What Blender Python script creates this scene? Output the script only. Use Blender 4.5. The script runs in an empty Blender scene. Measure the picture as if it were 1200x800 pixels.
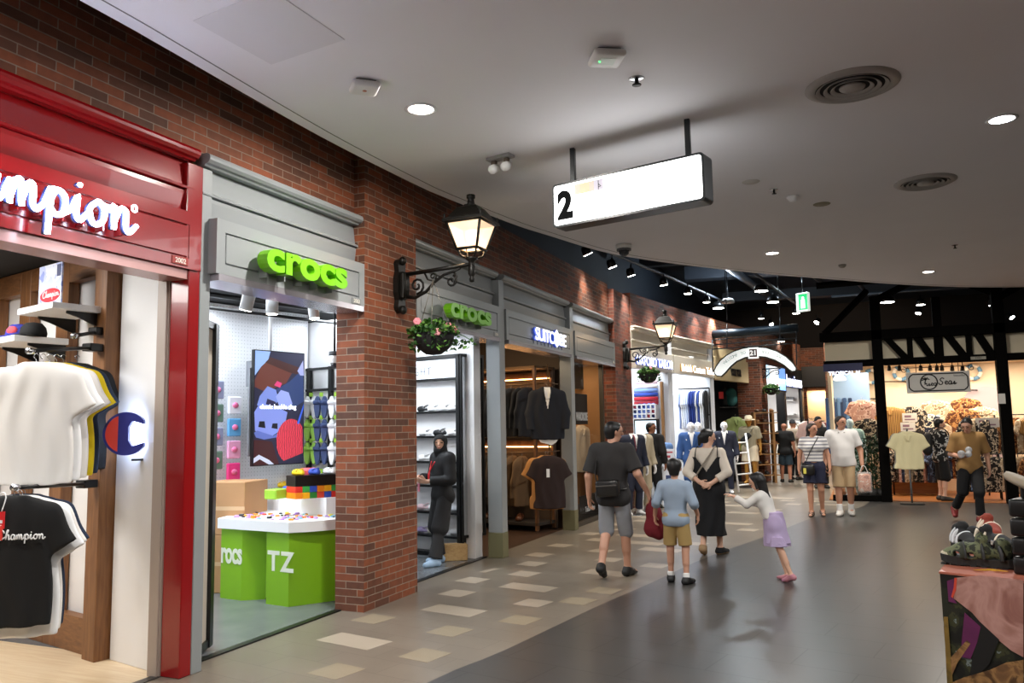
import bpy, bmesh, math, random
import numpy as np
from mathutils import Vector, Matrix
random.seed(7)
SC = bpy.context.scene
COL = SC.collection
# ------------------------------------------------------------------ camera
F, DH, RHO, CH = 940.0, 100.0, .0177, 1.68
YAW = math.atan(406 / math.hypot(F, DH)); PIT = math.atan2(DH, F)
_fh = np.array([-math.sin(YAW), math.cos(YAW), 0]); _hr = np.array([math.cos(YAW), math.sin(YAW), 0]); _zz = np.array([0, 0, 1.])
C_F = _fh * math.cos(PIT) + _zz * math.sin(PIT)
_v = -_fh * math.sin(PIT) + _zz * math.cos(PIT)
C_R = math.cos(RHO) * _hr - math.sin(RHO) * _v
C_U = math.sin(RHO) * _hr + math.cos(RHO) * _v
C_P = np.array([0, 0, CH])
cam = bpy.data.objects.new('camera', bpy.data.cameras.new('camera')); COL.objects.link(cam)
cam.data.sensor_width = 36; cam.data.lens = F / 1200 * 36; cam.data.clip_end = 200
cam.matrix_world = Matrix(((C_R[0], C_U[0], -C_F[0], 0), (C_R[1], C_U[1], -C_F[1], 0), (C_R[2], C_U[2], -C_F[2], CH), (0, 0, 0, 1)))
SC.camera = cam
vs = SC.view_settings
vs.view_transform = 'Standard'; vs.look = 'None'; vs.gamma = 1; vs.use_curve_mapping = False
vs.exposure = 0.65
W = bpy.data.worlds.new('world'); SC.world = W; W.use_nodes = True
W.node_tree.nodes['Background'].inputs[0].default_value = (.75, .85, 1, 1)
W.node_tree.nodes['Background'].inputs[1].default_value = .02
SC.cycles.max_bounces = 8; SC.cycles.diffuse_bounces = 4; SC.cycles.glossy_bounces = 3
SC.cycles.transparent_max_bounces = 12; SC.cycles.sample_clamp_indirect = 6; SC.cycles.caustics_reflective = False; SC.cycles.caustics_refractive = False
SC.cycles.use_denoising = True

def lamp(name, kind, loc, energy, color=(1, 1, 1), size=1., sizey=None, target=None, spot=100, blend=.6, parent=None, spread=None):
    d = bpy.data.lights.new(name, kind); o = bpy.data.objects.new(name, d); COL.objects.link(o)
    d.energy = energy; d.color = color
    if kind == 'AREA':
        d.size = size
        if sizey: d.shape = 'RECTANGLE'; d.size_y = sizey
        if spread: d.spread = math.radians(spread)
    else:
        d.shadow_soft_size = size
    if kind == 'SPOT': d.spot_size = math.radians(spot); d.spot_blend = blend
    o.location = loc
    if target is not None:
        o.rotation_euler = (Vector(target) - Vector(loc)).to_track_quat('-Z', 'Y').to_euler()
    if parent:
        o.parent = parent; o.matrix_parent_inverse = parent.matrix_basis.inverted()
    return o
COOL = (.86, .93, 1); NEUT = (1, .97, .93); WARM = (1, .74, .46)
# shop interiors (ceiling panels and spots inside the shops)
lamp('light_sportswear_shop', 'AREA', (-6.0, 3.2, 3.14), 125, NEUT, 2.0, 2.0, (-5.8, 3.4, 0))
lamp('light_clog_shop', 'AREA', (-6.0, 6.0, 3.14), 140, COOL, 1.9, 2.2, (-5.6, 6.1, 0))
lamp('light_clog_shop_rear', 'AREA', (-5.6, 8.6, 3.14), 85, COOL, 1.2, 1.2, (-5.3, 8.7, 0))
lamp('light_suit_shop', 'AREA', (-5.6, 11.0, 3.1), 34, WARM, 1.0, 1.5, (-5.8, 11.4, 0))
lamp('light_suit_window', 'AREA', (-5.0, 13.9, 2.9), 22, WARM, .6, 1.5, (-5, 13.9, 0))
lamp('light_tailor_shop', 'AREA', (-5.0, 18.0, 3.3), 55, COOL, 1.6, 2.4, (-5, 18, 0))
lamp('light_tailor_shop_two', 'AREA', (-4.7, 20.6, 3.3), 50, COOL, 1.6, 2.0, (-4.6, 20.6, 0))
lamp('light_sandal_shop', 'AREA', (-3.4, 27.5, 2.9), 200, NEUT, 1.6, 3.0, (-3.0, 27.5, 0))
lamp('light_shirt_shop', 'AREA', (1.6, 20.2, 2.8), 105, (1, .84, .66), 3.6, 1.6, (1.6, 20.6, 0))
lamp('light_shirt_shop_right', 'AREA', (4.6, 20.2, 2.8), 60, (1, .84, .66), 2.2, 1.6, (4.6, 20.6, 0))
# ------------------------------------------------------------------ helpers
def _ray(px, py): return C_F * F + C_R * (px - 600) + C_U * (400 - py)
def at(px, py, x=None, y=None, z=None):
    d = _ray(px, py)
    if x is not None: t = (x - C_P[0]) / d[0]
    elif y is not None: t = (y - C_P[1]) / d[1]
    else: t = ((z or 0) - C_P[2]) / d[2]
    return Vector(C_P + d * t)
def lin(c):
    c = c / 255.
    return c / 12.92 if c <= .04045 else ((c + .055) / 1.055) ** 2.4
def rgb(h):
    if isinstance(h, str): h = tuple(int(h[i:i + 2], 16) for i in (0, 2, 4))
    return (lin(h[0]), lin(h[1]), lin(h[2]), 1)
_M = {}
def N(t, kind, **kw):
    n = t.nodes.new(kind)
    for k, v in kw.items():
        if k in n.inputs.keys(): n.inputs[k].default_value = v
        else: setattr(n, k, v)
    return n
def mat(name, col='808080', rough=.6, metal=0., emit=0., ecol=None, spec=.5, var=0., vscale=8., bump=0., bscale=60., alpha=1., trans=0., coat=0.):
    if name in _M: return _M[name]
    m = bpy.data.materials.new(name); m.use_nodes = True; t = m.node_tree; b = t.nodes['Principled BSDF']
    c = rgb(col)
    b.inputs['Base Color'].default_value = c; b.inputs['Roughness'].default_value = rough; b.inputs['Metallic'].default_value = metal
    b.inputs['Specular IOR Level'].default_value = spec; b.inputs['Coat Weight'].default_value = coat
    if emit: b.inputs['Emission Color'].default_value = rgb(ecol or col); b.inputs['Emission Strength'].default_value = emit
    if alpha < 1: b.inputs['Alpha'].default_value = alpha
    if trans: b.inputs['Transmission Weight'].default_value = trans
    L = t.links.new
    if var or bump: tc = N(t, 'ShaderNodeTexCoord')
    if var:
        n = N(t, 'ShaderNodeTexNoise', Scale=vscale, Detail=4.); L(tc.outputs['Object'], n.inputs['Vector'])
        mx = N(t, 'ShaderNodeMix', data_type='RGBA')
        mx.inputs['A'].default_value = tuple(x * (1 - var) for x in c[:3]) + (1,); mx.inputs['B'].default_value = tuple(min(1, x * (1 + var)) for x in c[:3]) + (1,)
        L(n.outputs['Fac'], mx.inputs['Factor']); L(mx.outputs['Result'], b.inputs['Base Color'])
    if bump:
        n2 = N(t, 'ShaderNodeTexNoise', Scale=bscale, Detail=3.); L(tc.outputs['Object'], n2.inputs['Vector'])
        bp = N(t, 'ShaderNodeBump', Strength=bump, Distance=.01); L(n2.outputs['Fac'], bp.inputs['Height']); L(bp.outputs['Normal'], b.inputs['Normal'])
    _M[name] = m
    return m
def ramp_mat(name, cols, kind='noise', scale=5., rough=.7, axis=2, detail=3., dist=0., emit=0., const=True, bump=0.):
    """cloth prints, wood grain, stripes: one colour ramp over a noise, wave or voronoi texture in object space"""
    if name in _M: return _M[name]
    m = bpy.data.materials.new(name); m.use_nodes = True; t = m.node_tree; b = t.nodes['Principled BSDF']; L = t.links.new
    tc = N(t, 'ShaderNodeTexCoord'); b.inputs['Roughness'].default_value = rough
    if kind == 'noise': n = N(t, 'ShaderNodeTexNoise', Scale=scale, Detail=detail, Distortion=dist); out = n.outputs['Fac']
    elif kind == 'voronoi': n = N(t, 'ShaderNodeTexVoronoi', Scale=scale); out = n.outputs['Distance']
    elif kind == 'cells': n = N(t, 'ShaderNodeTexVoronoi', Scale=scale); sp = N(t, 'ShaderNodeSeparateColor'); L(n.outputs['Color'], sp.inputs[0]); out = sp.outputs[0]
    else: n = N(t, 'ShaderNodeTexWave', Scale=scale, Distortion=dist, bands_direction='XYZ'[axis]); out = n.outputs['Fac']
    L(tc.outputs['Object'], n.inputs['Vector'])
    r = N(t, 'ShaderNodeValToRGB'); e = r.color_ramp.elements
    r.color_ramp.interpolation = 'CONSTANT' if const else 'LINEAR'
    while len(e) < len(cols): e.new(.5)
    for i, (p, c) in enumerate(cols): e[i].position = p; e[i].color = rgb(c)
    L(out, r.inputs['Fac']); L(r.outputs['Color'], b.inputs['Base Color'])
    if emit: L(r.outputs['Color'], b.inputs['Emission Color']); b.inputs['Emission Strength'].default_value = emit
    if bump:
        bp = N(t, 'ShaderNodeBump', Strength=bump, Distance=.01); L(out, bp.inputs['Height']); L(bp.outputs['Normal'], b.inputs['Normal'])
    _M[name] = m
    return m
def wood(name, a, b, scale=3., rough=.45, axis=2):
    """timber: stretched noise grain"""
    if name in _M: return _M[name]
    m = bpy.data.materials.new(name); m.use_nodes = True; t = m.node_tree; p = t.nodes['Principled BSDF']; L = t.links.new
    tc = N(t, 'ShaderNodeTexCoord'); mp = N(t, 'ShaderNodeMapping')
    s = [14., 14., 14.]; s[axis] = 1.2; mp.inputs['Scale'].default_value = s
    n = N(t, 'ShaderNodeTexNoise', Scale=scale, Detail=6., Distortion=.6)
    L(tc.outputs['Object'], mp.inputs['Vector']); L(mp.outputs['Vector'], n.inputs['Vector'])
    r = N(t, 'ShaderNodeValToRGB'); r.color_ramp.elements[0].color = rgb(a); r.color_ramp.elements[1].color = rgb(b)
    r.color_ramp.elements[0].position = .3; r.color_ramp.elements[1].position = .7
    L(n.outputs['Fac'], r.inputs['Fac']); L(r.outputs['Color'], p.inputs['Base Color']); p.inputs['Roughness'].default_value = rough
    _M[name] = m
    return m
def brick_mat(name, c1, c2, mortar, rough=.75):
    if name in _M: return _M[name]
    m = bpy.data.materials.new(name); m.use_nodes = True; t = m.node_tree; b = t.nodes['Principled BSDF']; L = t.links.new
    g = N(t, 'ShaderNodeNewGeometry'); sp = N(t, 'ShaderNodeSeparateXYZ'); L(g.outputs['Position'], sp.inputs[0])
    sn = N(t, 'ShaderNodeSeparateXYZ'); L(g.outputs['True Normal'], sn.inputs[0])
    ab = N(t, 'ShaderNodeMath', operation='ABSOLUTE'); L(sn.outputs[0], ab.inputs[0])
    gt = N(t, 'ShaderNodeMath', operation='GREATER_THAN'); gt.inputs[1].default_value = .7; L(ab.outputs[0], gt.inputs[0])
    mx = N(t, 'ShaderNodeMix', data_type='FLOAT'); L(gt.outputs[0], mx.inputs['Factor']); L(sp.outputs[0], mx.inputs['A']); L(sp.outputs[1], mx.inputs['B'])
    cb = N(t, 'ShaderNodeCombineXYZ'); L(mx.outputs['Result'], cb.inputs[0]); L(sp.outputs[2], cb.inputs[1])
    br = N(t, 'ShaderNodeTexBrick', Scale=1.); br.offset = .5
    for k, v in {'Brick Width': .25, 'Row Height': .0685, 'Mortar Size': .0042, 'Mortar Smooth': .15, 'Bias': -.1}.items(): br.inputs[k].default_value = v
    br.inputs['Color1'].default_value = rgb(c1); br.inputs['Color2'].default_value = rgb(c2); br.inputs['Mortar'].default_value = rgb(mortar)
    L(cb.outputs[0], br.inputs['Vector'])
    n = N(t, 'ShaderNodeTexNoise', Scale=14., Detail=5.); L(g.outputs['Position'], n.inputs['Vector'])
    hs = N(t, 'ShaderNodeHueSaturation'); mr = N(t, 'ShaderNodeMapRange'); mr.inputs['To Min'].default_value = .65; mr.inputs['To Max'].default_value = 1.35
    L(n.outputs['Fac'], mr.inputs['Value']); L(mr.outputs[0], hs.inputs['Value']); L(br.outputs['Color'], hs.inputs['Color']); L(hs.outputs[0], b.inputs['Base Color'])
    b.inputs['Roughness'].default_value = rough
    bp = N(t, 'ShaderNodeBump', Strength=.6, Distance=.006, invert=True); L(br.outputs['Fac'], bp.inputs['Height']); L(bp.outputs['Normal'], b.inputs['Normal'])
    _M[name] = m
    return m
class MB:
    def __init__(s): s.v = []; s.f = []; s.m = []; s.s = []
    def add(s, vs, fs, mi=0, sm=False, M=None):
        o = len(s.v)
        if M is not None: vs = [M @ Vector(v) for v in vs]
        s.v += [tuple(v) for v in vs]
        for f in fs: s.f.append([i + o for i in f]); s.m.append(mi); s.s.append(sm)
        return s
    def bm(s, b, mi=0, sm=False, M=None):
        b.verts.index_update(); s.add([v.co for v in b.verts], [[v.index for v in f.verts] for f in b.faces], mi, sm, M); b.free(); return s
    def box(s, x0, y0, z0, x1, y1, z1, mi=0, b=0., M=None, seg=1):
        if x0 > x1: x0, x1 = x1, x0
        if y0 > y1: y0, y1 = y1, y0
        if z0 > z1: z0, z1 = z1, z0
        if b <= 0:
            v = [(x0, y0, z0), (x1, y0, z0), (x1, y1, z0), (x0, y1, z0), (x0, y0, z1), (x1, y0, z1), (x1, y1, z1), (x0, y1, z1)]
            return s.add(v, [(3, 2, 1, 0), (4, 5, 6, 7), (0, 1, 5, 4), (1, 2, 6, 5), (2, 3, 7, 6), (3, 0, 4, 7)], mi, False, M)
        bm_ = bmesh.new(); bmesh.ops.create_cube(bm_, size=1)
        for v in bm_.verts: v.co = ((x0 + x1) / 2 + v.co.x * (x1 - x0), (y0 + y1) / 2 + v.co.y * (y1 - y0), (z0 + z1) / 2 + v.co.z * (z1 - z0))
        bmesh.ops.bevel(bm_, geom=bm_.edges[:], offset=min(b, .49 * min(x1 - x0, y1 - y0, z1 - z0)), segments=seg, affect='EDGES', profile=.5)
        return s.bm(bm_, mi, seg > 1, M)
    def tube(s, path, r, n=8, mi=0, closed=False, M=None, sm=True, flat=1.):
        P = [Vector(p) for p in path]; k = len(P); R = r if isinstance(r, (list, tuple)) else [r] * k
        vs = []; fs = []; prev = None
        for i in range(k):
            if closed: t = P[(i + 1) % k] - P[i - 1]
            else: t = P[min(i + 1, k - 1)] - P[max(i - 1, 0)]
            t.normalize()
            if prev is None:
                a = Vector((0, 0, 1)) if abs(t.z) < .9 else Vector((1, 0, 0))
                u = t.cross(a).normalized()
            else: u = (prev - t * prev.dot(t)).normalized()
            prev = u; w = t.cross(u)
            for j in range(n):
                a = 2 * math.pi * j / n
                vs.append(P[i] + (u * math.cos(a) + w * math.sin(a) * flat) * R[i])
        for i in range(k if closed else k - 1):
            for j in range(n):
                a, b = i * n + j, i * n + (j + 1) % n; i2 = (i + 1) % k
                fs.append((a, b, i2 * n + (j + 1) % n, i2 * n + j))
        if not closed: fs.append(tuple(range(n))[::-1]); fs.append(tuple((k - 1) * n + j for j in range(n)))
        return s.add(vs, fs, mi, sm, M)
    def cyl(s, a, b, r, n=16, mi=0, M=None, sm=True): return s.tube([a, b], r, n, mi, False, M, sm)
    def lathe(s, prof, n=24, c=(0, 0, 0), mi=0, M=None, sm=True, cap=True):
        vs = []; fs = []; k = len(prof)
        for r, z in prof:
            for j in range(n):
                a = 2 * math.pi * j / n; vs.append((c[0] + r * math.cos(a), c[1] + r * math.sin(a), c[2] + z))
        for i in range(k - 1):
            for j in range(n):
                fs.append((i * n + j, i * n + (j + 1) % n, (i + 1) * n + (j + 1) % n, (i + 1) * n + j))
        if cap and prof[0][0] > 1e-4: fs.append(tuple(range(n))[::-1])
        if cap and prof[-1][0] > 1e-4: fs.append(tuple((k - 1) * n + j for j in range(n)))
        return s.add(vs, fs, mi, sm, M)
    def prism(s, poly, z0, z1, mi=0, M=None, sm=False):
        n = len(poly); vs = [(p[0], p[1], z0) for p in poly] + [(p[0], p[1], z1) for p in poly]
        fs = [tuple(range(n))[::-1], tuple(range(n, 2 * n))] + [(i, (i + 1) % n, n + (i + 1) % n, n + i) for i in range(n)]
        return s.add(vs, fs, mi, sm, M)
    def ball(s, c, r, n=12, mi=0, M=None):
        r = r if isinstance(r, (list, tuple)) else (r, r, r); k = n // 2
        vs = []; fs = []
        for i in range(k + 1):
            p = math.pi * i / k
            for j in range(n):
                a = 2 * math.pi * j / n
                vs.append((c[0] + r[0] * math.sin(p) * math.cos(a), c[1] + r[1] * math.sin(p) * math.sin(a), c[2] - r[2] * math.cos(p)))
        for i in range(k):
            for j in range(n): fs.append((i * n + j, i * n + (j + 1) % n, (i + 1) * n + (j + 1) % n, (i + 1) * n + j))
        return s.add(vs, fs, mi, True, M)
    def build(s, name, mats, parent=None, **kw):
        return mkobj(name, s.v, s.f, mats, parent, s.m, s.s, **kw)
def mkobj(name, v, f, mats, parent=None, mi=None, sm=None, **kw):
    me = bpy.data.meshes.new(name)
    mats = mats if isinstance(mats, (list, tuple)) else [mats]
    loc = None
    if parent is None and len(v):
        a = np.array(v, dtype=float); lo = a.min(0); hi = a.max(0); loc = np.array([(lo[0] + hi[0]) / 2, (lo[1] + hi[1]) / 2, lo[2]]); v = (a - loc).tolist()
    me.from_pydata([tuple(x) for x in v], [], [tuple(x) for x in f])
    for m in mats: me.materials.append(m)
    if mi is not None: me.polygons.foreach_set('material_index', list(mi))
    if sm is True: me.polygons.foreach_set('use_smooth', [True] * len(f))
    elif sm is not None and sm is not False: me.polygons.foreach_set('use_smooth', list(sm))
    me.update()
    o = bpy.data.objects.new(name, me); COL.objects.link(o)
    if loc is not None: o.location = loc
    if parent is not None:
        o.parent = parent
        o.matrix_parent_inverse = parent.matrix_basis.inverted() if parent.type == 'EMPTY' else (Matrix.Identity(4) if parent.parent else parent.matrix_basis.inverted())
    tag(o, **kw)
    return o
def tag(o, label=None, cat=None, group=None, kind=None):
    if label: o['label'] = label
    if cat: o['category'] = cat
    if group: o['group'] = group
    if kind: o['kind'] = kind
    return o
def thing(name, label, cat, loc=(0, 0, 0), rz=0., group=None, M=None):
    o = bpy.data.objects.new(name, None); COL.objects.link(o); o.empty_display_size = .1
    o.location = loc; o.rotation_euler = (0, 0, rz)
    tag(o, label, cat, group)
    return o
def move(o, loc, rz=0., sc=1., rot=None):
    o.location = loc; o.rotation_euler = rot or (0, 0, rz); o.scale = (sc, sc, sc); return o
def dup(o, loc, rz=0., label=None, sc=1., group=None, rot=None):
    r = o.copy(); COL.objects.link(r); move(r, loc, rz, sc, rot)
    if label: r['label'] = label
    if group: r['group'] = group
    for ch in list(o.children):
        c = ch.copy(); COL.objects.link(c); c.parent = r
        for g in list(ch.children):
            d = g.copy(); COL.objects.link(d); d.parent = c
    return r
def remat(o, old, new):
    """give a copy its own material (own mesh data only where the colour differs)"""
    for x in [o] + list(o.children) + [g for c in o.children for g in c.children]:
        if x.type == 'MESH' and any(m and m.name == old.name for m in x.data.materials):
            x.data = x.data.copy()
            for i, m in enumerate(x.data.materials):
                if m.name == old.name: x.data.materials[i] = new
    return o
def cat_rom(P, n=6, closed=False):
    P = [Vector(p) for p in P]; k = len(P); out = []
    for i in range(k if closed else k - 1):
        if closed: a, b, c, d = P[i - 1], P[i], P[(i + 1) % k], P[(i + 2) % k]
        else: a, b, c, d = P[max(i - 1, 0)], P[i], P[i + 1], P[min(i + 2, k - 1)]
        for j in range(n):
            t = j / n
            out.append(.5 * (2 * b + (c - a) * t + (2 * a - 5 * b + 4 * c - d) * t * t + (3 * b - a - 3 * c + d) * t ** 3))
    if not closed: out.append(P[-1])
    return out
def text(s, size, ext, bold=0., shear=0., space=1., align='LEFT', bev=0.):
    """lettering as mesh geometry: verts, faces in the XY plane, extruded along +-Z"""
    c = bpy.data.curves.new('lettering', 'FONT'); c.body = s; c.size = size; c.extrude = ext; c.offset = bold; c.shear = shear; c.space_character = space; c.align_x = align; c.resolution_u = 4
    c.bevel_depth = bev
    o = bpy.data.objects.new('lettering', c); COL.objects.link(o)
    dg = bpy.context.evaluated_depsgraph_get(); me = bpy.data.meshes.new_from_object(o.evaluated_get(dg))
    v = [tuple(x.co) for x in me.vertices]; f = [tuple(p.vertices) for p in me.polygons]
    COL.objects.unlink(o); bpy.data.objects.remove(o); bpy.data.curves.remove(c); bpy.data.meshes.remove(me)
    return v, f
def plane_frame(p, u, n):
    """matrix whose local x runs along u, local y up, local z out of the wall (n)"""
    u = Vector(u).normalized(); n = Vector(n).normalized(); w = n.cross(u)
    return Matrix(((u.x, w.x, n.x, p[0]), (u.y, w.y, n.y, p[1]), (u.z, w.z, n.z, p[2]), (0, 0, 0, 1)))
def fac(y, z, x=-4.3):          # frame on the left shopfronts: x along the passage, y up, z out of the wall
    return plane_frame((x, y, z), (0, 1, 0), (1, 0, 0))
def dep(px, py, d):             # the point seen at a pixel, d metres in front of the camera
    return Vector(C_P + _ray(px, py) / F * d)
def face_to(dx, dy): return math.atan2(dy, dx) - math.pi / 2      # turn for a model that faces +Y
# ------------------------------------------------------------------ soft bodies: blended round cones turned into one closed surface
class Vol:
    def __init__(s, h=.008): s.h = h; s.p = []; s.cuts = []
    def cone(s, a, b, ra, rb, k=.02, sc=(1, 1, 1), clip=None, sub=False, fold=None):
        s.p.append((np.array(a, float), np.array(b, float), ra, rb, k, np.array(sc, float), clip, sub, fold)); return s
    def ell(s, c, r, k=.02, clip=None, sub=False):
        m = min(r); s.cone(c, c, m, m, k, (r[0] / m, r[1] / m, r[2] / m), clip, sub); return s
    def cut(s, n, p): s.cuts.append((np.array(n, float), np.array(p, float))); return s
    def mesh(s):
        h = s.h; lo = np.full(3, 1e9); hi = -lo
        bx = []
        for (a, b, ra, rb, k, sc, cl, sub, fo) in s.p:
            mid = (a + b) / 2; r = max(ra, rb)
            A = np.minimum(a, b) - r * sc; B = np.maximum(a, b) + r * sc
            bx.append((A, B))
            if not sub: lo = np.minimum(lo, A); hi = np.maximum(hi, B)
        lo -= 3 * h; hi += 3 * h; n = np.ceil((hi - lo) / h).astype(int) + 1
        D = np.full(n, .2, np.float32)
        ax = [lo[i] + h * np.arange(n[i]) for i in range(3)]
        for (a, b, ra, rb, k, sc, cl, sub, fo), (A, B) in zip(s.p, bx):
            m = 2 * k + 3 * h
            i0 = np.clip(np.floor((A - m - lo) / h).astype(int), 0, n - 1); i1 = np.clip(np.ceil((B + m - lo) / h).astype(int) + 1, 1, n)
            if np.any(i1 <= i0): continue
            X = ax[0][i0[0]:i1[0], None, None]; Y = ax[1][None, i0[1]:i1[1], None]; Z = ax[2][None, None, i0[2]:i1[2]]
            mid = (a + b) / 2
            aa = (a - mid); bb = (b - mid)
            x, y, z = (X - mid[0]) / sc[0], (Y - mid[1]) / sc[1], (Z - mid[2]) / sc[2]
            aa = aa / sc; bb = bb / sc; ba = bb - aa; L2 = ba @ ba
            if L2 < 1e-12: d = np.sqrt(x * x + y * y + z * z) - ra
            else:
                t = np.clip(((x - aa[0]) * ba[0] + (y - aa[1]) * ba[1] + (z - aa[2]) * ba[2]) / L2, 0, 1)
                d = np.sqrt((x - aa[0] - t * ba[0]) ** 2 + (y - aa[1] - t * ba[1]) ** 2 + (z - aa[2] - t * ba[2]) ** 2) - (ra + (rb - ra) * t)
            d = d * min(sc)
            if fo:
                amp, fq, ph = fo
                d = d + amp * np.sin(fq * (X + .6 * Y) + 2.2 * np.sin(6 * Z + ph)) * np.ones_like(Z)
            if cl:
                for (cn, cp) in cl:
                    d = np.maximum(d, (X - cp[0]) * cn[0] + (Y - cp[1]) * cn[1] + (Z - cp[2]) * cn[2])
            S = D[i0[0]:i1[0], i0[1]:i1[1], i0[2]:i1[2]]
            if sub:
                S[:] = np.maximum(S, -d)
            elif k <= 0: S[:] = np.minimum(S, d)
            else:
                g = np.clip(.5 + .5 * (d - S) / k, 0, 1); S[:] = d * (1 - g) + S * g - k * g * (1 - g)
        for cn, cp in s.cuts:
            D = np.maximum(D, (ax[0][:, None, None] - cp[0]) * cn[0] + (ax[1][None, :, None] - cp[1]) * cn[1] + (ax[2][None, None, :] - cp[2]) * cn[2])
        D[0] = D[-1] = .1; D[:, 0] = D[:, -1] = .1; D[:, :, 0] = D[:, :, -1] = .1
        return nets(D, lo, h)
def nets(D, lo, h):
    I = D < 0; n = np.array(D.shape) - 1
    c8 = [I[i:i + n[0], j:j + n[1], k:k + n[2]] for i in (0, 1) for j in (0, 1) for k in (0, 1)]
    al = np.logical_and.reduce(c8); an = np.logical_or.reduce(c8); mx = an & ~al
    ii = np.argwhere(mx); idx = np.full(n, -1, np.int64); idx[mx] = np.arange(len(ii))
    acc = np.zeros((len(ii), 3)); cnt = np.zeros(len(ii))
    C = [(i, j, k) for i in (0, 1) for j in (0, 1) for k in (0, 1)]
    for a in C:
        for b in C:
            if sum(b) - sum(a) == 1 and all(y >= x for x, y in zip(a, b)):
                da = D[ii[:, 0] + a[0], ii[:, 1] + a[1], ii[:, 2] + a[2]]; db = D[ii[:, 0] + b[0], ii[:, 1] + b[1], ii[:, 2] + b[2]]
                m = (da < 0) != (db < 0); t = np.where(m, da / np.where(m, da - db, 1), 0)
                p = np.array(a)[None] + t[:, None] * (np.array(b) - np.array(a))[None]
                acc[m] += p[m]; cnt[m] += 1
    V = lo + h * (ii + acc / np.maximum(cnt, 1)[:, None])
    Q = []
    for ax in range(3):
        o1, o2 = (ax + 1) % 3, (ax + 2) % 3
        sl0 = [slice(1, -1)] * 3; sl1 = [slice(1, -1)] * 3
        sl0[ax] = slice(0, -1); sl1[ax] = slice(1, None)
        a, b = I[tuple(sl0)], I[tuple(sl1)]
        for flip in (False, True):
            e = np.argwhere((a & ~b) if not flip else (~a & b))
            if not len(e): continue
            base = e.copy(); base[:, o1] += 1; base[:, o2] += 1
            q = []
            for d1, d2 in ((0, 0), (-1, 0), (-1, -1), (0, -1)):
                c = base.copy(); c[:, o1] += d1; c[:, o2] += d2
                q.append(idx[c[:, 0], c[:, 1], c[:, 2]])
            q = np.stack(q, 1)
            Q.append(q[:, ::-1] if flip else q)
    Q = np.concatenate(Q) if Q else np.zeros((0, 4), int)
    return V, Q
def soft(name, vol, mats, parent=None, fmat=None, T=None, **kw):
    """link the blended surface as one mesh object; fmat(face centres) -> material indices"""
    V, Q = vol.mesh()
    mi = None
    if fmat is not None: mi = fmat(V[Q].mean(1)).astype(int)
    if T is not None: V = np.array([list(T @ Vector(v)) for v in V])
    me = bpy.data.meshes.new(name)
    if parent is None:
        loc = np.array([V[:, 0].mean(), V[:, 1].mean(), V[:, 2].min()]); V = V - loc
    me.vertices.add(len(V)); me.vertices.foreach_set('co', V.astype(np.float32).ravel())
    me.loops.add(len(Q) * 4); me.loops.foreach_set('vertex_index', Q.astype(np.int32).ravel())
    me.polygons.add(len(Q)); me.polygons.foreach_set('loop_start', np.arange(0, len(Q) * 4, 4, dtype=np.int32)); 
    for m in (mats if isinstance(mats, (list, tuple)) else [mats]): me.materials.append(m)
    if mi is not None: me.polygons.foreach_set('material_index', mi.astype(np.int32))
    me.polygons.foreach_set('use_smooth', np.ones(len(Q), dtype=bool))
    me.update(calc_edges=True); me.validate()
    o = bpy.data.objects.new(name, me); COL.objects.link(o)
    if parent is None: o.location = loc
    else:
        o.parent = parent; o.matrix_parent_inverse = parent.matrix_basis.inverted() if parent.type == 'EMPTY' else (Matrix.Identity(4) if parent.parent else parent.matrix_basis.inverted())
    return tag(o, **kw)
# ------------------------------------------------------------------ people
V3 = lambda *a: np.array(a, float)
def pose(**kw):
    J = dict(pel=V3(0, 0, .93), chest=V3(0, -.01, 1.27), neck=V3(0, -.015, 1.455), head=V3(0, .02, 1.60),
             sR=V3(.185, -.015, 1.405), sL=V3(-.185, -.015, 1.405), eR=V3(.25, -.04, 1.12), eL=V3(-.25, -.04, 1.12), wR=V3(.27, .04, .88), wL=V3(-.27, .04, .88),
             hR=V3(.09, 0, .91), hL=V3(-.09, 0, .91), kR=V3(.105, .03, .49), kL=V3(-.105, .03, .49), aR=V3(.11, -.02, .085), aL=V3(-.11, -.02, .085),
             tR=V3(.14, .13, .02), tL=V3(-.14, .13, .02), hdR=V3(.02, .1, -1), hdL=V3(-.02, .1, -1), pnR=V3(-1, 0, 0), pnL=V3(1, 0, 0))
    for k, v in kw.items(): J[k] = V3(*v) if isinstance(v, tuple) else v
    return J
def unit(v): return v / (np.linalg.norm(v) + 1e-9)
def b_torso(v, J, e=0., wid=1., belly=0., clip=None, hip=True, bust=0., fold=None):
    p, c, n = J['pel'], J['chest'], J['neck']; S = (1, .66, 1); up = unit(c - p)
    sh = (J['sR'] + J['sL']) / 2; lat = unit(J['sR'] - J['sL'])
    v.cone(c + up * .0 + lat * .07 * wid, c + up * .05 - lat * .07 * wid, .125 * wid + e, .125 * wid + e, .05, S, clip, fold=fold)
    for s_ in ('sR', 'sL'): v.cone(sh + (J[s_] - sh) * .35 + V3(0, 0, .005), J[s_] - V3(0, 0, .012), .062 + e, .056 + e, .05, (1, 1, 1), clip)
    v.cone(p + up * .02, c, .128 * wid + e + belly * .2, .145 * wid + e, .05, S, clip, fold=fold)
    v.cone(p + up * .1 + V3(0, .02 + belly * .25, 0), p + up * .2 + V3(0, .02 + belly * .3, 0), .1 * wid + e + belly, .1 * wid + e + belly * .8, .06, (1, .75, 1), clip)
    if bust:
        for s_ in (1, -1): v.ell(c + lat * .075 * s_ + V3(0, .075, -.0), (.06 + e, .055 + e, .06 + e), .05, clip)
    if hip: v.cone(J['hR'] + V3(-.02, -.015, -.02), J['hL'] + V3(.02, -.015, -.02), .112 * wid + e, .112 * wid + e, .05, (1, .9, 1), clip)
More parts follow.
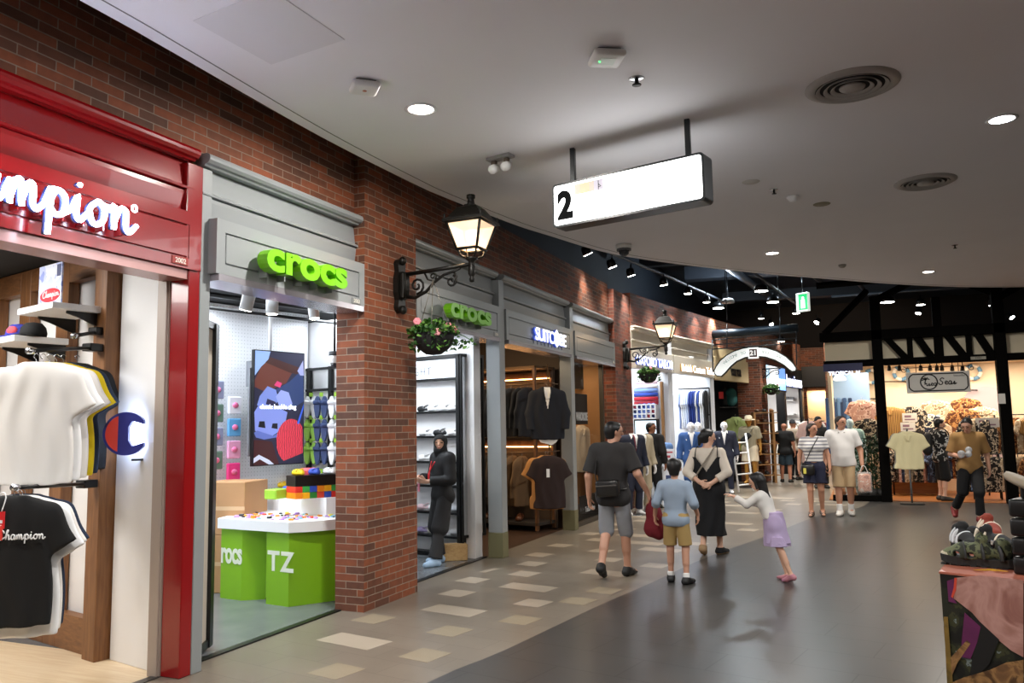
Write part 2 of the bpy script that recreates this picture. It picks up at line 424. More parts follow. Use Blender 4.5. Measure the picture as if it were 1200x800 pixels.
def b_arm(v, J, s_, e=0., t0=0., t1=2., clip=None, wid=1., flare=0.):
    S, E, Wr = J['s' + s_], J['e' + s_], J['w' + s_]
    a1 = min(t1, 1)
    cl = list(clip or [])
    endp = S + (E - S) * a1 if t1 <= 1 else E + (Wr - E) * (t1 - 1)
    dr = unit(E - S) if t1 <= 1 else unit(Wr - E)
    if t1 < 2: cl.append((dr, endp))
    r0 = .055 * wid + e; r1 = .041 * wid + e; r2 = .028 * wid + e
    v.cone(S, S + (E - S) * (a1 + (.12 if t1 <= 1 else 0)), r0, r0 + (r1 - r0) * a1 + flare, .03, (1, 1, 1), cl if t1 <= 1 else clip)
    if t1 > 1:
        f = t1 - 1
        v.cone(E, E + (Wr - E) * min(1., f + (.1 if t1 < 2 else 0)), r1, r1 + (r2 - r1) * f + flare, .02, (1, 1, 1), cl)
def b_leg(v, J, s_, e=0., t1=2., clip=None, wid=1., flare=0., fold=None):
    H, K, A = J['h' + s_], J['k' + s_], J['a' + s_]
    r0 = .088 * wid + e; r1 = .056 * wid + e; r2 = .036 * wid + e
    cl = list(clip or []); a1 = min(t1, 1)
    endp = H + (K - H) * a1 if t1 <= 1 else K + (A - K) * (t1 - 1)
    dr = unit(K - H) if t1 <= 1 else unit(A - K)
    if t1 < 2: cl.append((dr, endp))
    v.cone(H - V3(0, 0, .04), H + (K - H) * (a1 + (.08 if t1 <= 1 else 0)), r0, r0 + (r1 - r0) * a1 + flare, .03, (1, 1, 1), cl if t1 <= 1 else clip, fold=fold)
    if t1 > 1:
        f = t1 - 1; up = unit(K - A); bk = unit(np.cross(np.cross(up, unit(J['t' + s_] - A) + 1e-6), up))
        v.cone(K, K + (A - K) * min(1, f + (.06 if t1 < 2 else 0)), r1 - .006, r1 - .006 + (r2 - r1 + .006) * f + flare, .02, (1, 1, 1), cl, fold=fold)
        if e < .012 and t1 >= 1.5: v.cone(K + (A - K) * .12 - bk * .015, K + (A - K) * .5 - bk * .012, .045 * wid, .042 * wid, .03, (1, 1, 1), cl)
def b_foot(v, J, s_, e=0.):
    A, T = J['a' + s_], J['t' + s_]; d = unit(T - A); f = unit(V3(T[0] - A[0], T[1] - A[1], T[2] - A[2] + .045))
    heel = A + V3(0, 0, -.048) - f * .03 if A[2] < .12 else A - unit(J['k' + s_] - A) * .048 - f * .02
    v.cone(A, heel, .036 + e, .034 + e, .02)
    v.cone(heel, T + V3(0, 0, .012), .033 + e, .026 + e, .03, (1.1, 1.1, .9))
    v.cone(A + V3(0, 0, -.01), heel + (T - heel) * .6 + V3(0, 0, .01), .036 + e, .032 + e, .03)
def b_hand(v, J, s_, curl=.5, sz=1.):
    W_, d = J['w' + s_], unit(J['hd' + s_]); n = J['pn' + s_]; n = unit(n - d * (n @ d)); l = unit(np.cross(d, n))
    th = l if l @ V3(0, 1, 0) >= -1e-6 else -l            # thumb side faces forward
    if 'th' + s_ in J: th = l * (1 if l @ J['th' + s_] > 0 else -1)
    z = sz
    for o in (-.026, 0., .026): v.cone(W_ + th * o * .55 * z, W_ + d * .078 * z + th * o * z, .016 * z, .0135 * z, .012)
    for i, (o, L) in enumerate(((.03, .066), (.0105, .076), (-.0095, .07), (-.029, .055))):
        b = W_ + d * .08 * z + th * o * z
        d1 = unit(d + n * curl * .7 + th * (o * 1.5)); d2 = unit(d + n * curl * 1.9); d3 = unit(d + n * curl * 3.4)
        m = b + d1 * L * .5 * z; m2 = m + d2 * L * .32 * z; m3 = m2 + d3 * L * .25 * z
        v.cone(b - d * .012, m, .0095 * z, .0088 * z, .003); v.cone(m, m2, .0088 * z, .0082 * z, .003); v.cone(m2, m3, .0082 * z, .007 * z, .003)
    b = W_ + d * .025 * z + th * .026 * z; m = b + unit(d + th * 1.1 + n * .5) * .042 * z; v.cone(b, m, .0145 * z, .0105 * z, .006); v.cone(m, m + unit(d + th * .35 + n * .7) * .032 * z, .0105 * z, .008 * z, .003)
def head_axes(J):
    f = unit(J.get('look', V3(0, 1, 0))); r = unit(np.cross(f, V3(0, 0, 1))); u = np.cross(r, f); return f, r, u
def b_head(v, J, hs=1., e=0., face=True, neck=True):
    H = J['head']; f, r, u = head_axes(J)
    if neck: v.cone(J['neck'] - V3(0, 0, .03), H - u * .06 * hs - f * .015, .056 * (1 if hs < 1.1 else .85) + e, .05 * (1 if hs < 1.1 else .95) + e, .03)
    v.cone(H + u * .035 * hs - f * .022 * hs, H + u * .03 * hs + f * .028 * hs, .076 * hs + e, .072 * hs + e, .03)
    v.cone(H + u * .0 * hs + f * .01 * hs, H - u * .065 * hs + f * .035 * hs, .066 * hs + e, .043 * hs + e, .04)
    if face:
        v.cone(H + u * .012 * hs + f * .098 * hs, H - u * .018 * hs + f * .112 * hs, .008 * hs, .013 * hs, .012)
        v.cone(H - u * .052 * hs + f * .082 * hs - r * .012 * hs, H - u * .052 * hs + f * .082 * hs + r * .012 * hs, .011 * hs, .011 * hs, .01)
        v.cone(H + u * .033 * hs + f * .09 * hs - r * .03 * hs, H + u * .033 * hs + f * .09 * hs + r * .03 * hs, .01 * hs, .01 * hs, .012)
        for s_ in (1, -1): v.ell(H - u * .004 * hs + r * s_ * .074 * hs - f * .004, (.012 * hs, .018 * hs, .03 * hs), .006)
        for s_ in (1, -1): v.cone(H + u * .012 * hs + f * .112 * hs + r * s_ * .034 * hs, H + u * .012 * hs + f * .112 * hs + r * s_ * .032 * hs, .012 * hs, .012 * hs, 0, sub=True)
SKIN = dict(light='d8aa90', mid='c4937a', tan='bd8a6f')
def skin_mats(tone):
    c = SKIN.get(tone, tone)
    return [mat('skin ' + c, c, .5, var=.05, vscale=12), mat('lips', 'b5705f', .45), mat('eyes', '1c1512', .3), mat('brow hair', '1f1814', .7)]
def face_fmat(J, hs, sc):
    H = J['head']; f, r, u = head_axes(J)
    def fm(c):
        q = c / sc - H; a, b, d = q @ r, q @ u, q @ f; a, b, d = a / hs, b / hs, d / hs; mi = np.zeros(len(c))
        front = d > .055
        mi[front & (np.abs(np.abs(a) - .034) < .015) & (np.abs(b - .01) < .0075)] = 2
        mi[front & (np.abs(np.abs(a) - .034) < .02) & (np.abs(b - .034) < .004)] = 3
        mi[front & (np.abs(a) < .024) & (np.abs(b + .052) < .009)] = 1
        return mi
    return fm
def finish(o, sc):
    return o
def sblob(name, v, mats, root, sc, fmat=None, **kw):
    """build in model metres, scaled by sc"""
    T = Matrix.Scale(sc, 4)
    f2 = (lambda c: fmat(c * sc)) if fmat else None
    return soft(name, v, mats, root, f2, T, **kw)
def body(root, J, tone='mid', hs=1., wid=1., h=.007, sc=1., belly=0., bust=0., curl=(.5, .5), handsz=1., feet=True, legs=True, mannequin=None, face=True):
    v = Vol(h)
    b_torso(v, J, 0, wid, belly, bust=bust)
    for s_ in 'RL':
        b_arm(v, J, s_, wid=wid)
        b_hand(v, J, s_, curl[0 if s_ == 'R' else 1], handsz)
        if legs: b_leg(v, J, s_, wid=wid)
        if feet and legs: b_foot(v, J, s_)
    b_head(v, J, hs, face=face)
    m = mannequin or skin_mats(tone)
    return sblob('body', v, m, root, sc, None if mannequin else face_fmat(J, hs, sc))
def shirt(root, J, m, sc=1., h=.009, e=.02, sleeve=.6, hem=.82, wid=1., belly=0., bust=0., flare=.012, name='shirt', fmat=None, top=None, fold=.004):
    v = Vol(h); cl = [((0, 0, -1), (0, 0, hem))]
    b_torso(v, J, e, wid, belly, cl, True, bust, fold=(fold, 26, 1.3))
    for s_ in 'RL':
        b_arm(v, J, s_, e * .9, 0, sleeve, None, wid, flare)
    if top: v.cut((0, 0, 1), (0, 0, top))
    return sblob(name, v, m, root, sc, fmat)
def trousers(root, J, m, sc=1., h=.009, e=.014, length=1.92, wid=1., top=1.0, flare=.015, name='trousers', fmat=None, fold=.004):
    v = Vol(h); cl = [((0, 0, 1), (0, 0, top))]
    v.cone(J['hR'] + V3(-.02, -.012, -.0), J['hL'] + V3(.02, -.012, 0), .115 * wid + e, .115 * wid + e, .05, (1, .9, 1), cl)
    v.cone(J['pel'], J['pel'] + V3(0, 0, .12), .122 * wid + e * .6, .122 * wid + e * .6, .05, (1, .66, 1), cl)
    for s_ in 'RL': b_leg(v, J, s_, e, length, cl, wid, flare, fold=(fold, 30, 2.))
    return sblob(name, v, m, root, sc, fmat)
def skirt(root, J, m, z0, z1, r1, sc=1., h=.009, e=.016, wid=1., name='skirt', off=(0, 0), fold=.008, fmat=None, depth=.8):
    v = Vol(h); p = J['pel']; cl = [((0, 0, 1), (0, 0, z0)), ((0, 0, -1), (0, 0, z1))]
    v.cone(V3(p[0], p[1], z0 - .04), V3(p[0] + off[0], p[1] + off[1], z1 - .05), .14 * wid + e, r1, .04, (1, depth, 1), cl, fold=(fold, 34, .4))
    v.cone(J['hR'] + V3(-.02, -.015, -.02), J['hL'] + V3(.02, -.015, -.02), .112 * wid + e, .112 * wid + e, .05, (1, .9, 1), cl)
    return sblob(name, v, m, root, sc, fmat)
def shoe(root, J, s_, m, sc=1., h=.006, e=.009, name='shoe', sole=None):
    v = Vol(h); b_foot(v, J, s_, e)
    A = J['a' + s_]; up = unit(J['k' + s_] - A)
    v.cut(up, A + up * .012)
    z0 = min(J['t' + s_][2] - .02, 9)
    if abs(J['t' + s_][2] - .02) < .012: v.cut((0, 0, -1), (0, 0, 0.002)); 
    return sblob(name, v, m, root, sc, (lambda c: (c[:, 2] / sc < .022).astype(int)) if sole else None)
def hair(root, J, m, hs=1., sc=1., h=.007, style='short', name='hair'):
    v = Vol(h); H = J['head']; f, r, u = head_axes(J); e = .011 * hs
    cl = [(f * .85 - u * .55, H + f * .04 * hs + u * .045 * hs), (-u * .8 + f * .5, H - u * .055 * hs - f * .03 * hs)]
    if style == 'bald': return None
    v.cone(H + u * .038 * hs - f * .026 * hs, H + u * .036 * hs + f * .026 * hs, .076 * hs + e, .072 * hs + e, .02, (1, 1, 1), cl)
    v.cone(H - f * .04 * hs, H - f * .035 * hs - u * .045 * hs, .06 * hs + e, .05 * hs + e, .02, (1, 1, 1), [(f, H - f * .005 * hs), (-u, H - u * .08 * hs)])
    if style == 'bun' or style == 'pony':
        b = H - f * .1 * hs + u * .0 * hs
        v.ell(b, (.04 * hs, .04 * hs, .05 * hs), .02)
        if style == 'pony': v.cone(b - f * .01, b - u * .1 * hs - f * .02, .035 * hs, .02 * hs, .02)
    if style == 'long':
        v.cone(H - f * .055 * hs, J['neck'] - f * .07 - u * .1, .07 * hs, .05 * hs, .03)
        v.cone(J['neck'] - f * .07 - u * .1, J['neck'] - f * .07 - u * .2, .05 * hs, .02 * hs, .03)
        v.cone(H + r * .07 * hs - f * .01, H + r * .075 * hs - u * .09 * hs - f * .02, .02 * hs, .014 * hs, .02); v.cone(H - r * .07 * hs - f * .01, H - r * .075 * hs - u * .09 * hs - f * .02, .02 * hs, .014 * hs, .02)
    if style == 'shoulder':
        v.cone(H - f * .05 * hs, J['neck'] - f * .04 - u * .02, .07 * hs, .06 * hs, .03)
    if style == 'quiff': v.cone(H + u * .1 * hs + f * .03, H + u * .1 * hs - f * .05, .03 * hs, .035 * hs, .03)
    return sblob(name, v, m, root, sc)
# ------------------------------------------------------------------ hung clothes (model: neck at the origin, facing +Y, hanging down)
def garment(name, m, L=.72, w=.5, sleeve='short', parent=None, fmat=None, h=.011, collar=False, t=.55, fold=.006):
    v = Vol(h); a = w / 2
    cl = [((0, 0, -1), (0, 0, -L)), ((0, 0, 1), (0, 0, .02))]
    S = (1, t, 1)
    for s_ in (1, -1):
        v.cone((s_ * .05, 0, -.045), (s_ * (a - .045), 0, -.1), .055, .05, .04, S, cl)
        v.cone((s_ * (a * .55), 0, -.16), (s_ * (a * .6), 0, -L - .1), .11, .11, .05, (1, t * .8, 1), cl, fold=(fold, 40, s_))
        if sleeve == 'short':
            d = V3(s_ * .11, 0, -.2); p = V3(s_ * (a - .03), 0, -.1); v.cone(p, p + d * 1.15, .062, .085, .04, S, [(unit(d), p + d)])
        elif sleeve == 'long':
            p = V3(s_ * (a - .02), 0, -.11); q = V3(s_ * (a + .05), .02, -.4); q2 = V3(s_ * (a + .03), .05, -.66)
            v.cone(p, q, .062, .062, .03, S); v.cone(q, q2, .062, .055, .02, S, [((0, 0, -1), (0, 0, -.65))])
    v.cone((0, 0, -.14), (0, 0, -L - .1), .12, .13, .05, (1, t * .8, 1), cl, fold=(fold, 36, .7))
    if collar:
        for s_ in (1, -1): v.cone((s_ * .055, -.02, -.0), (s_ * .05, .05, -.06), .022, .02, .01); v.cone((s_ * .05, .05, -.06), (s_ * .015, .062, -.16), .02, .012, .01)
    return soft(name, v, m, parent, fmat)
def hanger(parent, m, w=.4):
    b = MB(); b.tube(cat_rom([(-w / 2, 0, -.09), (-.1, 0, -.02), (0, 0, 0), (.1, 0, -.02), (w / 2, 0, -.09)], 4), [.012] * 17, 6, 0)
    b.tube(cat_rom([(0, 0, 0), (0, 0, .05), (.018, 0, .075), (0, 0, .095), (-.02, 0, .08)], 4), .003, 5, 1)
    return b.build('hanger', [m, CHROME], parent)
def hung(name, label, cat, m, group=None, hm=None, **kw):
    root = thing(name, label, cat, group=group)
    garment('cloth', m, parent=root, **kw)
    hanger(root, hm or mat('brown hanger wood', '7a3a22', .4), kw.get('w', .5) * .82)
    return root
# ------------------------------------------------------------------ setting
BRICK = brick_mat('red brick', '8a4a2c', '4c3328', '8f7d6d')
BRICK2 = brick_mat('weathered red brick', '7d3d27', '43291f', '6d5d51')
GREY = mat('grey satin paint', '8f9496', .32, spec=.5)
RED = mat('red gloss paint', '8c0d12', .2, spec=.5, coat=.35)
BLACK = mat('black metal', '0e0f10', .35, spec=.4)
WHITE = mat('white laminate', 'eef0f2', .45)
CREAM = mat('cream paint', 'c9bfae', .35)
DARK = mat('dark ceiling paint', '2c333c', .8)
GLASS = mat('clear glass', '0c0e10', .02, alpha=.1, spec=.6)
CHROME = mat('brushed chrome', 'b9bcc0', .25, metal=1.)
def tile_mat(name, col, jcol, w, h, ang, var, rough, mort):
    m = mat(name, col, rough, spec=.5); t = m.node_tree; b = t.nodes['Principled BSDF']; L = t.links.new
    g = N(t, 'ShaderNodeNewGeometry'); mp = N(t, 'ShaderNodeMapping'); mp.inputs['Rotation'].default_value = (0, 0, ang); L(g.outputs['Position'], mp.inputs['Vector'])
    br = N(t, 'ShaderNodeTexBrick', Scale=1.); br.offset = .5
    c = rgb(col)
    br.inputs['Color1'].default_value = tuple(x * (1 - var) for x in c[:3]) + (1,); br.inputs['Color2'].default_value = tuple(x * (1 + var) for x in c[:3]) + (1,); br.inputs['Mortar'].default_value = rgb(jcol)
    for k, v in {'Brick Width': w, 'Row Height': h, 'Mortar Size': mort, 'Mortar Smooth': .1}.items(): br.inputs[k].default_value = v
    L(mp.outputs[0], br.inputs['Vector'])
    n = N(t, 'ShaderNodeTexNoise', Scale=2.2, Detail=8.); L(g.outputs['Position'], n.inputs['Vector'])
    hs = N(t, 'ShaderNodeHueSaturation'); mr = N(t, 'ShaderNodeMapRange'); mr.inputs['To Min'].default_value = .85; mr.inputs['To Max'].default_value = 1.15
    L(n.outputs['Fac'], mr.inputs['Value']); L(mr.outputs[0], hs.inputs['Value']); L(br.outputs['Color'], hs.inputs['Color']); L(hs.outputs[0], b.inputs['Base Color'])
    mr2 = N(t, 'ShaderNodeMapRange'); mr2.inputs['To Min'].default_value = mr2.inputs['To Max'].default_value = rough
    L(n.outputs['Fac'], mr2.inputs['Value']); L(mr2.outputs[0], b.inputs['Roughness'])
    return m
TILE = tile_mat('taupe floor tile', '776e62', '655c52', .57, .285, math.radians(10), .04, .3, .003)
TILED = tile_mat('charcoal floor tile', '403e3c', '262423', .9, .45, math.radians(12), .04, .3, .005)
PALE = mat('pale terrazzo tile', 'a89c8b', .3, var=.12, vscale=120)
SPECK = mat('speckled sand tile', '8f836e', .35, var=.3, vscale=220)
bnd = cat_rom([(-4.0, -6), (-3.1, 0), (-2.93, 2.4), (-2.742, 4.846), (-2.576, 5.728), (-2.354, 7.393), (-2.157, 8.574), (-1.866, 10.533), (-1.362, 12.75), (-.769, 15.617), (-.1, 17.3), (.1, 18.66)], 4)
bnd = [(p[0], p[1]) for p in [(q.x, q.y) if hasattr(q, 'x') else q for q in [Vector((a[0], a[1], 0)) if not isinstance(a, Vector) else a.to_3d() for a in bnd]]]
fl_l = MB()
fl_l.prism([(-4.56, -6)] + bnd + [(.1, 34), (-4.56, 34)], -.1, 0)
TL = [(-3.82, 5.58, 2, 0), (-3.555, 6.8, 2, 0), (-3.47, 4.86, 1, 1), (-3.235, 6.115, 1, 1), (-3.885, 7.505, 1, 0), (-3.305, 8.01, 2, 0), (-4.045, 8.19, 1, 0), (-3.64, 8.72, 1, 0),
      (-2.975, 7.33, 1, 0), (-2.83, 6.66, 1, 1), (-3.08, 5.42, 1, 1), (-4.085, 6.27, 1, 1), (-3.815, 9.375, 1, 0), (-3.98, 10.05, 1, 0), (-4.12, 8.8, .3, 0), (-2.75, 9.05, 2, 0), (-2.5, 8.1, 1, 1), (-3.0, 9.95, 1, 0), (-2.6, 7.55, 1, 1), (-3.3, 10.6, 1, 0), (-2.35, 9.7, 1, 0)]
rng = random.Random(3)
for i in range(14):            # farther rows of pale tiles
    yy = 10.9 + i * .62
    for j in range(4):
        xx = -4.0 + j * .72 + .34 * (i % 2) + .012 * (i * i) * .6
        lim = np.interp(yy, [10.5, 12.75, 15.6, 17.3, 20], [-1.9, -1.4, -.8, -.15, .1])
        if xx < lim - .35 and rng.random() < .75: TL.append((xx, yy + rng.uniform(-.1, .1), rng.choice([1, 1, 2]), 0))
for (x, y, w, k) in TL:
    Mx = Matrix.Translation((x, y, 0)) @ Matrix.Rotation(-math.radians(11), 4, 'Z')
    fl_l.box(-.143 * w, -.143, -.01, .143 * w, .143, .0012, 1 + k, 0, Mx)
fl_l.build('floor', [TILE, PALE, SPECK], label='taupe tiled corridor floor with scattered pale tiles', cat='floor', kind='structure')
fl_d = MB(); fl_d.prism([(10, -6), (10, 34), (.1, 34)] + bnd[::-1], -.1, 0)
fl_d.build('floor', TILED, label='charcoal tiled floor to the right of the curved edge', cat='floor', kind='structure')
fs = MB(); fs.box(-9, -1, -.1, -4.56, 4.6, 0.0); fs.build('floor', wood('pale oak boards', 'd6bb95', 'e6d2b2', 2., .35, 0), label='pale wooden floor inside the red fronted shop', cat='floor', kind='structure')
fs = MB(); fs.box(-12, 4.6, -.1, -4.56, 9.72, 0.0); fs.build('floor', mat('polished concrete', '6c7073', .25, var=.25, vscale=3), label='grey concrete floor inside the clog shop', cat='floor', kind='structure')
fs = MB(); fs.box(-9, 9.72, -.1, -4.56, 15.2, 0.0); fs.build('floor', wood('dark boards', '3a2a20', '4d382b', 2., .4, 1), label='dark wooden floor inside the suit shop', cat='floor', kind='structure')
fs = MB(); fs.box(-9, 15.2, -.1, -4.56, 34, 0.0); fs.build('floor', mat('pale vinyl', 'b8b2aa', .3), label='pale floor inside the tailor shops', cat='floor', kind='structure')
# suspended round ceiling
CZ = 4.15
ed = cat_rom([(-3.9, -6), (-3.93, 0), (-3.96, 3.03), (-3.98, 3.72), (-4.05, 5.38), (-4.02, 6.83), (-3.97, 7.46), (-3.77, 8.83), (-3.6, 9.56), (-3.18, 11.06), (-2.4, 12.4), (-1.27, 13.9), (-.5, 14.75), (.6, 15.95), (1.8, 17.0), (3.03, 17.7), (4.6, 18.1), (7, 18.0), (10, 17.2)], 5)
ed = [(p.x, p.y) for p in [Vector((a[0], a[1], 0)) if not isinstance(a, Vector) else a.to_3d() for a in ed]]
CEIL = mat('painted plaster ceiling', 'e6e6ea', .75, var=.06, vscale=.7)
c = MB(); c.prism([(10, -6)] + ed[::1] + [(10, 17.2)], CZ, CZ + .16); 
c.build('ceiling', CEIL, label='round suspended plaster ceiling over the corridor', cat='ceiling', kind='structure')
g = MB(); off = []
for i in range(1, len(ed) - 1):
    t = Vector((ed[i + 1][0] - ed[i - 1][0], ed[i + 1][1] - ed[i - 1][1], 0)).normalized(); n = Vector((t.y, -t.x, 0))
    off.append(Vector((ed[i][0], ed[i][1], CZ)) + n * .12)
for i in range(len(off) - 1):
    a, b = off[i], off[i + 1]; t = (b - a).normalized(); n = Vector((t.y, -t.x, 0)) * .005
    g.add([a - n, a + n, b + n, b - n, a - n - Vector((0, 0, .002)), a + n - Vector((0, 0, .002)), b + n - Vector((0, 0, .002)), b - n - Vector((0, 0, .002))], [(4, 5, 6, 7), (0, 1, 5, 4), (1, 2, 6, 5), (2, 3, 7, 6), (3, 0, 4, 7)])
g.build('trim_1', mat('joint shadow line', '6d6d6e', .8), label='thin joint line along the ceiling edge', cat='trim', kind='structure')
u = MB(); u.box(-13, -6, 6.3, 10, 34, 6.5); u.build('ceiling', DARK, label='dark open ceiling above the shops', cat='ceiling', kind='structure')
# outer walls; right and rear ones are unseen, added to bound the light
w = MB(); w.box(10, -6, 0, 10.2, 34, 6.4); w.build('wall_right_added', mat('beige wall', '8d8276', .8), label='unseen beige wall added on the right to bound the light', cat='wall', kind='structure')
w = MB(); w.box(-13, -6.2, 0, 10, -6, 6.4); w.build('wall_rear_added', mat('beige wall', '8d8276', .8), label='unseen beige wall added behind the viewer to bound the light', cat='wall', kind='structure')
w = MB(); w.box(-13, 34, 0, 10, 34.2, 6.4); w.build('wall_far', mat('far wall', '2b2522', .8), label='dark wall at the far end', cat='wall', kind='structure')
w = MB(); w.box(-13.2, -6, 0, -13, 34, 6.4); w.build('wall_shop', mat('far wall', '2b2522', .8), label='dark wall behind the shops', cat='wall', kind='structure')
# brick facade above the shopfronts
w = MB(); w.box(-4.62, -6, 3.70, -4.42, 15.1, 4.44)
w.box(-4.62, -6, 2.8, -4.42, 2.0, 3.8); w.box(-4.62, -6, 0, -4.42, 1.2, 3.8)
w.build('wall_left', BRICK, label='red brick wall band above the shopfronts', cat='wall', kind='structure')
w = MB(); w.box(-5.3, -6, 4.3, -5.2, 34, 6.4); w.build('wall_left_upper', mat('blue grey duct board', '2a323c', .7), label='dark blue wall above the brick band', cat='wall', kind='structure')
p = MB(); p.box(-4.62, 6.44, 0, -4.30, 7.42, 4.33); p.build('wall_pillar', BRICK, label='red brick pillar between the two clog shop openings', cat='pillar', kind='structure')
p = MB(); p.box(-4.62, 15.08, 0, -4.30, 16.28, 4.34); p.build('wall_pillar', BRICK2, label='red brick pillar beside the tailor shop', cat='pillar', kind='structure')
# partitions between the shops (radial, turned about 12 degrees)
DU = Vector((-.976, .218, 0)); DV = Vector((.218, .976, 0))
def partition(p, L, t, z1, m, name, label, z0=0):
    b = MB(); M_ = Matrix(((DU.x, DV.x, 0, p[0]), (DU.y, DV.y, 0, p[1]), (0, 0, 1, 0), (0, 0, 0, 1)))
    b.box(0, 0, z0, L, t, z1, 0, 0, M_); return b.build(name, m, label=label, cat='wall', kind='structure')
partition((-4.63, 4.42), 5.5, .1, 3.16, mat('white shop paint', 'e9e9ea', .6), 'wall_partition', 'white partition wall of the red fronted shop')
partition((-4.64, 9.5), 6.5, .14, 3.16, mat('white shop paint', 'e9e9ea', .6), 'wall_partition', 'white partition at the right end of the clog shop')
partition((-4.62, 12.75), 5, .1, 3.6, mat('umber shop paint', '4a3b2e', .7), 'wall_partition', 'brown partition inside the suit shop')
b = MB(); b.box(-9, -1, 3.55, -4.62, 15.2, 3.65); b.box(-12, -1, 3.16, -4.9, 9.6, 3.22); b.build('ceiling', mat('shop black ceiling', '0c0d0f', .8), label='black ceiling inside the near shops', cat='ceiling', kind='structure')
b = MB(); b.box(-9.1, -1, 0, -9, 4.9, 3.6); b.build('wall_shop', mat('white shop paint', 'e9e9ea', .6), label='white rear wall of the red fronted shop', cat='wall', kind='structure')
# ------------------------------------------------------------------ shopfronts on the left
def molding(b, prof, y0, y1, mi=0):
    """profile of (x, z) swept along the passage"""
    n = len(prof); vs = [(x, y0, z) for x, z in prof] + [(x, y1, z) for x, z in prof]
    b.add(vs, [tuple(range(n)), tuple(range(2 * n - 1, n - 1, -1))] + [(i, n + i, n + (i + 1) % n, (i + 1) % n) for i in range(n)], mi)
    return b
CORN = [(-4.44, 3.655), (-4.37, 3.655), (-4.36, 3.668), (-4.335, 3.675), (-4.315, 3.695), (-4.312, 3.715), (-4.32, 3.735), (-4.345, 3.748), (-4.44, 3.748)]
def upper(root, m, y0, y1, m2=None):
    b = MB(); molding(b, CORN, y0, y1); b.build('cornice', m, root)
    b = MB(); molding(b, [(-4.46, 3.2), (-4.43, 3.2), (-4.40, 3.40), (-4.40, 3.43), (-4.46, 3.43)], y0, y1)
    molding(b, [(-4.46, 3.435), (-4.43, 3.435), (-4.375, 3.44), (-4.372, 3.455), (-4.41, 3.475), (-4.43, 3.65), (-4.46, 3.65)], y0, y1); b.build('upper_panel', m, root)
def board(root, m, y0, y1, x=-4.30, xb=-4.44, z0=2.85, z1=3.265, inset=.055, name='sign_board'):
    b = MB(); g = .012
    iy0, iy1, iz0, iz1 = y0 + inset * 1.6, y1 - inset * 1.6, z0 + .075, z1 - .095
    b.box(xb, y0, z0, x, iy0, z1); b.box(xb, iy1, z0, x, y1, z1); b.box(xb, iy0, z0, x, iy1, iz0); b.box(xb, iy0, iz1, x, iy1, z1)
    b.box(xb, iy0, iz0, x - .016, iy1, iz1); b.box(xb, iy0 + g, iz0 + g, x - .001, iy1 - g, iz1 - g, 0, .004)
    return b.build(name, m, root)
def plate(root, y, z, s, m=None, x=-4.3):
    b = MB(); b.box(x - .002, y - .075, z - .03, x + .008, y + .075, z + .03, 0, .004); b.build('number_plate', m or CHROME, root)
    v, f = text(s, .05, .002, .0008, align='CENTER'); o = MB(); o.add(v, f, 0, False, fac(y, z - .017, x + .008)); o.build('number', mat('plate figures', 'e8e4da', .5), root)
SOFF = mat('polished steel soffit', 'b8b4bc', .22, metal=.6)
# red shopfront
r = thing('shopfront', 'glossy red panelled shopfront at the left edge', 'shopfront', (-4.4, 4.38, 0))
upper(r, RED, 1.2, 4.34)
b = MB(); b.box(-4.56, 4.325, 0, -4.385, 4.43, 3.64, 0, .006); b.box(-4.44, 4.28, 2.85, -4.375, 4.43, 3.64, 0, .006); b.build('post', RED, r)
b = MB(); b.box(-4.56, 1.2, 0, -4.385, 1.32, 3.64, 0, .006); b.build('post', RED, r)
board(r, RED, 1.2, 4.40, -4.37, -4.44, 2.85, 3.27, .06)
b = MB(); b.box(-4.62, 1.2, 2.78, -4.40, 4.33, 2.85); b.build('soffit', mat('pink reflection soffit', 'b58a86', .25, metal=.3), r)  # pink reflection is put into the soffit's base colour
plate(r, 4.22, 2.895, '2002', mat('red plate', '9a2a22', .4), -4.37)
b = MB(); b.box(-4.66, 4.30, 0, -4.57, 4.40, 2.85, 0, .004); b.box(-4.575, 4.315, 0, -4.56, 4.33, 2.85); b.build('door_jamb', mat('taupe jamb', 'a89a90', .4), r)
b = MB(); b.box(-4.62, 1.2, 0, -4.55, 4.33, .006); b.build('threshold', mat('dark threshold', '4a4a48', .35, metal=.5), r)
# grey shopfronts
def grey_front(label, y0, y1, num, m=GREY, m0=None, board_x=-4.30, by0=None, by1=None, post0=.1, post1=0., mull=None):
    r = thing('shopfront', label, 'shopfront', (-4.4, (y0 + y1) / 2, 0))
    upper(r, m, y0, y1)
    if post0: b = MB(); b.box(-4.52, y0, 0, -4.382, y0 + post0, 3.64, 0, .004); b.build('post', m, r)
    board(r, m, by0 or y0 + .02, by1 or y1, board_x)
    b = MB(); b.box(-4.60, y0 + .1, 2.80, board_x - .001, y1 - .005, 2.85); b.build('soffit', SOFF, r)
    if num: plate(r, (by1 or y1) - .14, 2.885, num, mat('steel plate', '8d8f90', .35, metal=.5), board_x)
    return r
r = grey_front('grey painted shopfront with green lettering next to the red one', 4.43, 6.44, '2003', by0=4.5)
b = MB(); b.box(-4.62, 4.53, 0, -4.55, 6.45, .012, 0, .003); b.build('threshold', BLACK, r)
r = grey_front('grey shopfront with green lettering beyond the first brick pillar', 7.42, 9.63, '2004', post0=0)
b = MB(); b.box(-4.62, 7.42, 0, -4.55, 9.64, .012, 0, .003); b.build('threshold', BLACK, r)
OLIVE = mat('olive plinth', '6d6a4c', .5)
